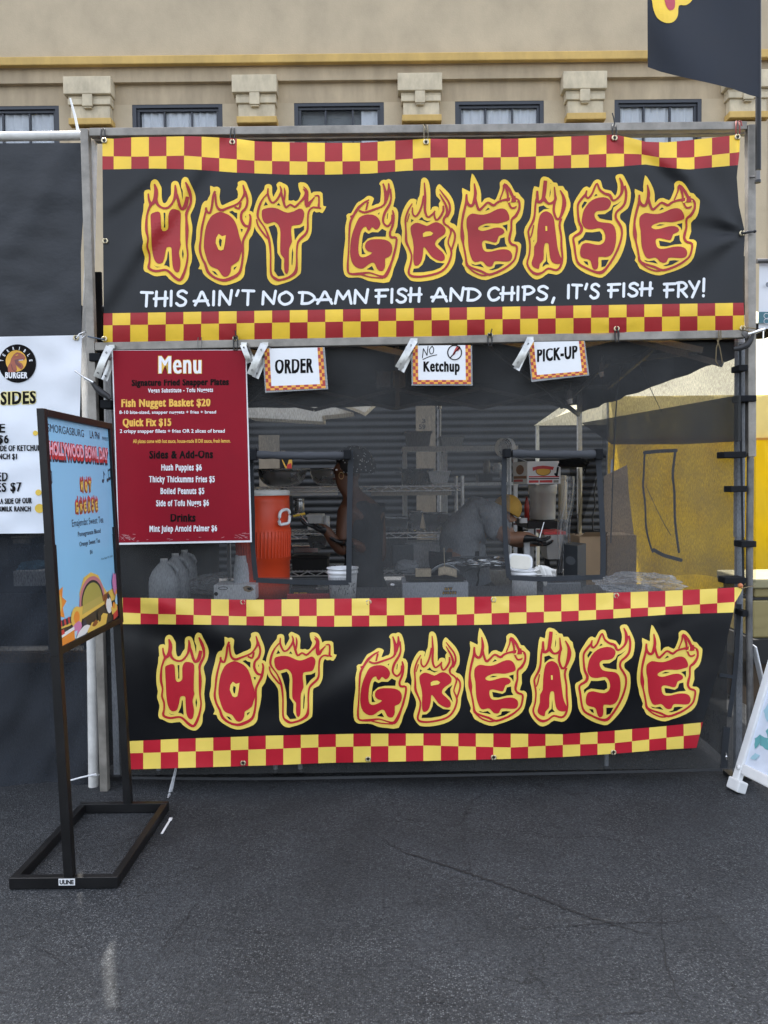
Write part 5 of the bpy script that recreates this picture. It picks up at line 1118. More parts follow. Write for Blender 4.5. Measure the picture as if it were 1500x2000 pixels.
def rr_box(b, c, w_, h_, d_, rad, mat, rx=0, ry=0):
    mw = Matrix.Translation(c) @ Matrix.Rotation(ry, 4, 'Y') @ Matrix.Rotation(rx, 4, 'X'); n = 6; ring = []
    for sx, sz, a0 in ((1,1,0),(-1,1,90),(-1,-1,180),(1,-1,270)):
        for k in range(n+1):
            a = R(a0+90*k/n); ring.append((sx*(w_/2-rad)+rad*math.cos(a), sz*(h_/2-rad)+rad*math.sin(a)))
    A = [mw @ Vector((x, -d_/2, z_)) for x, z_ in ring]; C = [mw @ Vector((x, d_/2, z_)) for x, z_ in ring]; k = len(ring)
    b.add(A+C, [tuple(range(k)), tuple(range(k, 2*k))[::-1]]+[(i, k+i, k+(i+1) % k, (i+1) % k) for i in range(k)], mat)
rr_box(b, lidc, .125, .085, .008, .028, white_plastic, R(-18), R(6)); rr_box(b, lidc+Vector((.0,-.007,.0)), .105, .068, .004, .022, M('cream_inside', (.72,.69,.60), .5), R(-18), R(6)); b.build('lid', o)
b = B(); tw = M('white_towel', (.74,.73,.70), .85, var=.06, bump=.4, bs=250)
def tow(u, v):
    x = 1044+u*42; y = 1108-9*math.sin(min(1, u*1.3)*2.2)+v*(16+8*u)+u*12
    return P(x, y, .12+.05*u+.012*math.sin(v*9+u*4))
b.grid(14, 10, tow, tw); b.grid(4, 14, lambda u, v: P(1050+u*9+v*9+3*math.sin(v*3), 1104+v*44*(1-.5*abs(u-.6)), .10+.006*math.sin(u*6)), tw); b.grid(5, 10, lambda u, v: P(1058+u*17+v*8, 1108+v*24+u*3, .125-.004*math.sin(u*3)), tw)
tag(b.build('paper_towel', None, solid=.002), 'folded white towel draped over the open bucket in the pick-up window', 'towel')
# printed carton with trays
o = thing('takeout_carton', 'pale grey carton printed HOT GREASE on the counter between the windows', 'carton', P(845,1150,.2))
b = B(); A, C = P(786, 1139, .17), P(915, 1190, .17); C.z = ZT
mw = Matrix.Identity(4); gx = M('pale_carton', (.44,.46,.49), .6, var=.06); b.box(A.x, C.x, .17, .42, ZT+.001, A.z, gx); b.build('carton_body', o, bevel=.002)
b = B(); mini_word(b, 'HOT', 868, 884, 1146.5, 1153, plane_y(.17), {'y': ink_black, 'h': ink_black, 'r': ink_gold}, .0008); mini_word(b, 'GREASE', 864, 892, 1153.5, 1161, plane_y(.17), {'y': ink_black, 'h': ink_black, 'r': ink_gold}, .0008); b.build('logo', o)
b = B(); b.lathe((A.x+.07, .22, A.z), [(0,.0015),(.034,.0015),(.034,.0)], black_plastic, 20, sy=.6); b.build('hand_hole', o)
o = thing('paper_tray', 'black tray of folded brown paper on top of the grey carton', 'tray', P(840, 1130, .28))
b = B(); Tz = A.z+.002; b.box(A.x+.03, C.x-.02, .20, .38, Tz, Tz+.006, black_plastic); b.box(A.x+.02, C.x-.01, .19, .39, Tz+.006, Tz+.011, black_plastic); b.build('tray', o)
b = B(); kraft = M('kraft_paper', (.47,.39,.27), .75, var=.1)
b.pbox(812,1113,842,1126,.26,.32,kraft); b.grid(6, 4, lambda u, v: P(856+u*36, 1106+abs(u-.35)*9+v*16, .24-.02*v), kraft)
b.build('folded_paper', o, solid=.003)
b = B(); b.grid(10, 4, lambda u, v: P(842+u*55, 1119-math.sin(u*2.6+.3)*18+v*6, .30+.03*v), M('wax_paper', (.60,.63,.66), .5, var=.05)); b.build('wax_sheet', o, solid=.002)
b = B(); b.tube([P(868.5,1110,.25), P(867,1070,.25)], .0022, kraft, 6); b.build('skewer', o)
o = B(); o.pbox(567,1150,640,1185,.24,.36,black_plastic); o = o.build('flat_carton', None, bevel=.003); tag(o, 'low black carton with small HOT GREASE print below the order window', 'carton')
b = B(); b.pbox(572,1156,602,1166,.236,.24,ink_black); mini_word(b, 'HOT', 574, 583, 1157, 1162, plane_y(.236), {'y': ink_gold, 'h': ink_gold, 'r': ink_gold}, .0008); mini_word(b, 'GREASE', 585, 600, 1157, 1162, plane_y(.236), {'y': ink_gold, 'h': ink_gold, 'r': ink_gold}, .0008); b.build('label_print', o)
b = B(); b.pbox(560,1161,645,1190,.20,.235,M('red_tray', (.36,.02,.03), .5)); tag(b.build('serving_tray', None, bevel=.003), 'red plastic tray edge just behind the lower banner under the order window', 'tray')
b = B(); b.pbox(619,1146,641,1152,.22,.30,chrome); b.tube([P(605,1153,.25), P(620,1149,.25)], .004, chrome, 6); tag(b.build('tongs'), 'shiny steel tongs on the counter left of the white tip bucket', 'tongs')
b = B(); b.lathe(P(766,1142,.2)-Vector((0,0,.012)), [(0,0),(.016,0),(.018,.010),(.014,.022),(0,.024)], chrome, 16); tag(b.build('bell'), 'small shiny metal bell left of the grey carton', 'bell')
o = crumple(P(1245,1140,.45), .23, .14, .062, film, 21, 'plastic_wrap', rough=.5); tag(o, 'heap of crumpled clear plastic wrap on the counter right of the pick-up window', 'plastic wrap')
b = B(); b.pbox(1060,1138,1135,1168,.5,.7,M('steel_tub', (.25,.26,.27), .4, metal=.6)); tag(b.build('steel_pan', None, bevel=.006), 'grey steel pan on the counter right of the white open bucket', 'pan')

# ------------------------------------------------------------------ wire racks behind the counter
wire = M('rack_wire', (.80,.81,.82), .25, metal=.35, var=.1)
def rack(label, X0, X1, Y0, Y1, shelves, top, wires=True):
    o = thing('wire_rack', label, 'rack', ((X0+X1)/2, (Y0+Y1)/2, 0))
    for x in (X0, X1):
        for y in (Y0, Y1):
            b = B(); b.tube([(x, y, .01), (x, y, top)], .0125, wire, 10); b.build('post', o)
    for z_ in shelves:
        b = B()
        for y in (Y0, Y1):
            b.tube([(X0, y, z_), (X1, y, z_)], .0065, wire, 6); b.tube([(X0, y, z_-.032), (X1, y, z_-.032)], .005, wire, 6)
            n = int((X1-X0)/.055); b.tube([(X0+(X1-X0)*k/n, y, z_-.002-.028*(k % 2)) for k in range(n+1)], .0042, wire, 5)
        for x in (X0, X1): b.tube([(x, Y0, z_), (x, Y1, z_)], .0065, wire, 6); b.tube([(x, Y0, z_-.032), (x, Y1, z_-.032)], .005, wire, 6)
        n = int((X1-X0)/.026)
        for k in range(1, n): b.tube([(X0+(X1-X0)*k/n, Y0, z_+.004), (X0+(X1-X0)*k/n, Y1, z_+.004)], .0032, wire, 5, cap=False)
        b.tube([(X0, (Y0+Y1)/2, z_), (X1, (Y0+Y1)/2, z_)], .004, wire, 5)
        b.build('shelf', o)
YR0, YR1 = 1.55, 2.0; rz = lambda y, Y=1.55: P(700, y, Y).z
RX0, RX1 = P(470, 940, 1.55).x, P(903, 940, 1.55).x
zs1, zs2, zs3, zs4 = rz(951), rz(1042), rz(1115), rz(1190)
rack('long chrome wire rack with four shelves behind the counter', RX0, RX1, YR0, YR1, (zs1, zs2, zs3, zs4), rz(931))
o = thing('steel_rack', 'tall grey steel shelf frame standing behind the wire rack', 'shelf', (P(870,900,2.5).x, 2.5, 0))
fz = lambda y: P(870, y, 2.5).z; fx0, fx1 = P(786,880,2.5).x, P(1010,880,2.5).x
gst = M('grey_steel', (.60,.61,.62), .45, metal=.2, var=.12)
b = B(); b.box(fx0, fx1, 2.45, 2.80, fz(879), fz(872), gst); b.box(fx0, fx1, 2.449, 2.452, fz(882), fz(879), gst); b.build('shelf', o)
b = B(); b.box(fx0, fx1, 2.45, 2.80, fz(949), fz(943), gst); b.build('shelf', o)
for x in (fx0+.02, P(869,880,2.5).x, fx1-.02):
    b = B(); b.box(x-.016, x+.016, 2.46, 2.49, .005, fz(882)-.002, gst); b.box(x-.016, x+.016, 2.76, 2.79, .005, fz(882)-.002, gst); b.build('post', o)
def tub(px0, py0, px1, py1, Y, label, mat, lid=None, name='storage_tub', taper=.08):
    A, C = P(px0, py0, Y), P(px1, py1, Y); o = thing(name, label, 'tub', ((A.x+C.x)/2, Y, C.z)); b = B(); d = .26; w_ = (C.x-A.x); k = w_*taper
    vs = [(A.x+k,Y+k,C.z),(C.x-k,Y+k,C.z),(C.x-k,Y+d-k,C.z),(A.x+k,Y+d-k,C.z),(A.x,Y,A.z),(C.x,Y,A.z),(C.x,Y+d,A.z),(A.x,Y+d,A.z)]
    b.add(vs, [(0,3,2,1),(0,1,5,4),(1,2,6,5),(2,3,7,6),(3,0,4,7)], mat); b.build('tub_body', o, solid=.004)
    b = B(); b.box(A.x-.012, C.x+.012, Y-.012, Y+d+.012, A.z, A.z+(.016 if lid else .007), lid or mat); b.build('lid' if lid else 'rim', o, bevel=.003)
tub(793, 846, 842, 872, 2.48, 'larger smoky lidded tub on top of the grey shelf frame', M('smoky_plastic', (.24,.25,.27), .4, var=.08), M('smoky_plastic', (.24,.25,.27)))
tub(861, 854, 906, 872, 2.48, 'smaller pale tub on top of the grey shelf frame', M('pale_plastic', (.52,.55,.58), .4, var=.05))
fan = thing('clip_fan', 'round white clip fan beside the upper left corner of the pick-up window', 'fan', P(985, 873, 1.9)); fc = P(984, 874, 1.9); ax = Matrix.Rotation(R(90), 3, 'X') ; rf = 19*S(1.9)
yaw = Matrix.Rotation(R(-38), 3, 'Z') @ ax
b = B()
for k in range(6): b.tube([fc+yaw @ Vector((rf*(k+1)/6*math.cos(a*math.pi/16), rf*(k+1)/6*math.sin(a*math.pi/16), .02*math.cos((k+1)/6*1.4))) for a in range(32)], .0018, white_plastic, 5, closed=True)
for k in range(20): a = k*math.pi/10; b.tube([fc+yaw @ Vector((rf*q_*math.cos(a), rf*q_*math.sin(a), .02*math.cos(q_*1.4))) for q_ in (.15,.6,1)], .0015, white_plastic, 4)
b.build('grille', fan)
b = B(); b.lathe(fc, [(rf*1.0,-.05),(rf*1.04,-.04),(rf*1.04,.005),(rf*.98,.008)], white_plastic, 32, axis=yaw); b.build('housing', fan)
b = B()
for k in range(3):
    a = k*2.094; b.add([fc+yaw @ Vector((rf*r_*math.cos(a+da), rf*r_*math.sin(a+da), -.018+.012*da)) for r_, da in ((.12,-.3),(.8,-.45),(.88,.15),(.7,.55),(.12,.4))], [(0,1,2,3,4)], frosted)
b.lathe(fc, [(0,-.01),(.016,-.012),(.016,-.04),(.03,-.05),(0,-.07)], white_plastic, 14, axis=yaw); b.build('blade', fan)
b = B(); b.tube([fc+Vector((0,.05,-rf*.9)), fc+Vector((.0,.06,-rf-.11))], .008, white_plastic, 8); b.box(fc.x-.02, fc.x+.02, 1.93, 1.98, fc.z-rf-.15, fc.z-rf-.10, white_plastic); b.build('clip', fan)
# bowls and pans
bowl_m = M('bowl_steel', (.46,.47,.48), .25, metal=.75, var=.1)
def bowl(px, pyt, rpx, hpx, Y, label, mat):
    s = S(Y); c = P(px, pyt+hpx, Y); r = rpx*s; h = hpx*s; b = B()
    pr = [(0,0)]+[(r*(.42+.54*math.sin(a*math.pi/16)), h*(1-math.cos(a*math.pi/16))) for a in range(9)]+[(r*1.02,h),(r*1.02,h+.004),(r*.95,h)]
    pr += [(r*(.41+.53*math.sin(a*math.pi/16)), h*(1-math.cos(a*math.pi/16))+.005) for a in range(8, -1, -1)]+[(0,.006)]
    b.lathe(c, pr, mat, 40); b.tube([c+Vector((r*math.cos(a*math.pi/20), r*math.sin(a*math.pi/20), h+.003)) for a in range(40)], .005, chrome, 6, closed=True); o = b.build('mixing_bowl'); tag(o, label, 'bowl', 'bowls on the wire rack')
bowl(552, 918, 49, 32, 1.75, 'wide steel mixing bowl on the rack above the orange cooler', bowl_m)
bowl(650, 917, 46, 32, 1.78, 'steel mixing bowl on the rack partly behind the woman in the headwrap', bowl_m)
def pan(px0, py0, px1, py1, Y, label, mat=bowl_m, d=.3, name='steel_pan', cat='pan'):
    A, C = P(px0, py0, Y), P(px1, py1, Y); o = thing(name, label, cat, ((A.x+C.x)/2, Y, C.z)); b = B(); k = .02
    vs = [(A.x+k,Y+k,C.z),(C.x-k,Y+k,C.z),(C.x-k,Y+d-k,C.z),(A.x+k,Y+d-k,C.z),(A.x,Y,A.z),(C.x,Y,A.z),(C.x,Y+d,A.z),(A.x,Y+d,A.z)]
    b.add(vs, [(0,3,2,1),(0,1,5,4),(1,2,6,5),(2,3,7,6),(3,0,4,7)], mat); b.build('pan_body', o, solid=.003)
    b = B(); b.tube([(A.x,Y,A.z),(C.x,Y,A.z),(C.x,Y+d,A.z),(A.x,Y+d,A.z)], .006, mat, 6, closed=True); b.build('rim', o)
q = P(815, 908, 1.62); o = thing('stock_pot', 'large steel stock pot on the top shelf of the wire rack', 'pot', P(815, 940, 1.75)); s_ = S(1.75)
b = B(); c = P(815, 942, 1.78); r = 33*s_; h = 32*s_; c.z = zs1+.008; b.lathe(c, [(0,0),(r*.86,0),(r*.92,.01),(r*.97,h*.92),(r*1.08,h*.98),(r*1.08,h),(r*.95,h*.985),(r*.9,.02),(0,.012)], bowl_m, 40); b.build('pot_body', o)
b = B()
for sg in (-1, 1): b.tube([c+Vector((sg*r*.97,-.035,h*.72)), c+Vector((sg*(r+.03),-.03,h*.74)), c+Vector((sg*(r+.03),.03,h*.74)), c+Vector((sg*r*.97,.035,h*.72))], .005, chrome, 8)
b.build('handle', o)
pan(836, 921, 880, 942, 1.6, 'short clear-fronted container right of the stock pot', frosted, .2)
pan(727, 1013, 797, 1036, 1.6, 'long steel pan on the second shelf of the wire rack'); pan(799, 1000, 825, 1036, 1.62, 'deep steel insert pan with food on the second rack shelf', bowl_m, .16)
pan(829, 1004, 876, 1036, 1.62, 'wide shallow steel pan near the right end of the second rack shelf', bowl_m, .2)
pan(600, 1046, 640, 1070, 1.5, 'steel tray under the woman on the left of the lower rack shelf'); pan(733, 1048, 795, 1108, 1.62, 'grey storage bin on the third rack shelf', M('grey_bin', (.16,.165,.17), .5))
pan(792, 1062, 880, 1108, 1.62, 'clear food pan on the third rack shelf beside the grey bin', frosted)
b = crumple(P(812,1005,1.68), .05, .05, .02, M('fried_food', (.30,.15,.05), .7, var=.4, vs=40), 31, 'fried_food', 3); tag(b, 'small heap of browned food in the deep insert pan', 'food')
b = B(); b.pbox(560,953,660,967,1.56,1.565,gst); b.pbox(725,953,882,967,1.56,1.565,M('rack_label', (.38,.34,.28), .6)); tag(b.build('shelf_sign'), 'long strip of card taped under the front of the top rack shelf', 'card strip')
b = B(); b.pbox(765,1064,808,1106,.95,.97,M('dark_board', (.05,.055,.06), .5)); tag(b.build('cutting_board', None, bevel=.01), 'dark rounded board standing upright behind the carton', 'board')
o = crumple(P(795,1108,.9), .075, .06, .05, M('grey_rag', (.22,.23,.24), .8, var=.2), 41, 'cleaning_rag'); tag(o, 'grey rag heaped in front of the dark upright board', 'rag')
b = B(); b.lathe(P(888,1085,1.2)-Vector((0,0,.06)), [(0,0),(.045,0),(.048,.09),(.03,.12),(.018,.13),(.018,.15),(0,.15)], M('brown_bottle', (.05,.025,.015), .2), 18); b.lathe(P(884,1050,1.2)-Vector((0,0,.01)), [(0,0),(.014,0),(.010,.03),(.0,.045)], em, 10); tag(b.build('sauce_bottle'), 'dark sauce bottle with a yellow cap near the rack end', 'bottle')
for nm, lb, p0, p1, Y, mt in (('prep_box','black box on the far prep shelf left of the clip fan',(935,926),(962,944),2.5,black_plastic),('steel_jar','round steel jar on the far prep shelf beside the black box',(944,898),(958,926),2.52,steel),('plastic_jar','clear jar on the far prep shelf just below the fan',(962,904),(980,922),2.55,frosted)):
    A, C = P(*p0, Y), P(*p1, Y)
    b = B()
    if nm == 'prep_box': b.box(A.x, C.x, Y, Y+.2, C.z, A.z, mt); b.box(A.x-.005, C.x+.005, Y-.005, Y+.205, A.z-.012, A.z+.004, mt)
    else: r = (C.x-A.x)/2; b.lathe(((A.x+C.x)/2, Y, C.z), [(0,0),(r,0),(r,(A.z-C.z)*.75),(r*.7,(A.z-C.z)*.85),(r*.75,(A.z-C.z)),(0,(A.z-C.z))], mt, 18)
    tag(b.build(nm), lb, nm.split('_')[1])

for nm, lb, p0, p1, Y, mt in (('foil_pan','shiny foil pan low on the rack beside the orange cooler',(572,1066),(622,1080),1.56,'foil'),('steel_canister','steel canister on the rack right of the orange cooler lid',(574,974),(594,1004),1.6,'s'),('white_carton','small white carton on the middle rack shelf in the order window',(600,1006),(628,1036),1.6,'w'),('black_bin','black bin on the lowest rack shelf in the order window',(570,1088),(640,1160),1.58,'k'),('spice_jar','white spice jar on the middle rack shelf by the woman\'s hands',(632,1008),(644,1036),1.62,'w')):
    A, C = P(*p0, Y), P(*p1, Y); mt = {'foil': M('foil', (.55,.56,.57), .2, metal=1), 's': bowl_m, 'w': white_plastic, 'k': black_plastic}[mt]; b = B()
    if 'can' in nm or 'jar' in nm: r = (C.x-A.x)/2; h = A.z-C.z; b.lathe((C.x-r, Y+r, C.z), [(0,0),(r,0),(r,h*.82),(r*.9,h*.84),(r*.96,h*.86),(r*.96,h),(0,h)], mt, 20)
    else: b.box(A.x, C.x, Y, Y+.2, C.z, A.z, mt); b.box(A.x-.008, C.x+.008, Y-.008, Y+.208, A.z-.014, A.z+.003, mt)
    tag(b.build(nm, None, bevel=.004), lb, nm.split('_')[1])
# things seen in and behind the pick-up window
Yg = 1.55; gz = lambda y: P(1070, y, Yg).z
o = thing('griddle_stand', 'black griddle stand holding the batter tub in the pick-up window', 'griddle', (P(1070,1030,Yg).x, Yg+.2, 0))
b = B(); A, C = P(1030,1018,Yg), P(1104,1032,Yg); b.box(A.x, C.x, Yg, Yg+.5, C.z, A.z, black_paint); b.build('griddle_top', o, bevel=.005)
for x in (A.x+.03, C.x-.03):
    b = B(); b.box(x-.018, x+.018, Yg+.02, Yg+.05, .004, C.z-.001, gst if x < A.x+.1 else black_paint); b.box(x-.018, x+.018, Yg+.44, Yg+.47, .004, C.z-.001, black_paint); b.build('leg', o)
b = B(); b.box(A.x+.01, C.x-.01, Yg+.06, Yg+.42, .55, .58, black_paint); b.build('lower_shelf', o)
s = S(Yg+.1); q = P(1060, 1018, Yg+.14); q.z = A.z+.002; h = P(1060, 946, Yg+.14).z-q.z; r = 26*S(Yg+.14)
o = thing('batter_tub', 'tall cloudy plastic tub with batter under the printed fish carton', 'tub', q)
b = B(); b.lathe(q, [(0,.002),(r*.90,.002),(r*.93,.01),(r*.97,h*.72),(r*1.05,h*.73),(r*1.07,h*.96),(r*1.07,h),(r*.98,h)], clear_mat('cloudy_tub', (.46,.45,.42), .72, .3), 36); b.build('tub_wall', o)
b = B(); b.lathe(q, [(0,.004),(r*.88,.004),(r*.91,h*.17),(r*.89,h*.19),(0,h*.19)], M('batter', (.55,.42,.22), .6, var=.25, vs=30), 36); b.build('batter', o)
o = thing('fish_carton', 'white carton with a red ribbon and yellow oval print in the pick-up window', 'carton', q+Vector((0,0,h)))
A, C = P(1030, 901, Yg-.02), P(1095, 948, Yg-.02); C.z = q.z+h+.004
sx = P(1013, 905, Yg+.0).x
b = B(); vs = [Vector((A.x,Yg-.02,C.z)),Vector((C.x,Yg-.02,C.z)),Vector((C.x-.06,Yg+.22,C.z)),Vector((sx,Yg+.22,C.z))]; b.prism(vs, (0,0,A.z-C.z), paper); b.build('carton_body', o)
b = B(); mf = plane_y(Yg-.02)
art_poly(b, [(1061+15*math.cos(k*.2618), 920+9.5*math.sin(k*.2618)) for k in range(24)], mf, .001, brn); art_poly(b, [(1061+13.5*math.cos(k*.2618), 920+8*math.sin(k*.2618)) for k in range(24)], mf, .0016, ink_gold)
art_poly(b, [(1040,913),(1050,910.5),(1061,909.5),(1072,910.5),(1082,912),(1080,918),(1072,916.5),(1061,915.5),(1050,916.5),(1041,920)], mf, .0022, red_i); art_poly(b, [(1033,930),(1092,929.5),(1092,932),(1033,932.5)], mf, .001, red_i); art_poly(b, [(1033,934),(1092,933.5),(1092,935.5),(1033,936)], mf, .001, ink_black); art_poly(b, [(1033,938),(1052,938),(1052,942.5),(1033,943)], mf, .001, red_i); art_poly(b, [(1054,938),(1079,937.5),(1079,942.5),(1054,942.5)], mf, .001, red_i); art_poly(b, [(1081,938),(1091,937.5),(1091,942.5),(1081,943)], mf, .001, steel)
sd_ = (Vector((A.x, Yg-.02, 0))-Vector((sx, Yg+.22, 0))); nrm = Vector((sd_.y, -sd_.x, 0)).normalized(); nrm = nrm if nrm.x < 0 else -nrm
def mside(u, v, o): return Vector((sx, Yg+.22, A.z))+sd_*u+Vector((0,0,(C.z-A.z)*v))+nrm*o
art_poly(b, [(.5+.28*math.cos(k*.524), .36+.22*math.sin(k*.524)) for k in range(12)], mside, .002, brn); art_poly(b, [(.05,.64),(.95,.64),(.95,.76),(.05,.76)], mside, .002, brn); art_poly(b, [(.05,.80),(.7,.80),(.7,.9),(.05,.9)], mside, .002, red_i)
b.build('carton_print', o)
b = B(); c = P(1029, 1016, Yg+.08); c.z = gz(1018)+.003; b.lathe(c, [(0,0),(.017,0),(.018,.10),(.013,.125),(.013,.13),(.004,.165),(0,.166)], M('ketchup_red', (.28,.025,.015), .35), 16); tag(b.build('squeeze_bottle'), 'red squeeze bottle on the griddle stand left of the batter tub', 'bottle')
b = B(); c = P(1099, 1016, Yg+.2); c.z = gz(1018)+.003; b.lathe(c, [(0,0),(.030,0),(.030,.26),(.025,.27),(.025,.28),(.028,.282),(.028,.31),(0,.312)], M('tan_jar', (.42,.36,.26), .5, var=.15), 18); tag(b.build('tall_canister'), 'tall tan canister with a pale lid right of the batter tub', 'canister')
b = B(); b.pbox(1016,1012,1030,1022,1.5,1.54,white_plastic); tag(b.build('timer', None, bevel=.003), 'small white timer next to the red squeeze bottle', 'timer')
o = thing('lidded_tub', 'white tapered tub with a red lid on the floor behind the man', 'tub', P(1084,1085,1.3)); b = B(); A, C = P(1064, 1044, 1.3), P(1100, 1092, 1.3); k = .02
b.add([(A.x+k,1.3,C.z),(C.x-k,1.3,C.z),(C.x-k,1.5,C.z),(A.x+k,1.5,C.z),(A.x,1.28,A.z),(C.x,1.28,A.z),(C.x,1.52,A.z),(A.x,1.52,A.z)], [(0,3,2,1),(0,1,5,4),(1,2,6,5),(2,3,7,6),(3,0,4,7)], M('tub_cream', (.56,.55,.53), .5)); b.build('tub_body', o)
b = B(); b.box(A.x-.012, C.x+.012, 1.27, 1.53, A.z, A.z+.02, red_i); b.build('lid', o, bevel=.003)
b = B(); c = P(1065, 1110, .7); c.z = ZT; b.lathe(c, [(0,0),(.052,0),(.054,.08),(.058,.082)], frosted, 24); b.lathe(c, [(.058,.083),(.060,.085),(.060,.10),(.05,.106),(0,.108)], black_plastic, 24)
tag(b.build('deli_container'), 'clear deli container with a black lid in the pick-up window', 'container')
o = thing('dark_carton', 'dark printed carton standing angled at the right of the pick-up window', 'carton', P(1115,1090,.8))
b = B(); pts = [P(1101,1126,.72), P(1128,1126,.60)]; a, c = Vector((pts[0].x,.72,ZT)), Vector((pts[1].x,.60,ZT)); nb_ = Vector((.09,.16,0)); hh = P(1101,1063,.72).z-ZT
b.prism([a, c, c+nb_, a+nb_], (0,0,hh), M('dark_card', (.045,.05,.056), .6, var=.15)); b.build('carton_body', o)
b = B(); dm = lambda u, v, o_: a+(c-a)*u+Vector((0,0,hh*(1-v)))+Vector((-.1,-.1,0)).normalized()*o_
art_poly(b, [(.5+.36*math.cos(k*.524), .36+.10*math.sin(k*.524)) for k in range(12)], dm, .001, M('dark_print', (.13,.14,.15), .6)); put_text(b, 'NATURALS', .18, .82, .34, .42, dm, .002, ink_white, 0) if False else None
b.build('oval_print', o)
o = thing('cardboard_box', 'open brown cardboard box at the right edge of the pick-up window', 'box', P(1165,1090,1.0))
b = B(); A, C = P(1132, 1048, 1.0), P(1182, 1126, 1.0); b.box(A.x, C.x, 1.0, 1.3, ZT-.08, A.z, cardboard); b.add([(A.x,1.0,A.z),(C.x,1.0,A.z),(C.x,.93,A.z+.03),(A.x+.02,.94,A.z+.03)], [(0,1,2,3)], cardboard); b.build('box_body', o)
o = thing('cardboard_box', 'larger brown cardboard box seen through the mesh right of the pick-up window', 'box', P(1215,1090,1.1))
b = B(); A, C = P(1186, 1046, 1.1), P(1243, 1130, 1.1); b.box(A.x, C.x, 1.1, 1.4, ZT-.08, A.z, cardboard); b.build('box_body', o)
o = thing('cardboard_sheet', 'tall folded cardboard sheet leaning against the yellow tent wall', 'cardboard', P(1215,1000,1.9))
b = B(); pts = [P(x, y, 2.2) for x, y in ((1180,1140),(1180,930),(1225,908),(1228,960),(1240,1060),(1244,1140))]; b.prism(pts, (0,.012,0), cardboard); b.build('sheet', o)
b = B(); b.box(.75, 1.7, .93, 2.4, ZT-.13, ZT-.09, tblm)
for x in (.8, 1.65):
    for y in (.98, 2.35): b.box(x-.02, x+.02, y-.02, y+.02, .003, ZT-.13, galv)
tag(b.build('side_table'), 'grey side table under the cardboard boxes inside the tent', 'table')

# hanging net panel inside with black tape outline, and loose netting in the pick-up window
o = thing('hanging_mesh', 'inner mesh panel with a crooked black taped window outline', 'mesh panel', P(1290, 960, .9))
Yi = .95
def Yif(x, y): return Yi+.05*nz(x, y, 90, 15)+.03*nz(x, y, 35, 16)
b = B(); b.grid(40, 40, lambda u, v: P(1176+u*(300), 690+v*440+8*math.sin(u*8), Yif(1176+u*300, 690+v*440)), net_mat('inner_mesh', (.03,.03,.032), .30, .10)); b.build('mesh_cloth', o)
b = B(); mf = lambda x, y, o_: P(x, y, Yif(x, y)-o_-.004)
for pts, wd in (([(1259,884),(1290,881),(1320,880)], 7), ([(1259,884),(1257,930),(1256,950),(1260,985),(1262,1030),(1270,1065),(1275,1078)], 3.5), ([(1319,881),(1314,925),(1317,960),(1318,1010),(1322,1050),(1326,1078)], 4.5), ([(1277,1074),(1295,1084),(1312,1089),(1330,1094)], 7)):
    art_stroke(b, pts, mf, .003, tape, wid=wd)
b.build('tape_outline', o, solid=.003)
b = B(); art_stroke(b, [(1214,716),(1206,760),(1200,860),(1196,960),(1193,1060)], mf, .002, tape, wid=2.5); art_stroke(b, [(1250,716),(1290,800),(1297,812)], mf, .002, tape, wid=1.5); art_stroke(b, [(1262,950),(1290,1010),(1310,1045)], mf, .002, tape, wid=1.2); b.build('seam', o)
o = thing('rolled_netting', 'black netting hanging in loose folds inside the pick-up window', 'netting', P(1140, 960, 1.25))
b = B()
b.grid(10, 20, lambda u, v: P(1150+22*(1-v)*(u*1.2-.1)-30*v+6*v*u, 895+v*165, 1.2+.03*math.sin(u*9+v*3)), net_in); b.grid(12, 20, lambda u, v: P(1112+u*20+3*math.sin(v*6), 915+v*165, 1.3+.03*math.sin(u*12)), net_in); b.build('mesh_fold', o)
b = B(); b.grid(14, 20, lambda u, v: P(1096+u*26-10*v+3*math.sin(v*9), 930+v*190, 1.22+.02*math.sin(u*14+v*4)), film); b.build('clear_sheet', o)
b = B(); b.tube([P(1166,935,1.1), P(1160,965,1.1), P(1163,985,1.1), P(1157,1010,1.1), P(1158,1036,1.1), P(1170,1038,1.1)], .005, black_plastic, 8); b.build('cord', o)
b = crumple(P(1120,905,1.3), .10, .08, .035, black_cloth, 51, 'dark_bundle'); b.name = 'backpack'; tag(b, 'black bag hanging from the tent struts at the top of the pick-up window', 'bag')
b = B(); b.tube([P(1090,912,1.25), P(1087,930,1.25), P(1084,925,1.24)], .007, black_cloth, 6); b.tube([P(1146,905,1.25), P(1142,925,1.25), P(1139,917,1.25), P(1147,911,1.25)], .005, black_cloth, 6); attach(b.build('strap'), bpy.data.objects['backpack'])
for nm, lb, px, py in (('spring_clamp','small dark clamp hanging from the strut right of the pick-up sign',1174,725),('work_light','small grey work light clipped to the strut above the fan',1112,778)):
    b = B(); c = P(px, py, .6); b.box(c.x-.012, c.x+.012, .59, .62, c.z-.01, c.z+.045, black_plastic); b.tube([c+Vector((0,0,-.005)), c+Vector((.006,0,-.03))], [.016,.012], gst, 10); b.tube([c+Vector((0,0,.045)), c+Vector((.01,0,.09))], .004, black_plastic, 6); tag(b.build(nm), lb, nm.split('_')[1])
pale = M('pale_gap', (.70,.67,.60), .8, var=.12, trans=.3)  # pale panels added for the bright gap onto the building wall beyond
b = B(); pts = [P(x, y, 4.6) for x, y in ((484,792),(540,790),(629,788),(690,806),(629,812),(630,823),(560,819),(484,815))]; b.prism(pts, (0,.5,.0), pale); tag(b.build('gap_panel'), 'pale panel added for the bright gap seen through the mesh behind the menu board', 'gap_panel')
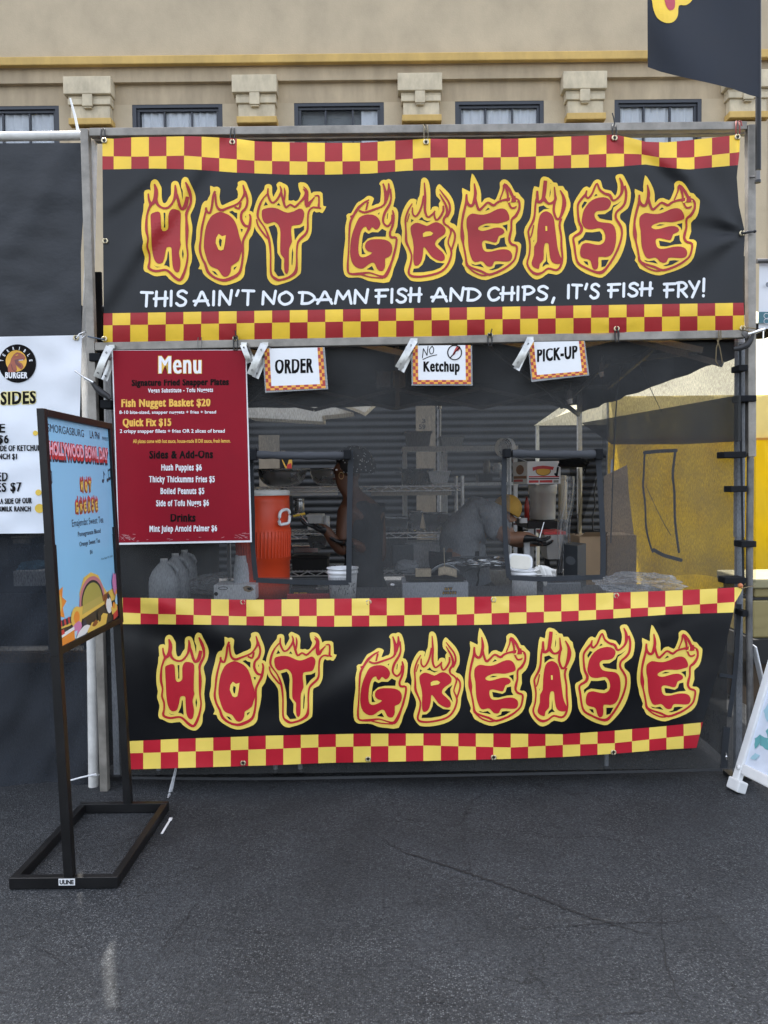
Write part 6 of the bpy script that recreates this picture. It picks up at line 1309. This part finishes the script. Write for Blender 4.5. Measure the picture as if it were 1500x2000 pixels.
b = B(); pts = [P(x, y, 4.2) for x, y in ((664,786),(735,785),(722,797),(712,806),(700,800))]; b.prism(pts, (0,.4,.0), pale); tag(b.build('gap_panel'), 'small pale panel added for the bright gap right of the long pale panel', 'gap_panel')
b = B(); A, C, D = P(505,850,6.9), P(545,850,6.9), P(556,880,6.9); b.box(A.x, C.x, 6.9, 6.96, .003, A.z, plank_m); b.box(C.x+.02, D.x, 6.92, 6.98, .003, D.z, plank_m); tag(b.build('plywood_board'), 'narrow pale boards standing behind the orange cooler', 'board')
o = B(); o.pbox(547,892,572,1000,4.6,4.63,black_plastic); o = o.build('folded_flag'); tag(o, 'black cloth with yellow and red print standing behind the steel bowl', 'flag')
b = B(); mf = plane_y(4.6); art_poly(b, [(549,893),(556,905),(560,911),(566,893),(570,893),(570,916),(562,918),(556,912)], mf, .004, ink_gold, 2); art_poly(b, [(560,908),(569,904),(570,914),(561,917)], mf, .008, red_i); b.build('flag_print', o)
b = B(); b.pbox(735,725,763,757,2.0,2.02,M('grey_card', (.20,.21,.22), .7)); b.pbox(767,724,792,757,2.0,2.02,M('tan_card', (.22,.18,.13), .7)); tag(b.build('notice_cards'), 'two small cards hanging from the tent strut left of the No Ketchup sign', 'cards')
b = B(); b.tube([P(1033,903,1.9), P(1008,893,1.9), P(1003,920,1.9), P(1010,945,1.9)], .004, white_plastic, 6); tag(b.build('cable'), 'thin white cable hanging beside the fish carton', 'cable')

# ------------------------------------------------------------------ the two people
def skin(name, nodes, edges, mat, parent, sub=2, folds=0):
    """one continuous skin-grown surface; nodes = {key: (point, radius or (rx, ry))}"""
    bm = bmesh.new(); lay = bm.verts.layers.skin.verify(); kv = {}
    for i, (k, (p, r)) in enumerate(nodes.items()):
        v = bm.verts.new(p); v[lay].radius = r if isinstance(r, tuple) else (r, r); v[lay].use_root = (i == 0); kv[k] = v
    for a, c in edges: bm.edges.new((kv[a], kv[c]))
    me = bpy.data.meshes.new(name); bm.to_mesh(me); bm.free(); me.materials.append(mat)
    o = bpy.data.objects.new(name, me); scene.collection.objects.link(o)
    m = o.modifiers.new('skin', 'SKIN'); m.use_smooth_shade = True
    m = o.modifiers.new('sub', 'SUBSURF'); m.levels = sub; m.render_levels = sub
    if folds:
        m.levels = m.render_levels = 3
        tx = bpy.data.textures.new('cloth_folds', 'CLOUDS'); tx.noise_scale = .11; tx.noise_depth = 3
        d = o.modifiers.new('folds', 'DISPLACE'); d.texture = tx; d.texture_coords = 'GLOBAL'; d.strength = folds; d.mid_level = .5
    if parent is not None: attach(o, parent)
    return o
def hand_nodes(nodes, edges, wrist, pos, d, up_, sc=1.0, curl=.5):
    """palm, four unequal curled fingers and a side thumb grown from the wrist"""
    d = d.normalized(); side = d.cross(up_).normalized(); dn = side.cross(d).normalized()
    nodes['palm'+wrist] = (pos+d*.045*sc, (.034*sc, .016*sc)); edges.append((wrist, 'palm'+wrist))
    for i, (o_, L) in enumerate(((-.030,.060),(-.010,.074),(.010,.070),(.028,.054))):
        p = pos+d*.085*sc+side*o_*sc; q = p+d*L*.5*sc+dn*L*.2*curl*sc; t_ = q+d*L*.35*sc+dn*L*.55*curl*sc
        for j, (pp, r) in enumerate(((p,.010),(q,.0085),(t_,.0075))): nodes['f%d%d%s' % (i, j, wrist)] = (pp, r*sc)
        edges += [('palm'+wrist, 'f%d0%s' % (i, wrist)), ('f%d0%s' % (i, wrist), 'f%d1%s' % (i, wrist)), ('f%d1%s' % (i, wrist), 'f%d2%s' % (i, wrist))]
    a = pos+d*.03*sc-side*.036*sc; c = a+d*.03*sc-side*.016*sc+dn*.012*sc
    nodes['t0'+wrist] = (a, .012*sc); nodes['t1'+wrist] = (c, .009*sc); edges += [('palm'+wrist, 't0'+wrist), ('t0'+wrist, 't1'+wrist)]
def face(c, fdir, r, parent, skin_m):
    """eyes, brows, mouth and ears set on the head"""
    f = fdir.normalized(); sd = f.cross(Vector((0,0,1))).normalized(); u = sd.cross(f)
    b = B()
    for sg in (-1, 1):
        b.lathe(c+f*r*.90+sd*sg*r*.36+u*r*.05, [(0,-.006),(.008,-.003),(.008,.003),(0,.006)], ink_white, 10); b.lathe(c+f*(r*.93+.006)+sd*sg*r*.36+u*r*.05, [(0,-.005),(.006,0),(0,.005)], ink_black, 8)
    b.build('eyes', parent)
    b = B(); b.tube([c+f*r*.96-sd*r*.25-u*r*.55, c+f*r*1.02-u*r*.52, c+f*r*.96+sd*r*.25-u*r*.55], [.004,.007,.004], M('lips', (.18,.06,.05), .5), 8); b.build('mouth', parent)
brown_skin = M('brown_skin', (.10,.042,.022), .5, var=.12, vs=10); tan_skin = M('tan_skin', (.25,.13,.08), .5, var=.12, vs=10)
black_top = M('black_top', (.018,.019,.022), .85, var=.3, vs=6, bump=.5, bs=14, bd=.01); glove = M('black_glove', (.010,.010,.011), .4, var=.2)
grey_shirt = M('grey_shirt', (.23,.245,.265), .85, var=.16, vs=6, bump=.9, bs=11, bd=.025); trouser = M('dark_trousers', (.016,.017,.020), .85, var=.3, bump=.4, bs=20, bd=.01)
Yw = 1.0
Wp = lambda x, y, dY=0: P(x, y, Yw+dY)
wm = thing('person', 'woman in a patterned headwrap and black top with hoop earring working behind the order window', 'person', (Wp(715,1200).x, Yw, 0))
n = {'pelvis': (Wp(716,1215), (.155,.12)), 'waist': (Wp(712,1130), (.135,.105)), 'chest': (Wp(706,1045), (.165,.12)), 'shoulders': (Wp(702,1000), (.13,.085)), 'neck': (Wp(690,968), .055), 'jaw': (Wp(674,942), (.062,.07)), 'skull': (Wp(681,918), (.088,.095)), 'crown': (Wp(686,896), (.075,.08)),
     'nose': (Wp(650,925), .013), 'chin': (Wp(658,945), .03),
     'shl': (Wp(676,1002,-.12), .062), 'ell': (Wp(668,1082,-.16), .046), 'wrl': (Wp(634,1030,-.20), .030),
     'shr': (Wp(735,1004,.1), .062), 'elr': (Wp(742,1095,.05), .046), 'wrr': (Wp(690,1060,-.22), .030),
     'hipl': (Wp(690,1235,-.0), .10), 'knl': (Vector((Wp(690,1235).x, Yw, .48)), .062), 'anl': (Vector((Wp(690,1235).x, Yw+.03, .08)), .042), 'tol': (Vector((Wp(690,1235).x-.10, Yw-.05, .04)), .036),
     'hipr': (Wp(742,1235), .10), 'knr': (Vector((Wp(742,1235).x, Yw+.05, .48)), .062), 'anr': (Vector((Wp(742,1235).x, Yw+.08, .08)), .042), 'tor': (Vector((Wp(742,1235).x-.10, Yw, .04)), .036)}
e = [('pelvis','waist'),('waist','chest'),('chest','shoulders'),('shoulders','neck'),('neck','jaw'),('jaw','skull'),('skull','crown'),('jaw','chin'),('skull','nose'),('shoulders','shl'),('shl','ell'),('ell','wrl'),('shoulders','shr'),('shr','elr'),('elr','wrr'),
     ('pelvis','hipl'),('hipl','knl'),('knl','anl'),('anl','tol'),('pelvis','hipr'),('hipr','knr'),('knr','anr'),('anr','tor')]
hand_nodes(n, e, 'wrl', n['wrl'][0], Vector((-1,-.2,.15)), Vector((0,0,1))); hand_nodes(n, e, 'wrr', n['wrr'][0], Vector((-1,-.3,.1)), Vector((0,0,1)))
skin('body', n, e, brown_skin, wm)
face(n['skull'][0], Vector((-1,-.25,-.05)), .092, wm, brown_skin)
nt_ = {k: (n[k][0], tuple(v*1.13 for v in n[k][1]) if isinstance(n[k][1], tuple) else n[k][1]*1.18) for k in ('pelvis','waist','chest','shoulders')}
nt_['neck'] = (Wp(697,985), .075); nt_['shl'] = (n['shl'][0], .066); nt_['shr'] = (n['shr'][0], .068)
nt_['hipl'] = (n['hipl'][0], .115); nt_['hipr'] = (n['hipr'][0], .115); nt_['kl'] = (n['knl'][0], .075); nt_['kr'] = (n['knr'][0], .075); nt_['al'] = (n['anl'][0], .055); nt_['ar'] = (n['anr'][0], .055)
skin('black_outfit', nt_, [('pelvis','waist'),('waist','chest'),('chest','shoulders'),('shoulders','neck'),('shoulders','shl'),('shoulders','shr'),('pelvis','hipl'),('hipl','kl'),('kl','al'),('pelvis','hipr'),('hipr','kr'),('kr','ar')], black_top, wm, folds=.05)
hw = M('headwrap', (.016,.016,.018), .8, var=.2)
hc = n['skull'][0]+Vector((.03,.01,.035)); b = B()
def hwf(u, v):
    a = 2*math.pi*u; t_ = math.pi*(.04+.62*v); w_ = 1+.05*math.sin(a*5+v*9)
    return hc+Vector((.118*w_*math.sin(t_)*math.cos(a)+.02*v, .112*w_*math.sin(t_)*math.sin(a), .115*math.cos(t_)))
b.grid(36, 16, hwf, hw); hwo = b.build('headwrap', wm)
b = B(); rnd = random.Random(8); dotm = M('headwrap_dots', (.55,.56,.58), .8)
for k in range(210):
    u, v = rnd.random(), rnd.uniform(.05, 1); p = hwf(u, v); nn = (p-hc).normalized(); tx = nn.cross(Vector((0,0,1))).normalized(); ty = nn.cross(tx); r = rnd.uniform(.003,.0055)
    b.add([p+nn*.0015+(tx*math.cos(a*1.257)+ty*math.sin(a*1.257))*r for a in range(5)], [(0,1,2,3,4)], dotm)
b.build('pattern', hwo)
b = B(); ec = Wp(666.5,929,-.105)
for k in range(18): a = k*math.pi/9; b.lathe(ec+Vector((.014*math.cos(a), 0, .020*math.sin(a))), [(0,-.0028),(.0026,0),(0,.0028)], M('gold_beads', (.75,.55,.25), .3, metal=.7), 6)
b.build('earring', wm)
for h, wk in (('wrl', 'l'), ('wrr', 'r')):
    gn = {h: (n[h][0]+(n['el'+wk][0]-n[h][0]).normalized()*.03, .037)}; ge = []
    for k, (p, r) in n.items():
        if k != h and k.endswith(h): gn[k] = (p, tuple(v*1.12 for v in r) if isinstance(r, tuple) else r*1.15)
    ge = [q_ for q_ in e if q_[0] in gn and q_[1] in gn]
    skin('glove', gn, ge, glove, wm)
b = B(); b.tube([n['wrl'][0]+Vector((-.08,-.03,.01)), Wp(583,1002,-.22), Wp(567,1010,-.22)], [.006,.006,.004], chrome, 8); b.tube([Wp(596,1003,-.22), Wp(573,1008,-.22)], .008, em, 8)
tag(b.build('tongs'), 'yellow-gripped tongs held by the woman beside the orange cooler', 'tongs')
Ym = 1.25
Mp = lambda x, y, dY=0: P(x, y, Ym+dY)
mn = thing('person', 'man in grey shirt and yellow cap bending over left of the pick-up window', 'person', (Mp(890,1200).x, Ym, 0))
gx0 = Mp(888,1120).x
n = {'pelvis': (Mp(888,1098), (.15,.145)), 'waist': (Mp(906,1042), (.145,.13)), 'chest': (Mp(938,1014), (.165,.145)), 'shoulders': (Mp(964,1010), (.12,.10)), 'neck': (Mp(981,1006), .056), 'skull': (Mp(995,1000,.03), (.076,.078)), 'jaw': (Mp(998,1020,.02), .055), 'nose': (Mp(1009,1016,.01), .013),
     'shl': (Mp(968,1024,-.15), .066), 'ell': (Mp(992,1053,-.20), .048), 'wrl': (Mp(1028,1048,-.22), .034), 'shr': (Mp(970,1018,.14), .066), 'elr': (Mp(1004,1058,.12), .048), 'wrr': (Mp(1034,1058,.05), .034),
     'hipl': (Mp(888,1125,-.08), .105), 'knl': (Vector((gx0+.05, Ym-.08, .5)), .068), 'anl': (Vector((gx0, Ym-.08, .08)), .045), 'tol': (Vector((gx0+.13, Ym-.1, .04)), .04),
     'hipr': (Mp(888,1125,.1), .105), 'knr': (Vector((gx0+.03, Ym+.1, .5)), .068), 'anr': (Vector((gx0-.03, Ym+.1, .08)), .045), 'tor': (Vector((gx0+.10, Ym+.1, .04)), .04)}
e = [('pelvis','waist'),('waist','chest'),('chest','shoulders'),('shoulders','neck'),('neck','skull'),('skull','jaw'),('skull','nose'),('shoulders','shl'),('shl','ell'),('ell','wrl'),('shoulders','shr'),('shr','elr'),('elr','wrr'),('pelvis','hipl'),('hipl','knl'),('knl','anl'),('anl','tol'),('pelvis','hipr'),('hipr','knr'),('knr','anr'),('anr','tor')]
hand_nodes(n, e, 'wrl', n['wrl'][0], Vector((1,-.1,-.25)), Vector((0,0,1)), curl=.7); hand_nodes(n, e, 'wrr', n['wrr'][0], Vector((1,-.2,-.2)), Vector((0,0,1)), curl=.7)
skin('body', n, e, tan_skin, mn)
face(n['skull'][0], Vector((.8,.2,-.6)), .078, mn, tan_skin)
sh = {k: (n[k][0], tuple(v*1.16 for v in n[k][1])) for k in ('pelvis','waist','chest','shoulders')}
sh['collar'] = (Mp(975,1008), .08); sh['shl'] = (n['shl'][0], .090); sh['sll'] = (n['shl'][0].lerp(n['ell'][0], .72), .078); sh['shr'] = (n['shr'][0], .088); sh['slr'] = (n['shr'][0].lerp(n['elr'][0], .7), .076); sh['hem'] = (Mp(893,1112), (.175,.165))
skin('grey_shirt', sh, [('pelvis','waist'),('waist','chest'),('chest','shoulders'),('shoulders','collar'),('shoulders','shl'),('shl','sll'),('shoulders','shr'),('shr','slr'),('pelvis','hem')], grey_shirt, mn, folds=.06)
tn = {'pelvis': (Mp(890,1128), (.16,.15))}; 
for q_ in 'lr': tn['h'+q_] = (n['hip'+q_][0], .118); tn['k'+q_] = (n['kn'+q_][0], .082); tn['a'+q_] = (n['an'+q_][0], .062)
skin('trousers', tn, [('pelvis','hl'),('hl','kl'),('kl','al'),('pelvis','hr'),('hr','kr'),('kr','ar')], trouser, mn, folds=.05)
cap_m = M('mustard_cap', (.46,.27,.05), .8, var=.15, bump=.4, bs=30, bd=.006); c = n['skull'][0]+Vector((-.012,.0,.02)); b = B()
b.grid(28, 12, lambda u, v: c+Matrix.Rotation(R(28), 3, 'Y') @ Vector((.093*math.sin(v*1.75)*math.cos(6.2832*u)*(1+.03*math.sin(u*31)), .092*math.sin(v*1.75)*math.sin(6.2832*u), .096*math.cos(v*1.75))), cap_m); b.build('cap', mn)
for h, wk in (('wrl', 'l'), ('wrr', 'r')):
    gn = {h: (n[h][0]+(n['el'+wk][0]-n[h][0]).normalized()*.04, .042)}
    for k, (p, r) in n.items():
        if k != h and k.endswith(h): gn[k] = (p, tuple(v*1.12 for v in r) if isinstance(r, tuple) else r*1.15)
    skin('glove', gn, [q_ for q_ in e if q_[0] in gn and q_[1] in gn], glove, mn)
b = B(); b.bar(n['wrl'][0]+Vector((.075,-.02,-.01)), Mp(1062,1020,-.22), .004, .016, chrome); b.bar(n['wrl'][0]+Vector((.02,-.02,-.035)), n['wrl'][0]+Vector((.078,-.02,-.008)), .014, .02, black_plastic); tag(b.build('spatula'), 'steel spatula held in the bending man\'s gloved hand', 'spatula')
b = B(); b.pbox(1024,1038,1035,1130,1.1,1.13,gst); b.pbox(1035,1050,1044,1056,1.1,1.13,chrome); tag(b.build('steel_upright'), 'grey steel upright with a bracket in front of the bending man\'s hands', 'upright')
o = crumple(P(930,1098,.95), .22, .10, .035, M('foil', (.55,.56,.57), .2, metal=1), 61, 'foil_sheet', rough=.6); tag(o, 'crumpled silver foil on the counter below the bending man', 'foil')

# ------------------------------------------------------------------ right side: yellow tent, flag, sign board
ytent_y = M('tent_yellow', (.88,.58,.008), .6, var=.08, vs=2, bump=.25, bs=4, bd=.03, trans=.55); ytent_c = M('tent_cream', (.90,.85,.62), .7, var=.05, vs=2, trans=.5)
ytv = M('tent_valance', (.74,.60,.24), .7, var=.08, trans=.5)
o = thing('canopy_tent', 'yellow-walled neighbouring tent with a pale sunlit roof at the right', 'tent', (3.3, 4, 0))
YT = 2.6; X0, X1 = P(1188, 900, YT).x, 4.9; tz = lambda y: P(1480, y+.0105*0, YT).z
zE, zV = tz(772), tz(857)
b = B()
def wallf(u, v): 
    x = X0+(X1-X0)*u; return Vector((x, YT+.035*math.sin(u*23+v*1.2)+.07*nz(u*1400, v*300, 60, 20)+.008*math.sin(u*90+v*4), zV+.03-(zV+.03-.02)*v))
b.grid(80, 30, wallf, ytent_y); b.build('side_wall', o)
b = B(); b.grid(60, 4, lambda u, v: Vector((X0+(X1-X0)*u, YT-.03+.008*math.sin(u*60), zE-(zE-zV+.012*math.sin(u*70)*0)*v)), ytv); b.build('valance', o)
b = B(); b.box(X0, X1, YT-.042, YT-.036, zV-.012, zV+.006, M('orange_trim', (.52,.22,.02), .7)); b.build('trim', o)
ap = Vector(((X0+X1)/2, YT+1.5, zE+1.15)); cs = [Vector((X0,YT-.03,zE)), Vector((X1,YT-.03,zE)), Vector((X1,YT+3.1,zE)), Vector((X0,YT+3.1,zE))]
b = B()
for i in range(4):
    a, c = cs[i], cs[(i+1) % 4]; b.grid(14, 10, lambda u, v: (a+(c-a)*u)*(1-v)+ap*v-Vector((0,0,.07*math.sin(v*3.1)*math.sin(u*3.1))), ytent_c)
b.build('roof', o)
for x, y in ((X0+.03,YT+.06),(X1-.03,YT+.06),(X0+.03,YT+3.05),(X1-.03,YT+3.05)):
    b = B(); b.box(x-.02, x+.02, y-.02, y+.02, .003, zE, alu); b.build('leg', o)
# a bin-like container and stacked things beside the right post
o = thing('cooler_chest', 'tan moulded cooler chest stacked at the right edge behind the steel pipe', 'chest', P(1520,1215,1.2)); tan = M('tan_plastic', (.30,.245,.10), .55, var=.1)
Yk = 1.2; A = P(1470,1132,Yk); kz = lambda y: P(1500, y, Yk).z
b = B(); b.box(A.x, A.x+.9, Yk, Yk+.5, kz(1246), kz(1172), tan); b.box(A.x+.02, A.x+.88, Yk+.02, Yk+.48, kz(1168), kz(1150), tan); b.build('chest_body', o, bevel=.012)
b = B(); b.box(A.x-.01, A.x+.91, Yk-.015, Yk+.515, kz(1149), kz(1130), M('chest_lid', (.30,.27,.15), .55)); b.build('lid', o, bevel=.01)
b = B(); art_stroke(b, [(1476,1203),(1492,1199),(1512,1196)], plane_y(Yk), .004, tan, wid=3); art_stroke(b, [(1476,1226),(1510,1220)], plane_y(Yk), .004, tan, wid=3); b.build('moulding', o)
b = B(); b.box(A.x, A.x+.9, Yk, Yk+.5, kz(1170)-.004, kz(1167), black_plastic); b.build('gasket', o)
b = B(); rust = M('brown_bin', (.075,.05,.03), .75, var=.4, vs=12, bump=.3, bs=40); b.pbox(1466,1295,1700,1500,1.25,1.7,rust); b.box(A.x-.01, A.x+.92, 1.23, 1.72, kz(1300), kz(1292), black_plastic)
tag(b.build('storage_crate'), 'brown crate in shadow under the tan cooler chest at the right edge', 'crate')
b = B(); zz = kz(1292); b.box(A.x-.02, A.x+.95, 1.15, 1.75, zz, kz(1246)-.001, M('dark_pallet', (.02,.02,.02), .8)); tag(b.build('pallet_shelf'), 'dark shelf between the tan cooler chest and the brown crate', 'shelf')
b = B(); b.bar(P(1472,1260,-.0), (P(1481,1420,.1).x, .05, .45), .006, .05, white_plastic); b.bar((P(1481,1420,.1).x, .05, .45), (P(1486,1530,.1).x, .06, .01), .006, .05, white_plastic); tag(b.build('wooden_lath'), 'thin white lath leaning behind the right pipe post', 'lath')
o = thing('sign_banner', 'white vertical banner with a teal foot at the right edge above the tent', 'banner', P(1530, 580, .3))
Yq = .12; b = B(); b.grid(10, 10, lambda u, v: P(1483+u*160-u*0-v*1.5, 512+v*130, Yq+.006*math.sin(u*7)), bbn); b.build('cloth', o)
teal = M('teal_print', (.05,.16,.20), .5); b = B(); art_poly(b, [(1482,609),(1642,609),(1641,631),(1481,631)], plane_y(Yq), .012, teal)
for y in (617, 627.5): art_stroke(b, [(1497+5*math.cos(k*.63), y+5*math.sin(k*.63)) for k in range(11)], plane_y(Yq), .014, ink_white, wid=.8, cap=False)
art_poly(b, [(1499+3.5*math.cos(k*.63), 556+5*math.sin(k*.63)) for k in range(10)], plane_y(Yq), .014, M('grey_print', (.2,.22,.25), .5)); b.build('banner_print', o)
b = B(); b.tube([P(1478,510,.1), P(1660,509,.1)], .012, galv, 8); b.tube([P(1640,509,.1), P(1640,1540,.1)], .018, galv, 8); b.build('pipe', o)
o = thing('tent_edge', 'black tent edge jutting in at the right below the white banner', 'tent edge', P(1500,640,.3))
b = B(); b.prism([P(1474,631,.25), P(1560,630,.25), P(1560,636,.25), P(1500,640,.25), P(1474,660,.25)], (0,.35,0), canopy_m); b.build('flap', o)
# flag
flag_m = M('navy_flag', (.014,.018,.028), .7, var=.2, vs=6, bump=.3, bs=500, bd=.001, trans=.1)
o = thing('feather_flag', 'navy flag with yellow and red print on a black pole at the top right', 'flag', P(1480, 350, -.06)); Yf = -.07
def fmap(x, y, o_): return P(x, y, Yf-o_+.035*math.sin((1480-x)/38)*((1480-x)/215)+.04*math.sin(y/55+(1480-x)/45)*((1480-x)/215)+.03*((1480-x)/215))
def fl_(u, v):
    x = 1265+(1484-1265)*u; yb_ = interp(x, [(1265,131),(1290,140),(1330,150),(1380,161),(1430,173),(1465,186),(1484,190)]); return fmap(x+(1-v)*-2*(1-u), -420+(yb_+420)*v, 0)
b = B(); b.grid(50, 80, fl_, flag_m); b.build('cloth', o)
b = B(); art_poly(b, [(1272,-40),(1274,5),(1279,26),(1287,38),(1302,45),(1316,42),(1324,30),(1326,11),(1340,10),(1352,0),(1358,-20),(1355,-60),(1310,-80)], fmap, .003, yel, 3, cell=9); art_poly(b, [(1288,-50),(1298,0),(1303,15),(1310,20),(1318,14),(1318,-10),(1315,-50)], fmap, .0045, M('flag_red', (.50,.05,.08), .5), 3, cell=9); b.build('flag_print', o)
b = B(); b.tube([P(1481,-500,Yf+.012), P(1481,332,Yf+.012)], .0125, black_paint, 12); b.build('pole', o)
b = B(); b.tube([P(1480,334,Yf+.012), P(1480,352,Yf+.012)], .011, galv, 12); b.tube([P(1480,352,Yf+.012), P(1480,357,Yf+.012)], .014, black_plastic, 12); b.tube([P(1466,345,-.02), P(1480,345,Yf+.012)], .006, galv, 8); b.build('socket', o)
# folding sign board
o = thing('sandwich_board', 'white plastic A-frame sign with teal leaf print at the lower right edge', 'sign board', G(1445,1545))
A0 = G(1432,1541); dd = Vector((.26,-.965,0)).normalized(); nn = Vector((-dd.y, dd.x, 0)); nn = nn if nn.x < 0 else -nn
lean = R(20)
def sb(a, h, out, side=1): 
    up_ = Vector((0,0,math.cos(lean)))-nn*math.sin(lean)*side; no = (nn*math.cos(lean)+Vector((0,0,math.sin(lean))))*1
    if side < 0: no = (-nn*math.cos(lean)+Vector((0,0,math.sin(lean))))
    base = A0 if side > 0 else A0-nn*(2*1.12*math.sin(lean)+.06)
    return base+dd*a+up_*h+no*out
wpl = M('sign_white_plastic', (.70,.71,.71), .45, var=.1, vs=8)
def slab(b, a0, a1, h0, h1, t0, t1, mat, side):
    vs = [sb(a, h, t_, side) for t_ in (t0, t1) for a, h in ((a0,h0),(a1,h0),(a1,h1),(a0,h1))]; b.add(vs, [(0,1,2,3),(7,6,5,4),(0,4,5,1),(1,5,6,2),(2,6,7,3),(3,7,4,0)], mat)
for side, nm in ((1, 'front_panel'), (-1, 'back_panel')):
    b = B(); Wd, Hd = .64, 1.12
    slab(b, 0, .042, .0, Hd, 0, .03, wpl, side); slab(b, Wd-.042, Wd, .0, Hd, 0, .03, wpl, side); slab(b, .042, Wd-.042, .085, .135, 0, .028, wpl, side); slab(b, .042, Wd-.042, Hd-.06, Hd-.001, 0, .028, wpl, side)
    slab(b, -.008, .07, .001, .055, -.012, .040, wpl, side)
    pn = b.build(nm, o, bevel=.006)
    if side == 1:
        b = B(); slab(b, .040, Wd-.040, .133, Hd-.058, .004, .016, M('print_white', (.62,.68,.78), .5, var=.08, vs=14), 1); b.build('print_sheet', pn)
        b = B(); lm = lambda a, h, o_: sb(a, h, .016+o_, 1); tl, tl2, gr = M('leaf_teal', (.12,.36,.38), .5), M('leaf_pale', (.35,.57,.66), .5), M('stem_grey', (.30,.31,.32), .5)
        rnd = random.Random(5)
        def leaf(a, h, L, an, mt, off):
            pts = [(0,0),(.25,.16),(.45,.20),(.6,.30),(.72,.16),(1,0),(.7,-.14),(.55,-.26),(.4,-.18),(.2,-.12)]; ca, sa = math.cos(an), math.sin(an)
            art_poly(b, [(a+L*(x*ca-y*sa), h+L*(x*sa+y*ca)) for x, y in pts], lm, off, mt)
        for k, (a, h, L, an, mt) in enumerate(((.16,.24,.10,2.6,tl),(.15,.27,.10,1.9,tl),(.18,.30,.12,1.35,tl2),(.22,.20,.12,.3,tl2),(.25,.24,.1,.8,tl2),(.32,.30,.13,1.0,tl),(.12,.46,.12,.9,tl2),(.20,.52,.12,.5,tl2),(.34,.50,.14,1.7,tl),(.40,.40,.13,.4,tl2),(.13,.70,.13,1.2,tl),(.27,.74,.14,2.0,tl2),(.42,.68,.15,.8,tl),(.30,.90,.14,1.3,tl2),(.46,.90,.13,2.2,tl),(.075,.22,.075,1.5,tl),(.065,.17,.06,.6,tl2),(.10,.36,.09,1.9,tl2),(.07,.52,.09,1.3,tl),(.09,.62,.08,2.2,tl2),(.06,.80,.09,1.0,tl2),(.10,.95,.08,1.7,tl))): leaf(a, h, L, an, mt, .001+.0002*k)
        for k in range(9): a, h = rnd.uniform(.1,.5), rnd.uniform(.18,.9); art_stroke(b, [(a,h),(a+.03,h+.05),(a+.02+rnd.uniform(-.03,.05),h+.11)], lm, .005+.0002*k, gr, wid=.004)
        b.build('leaf_print', pn)
        b = B(); b.lathe(sb(.026,.11,.031,1), [(0,0),(.012,.0),(.012,.006),(0,.008)], wpl, 14, axis=(nn*math.cos(lean)+Vector((0,0,math.sin(lean)))).to_track_quat('Z','Y').to_matrix()); b.build('rivet', pn)
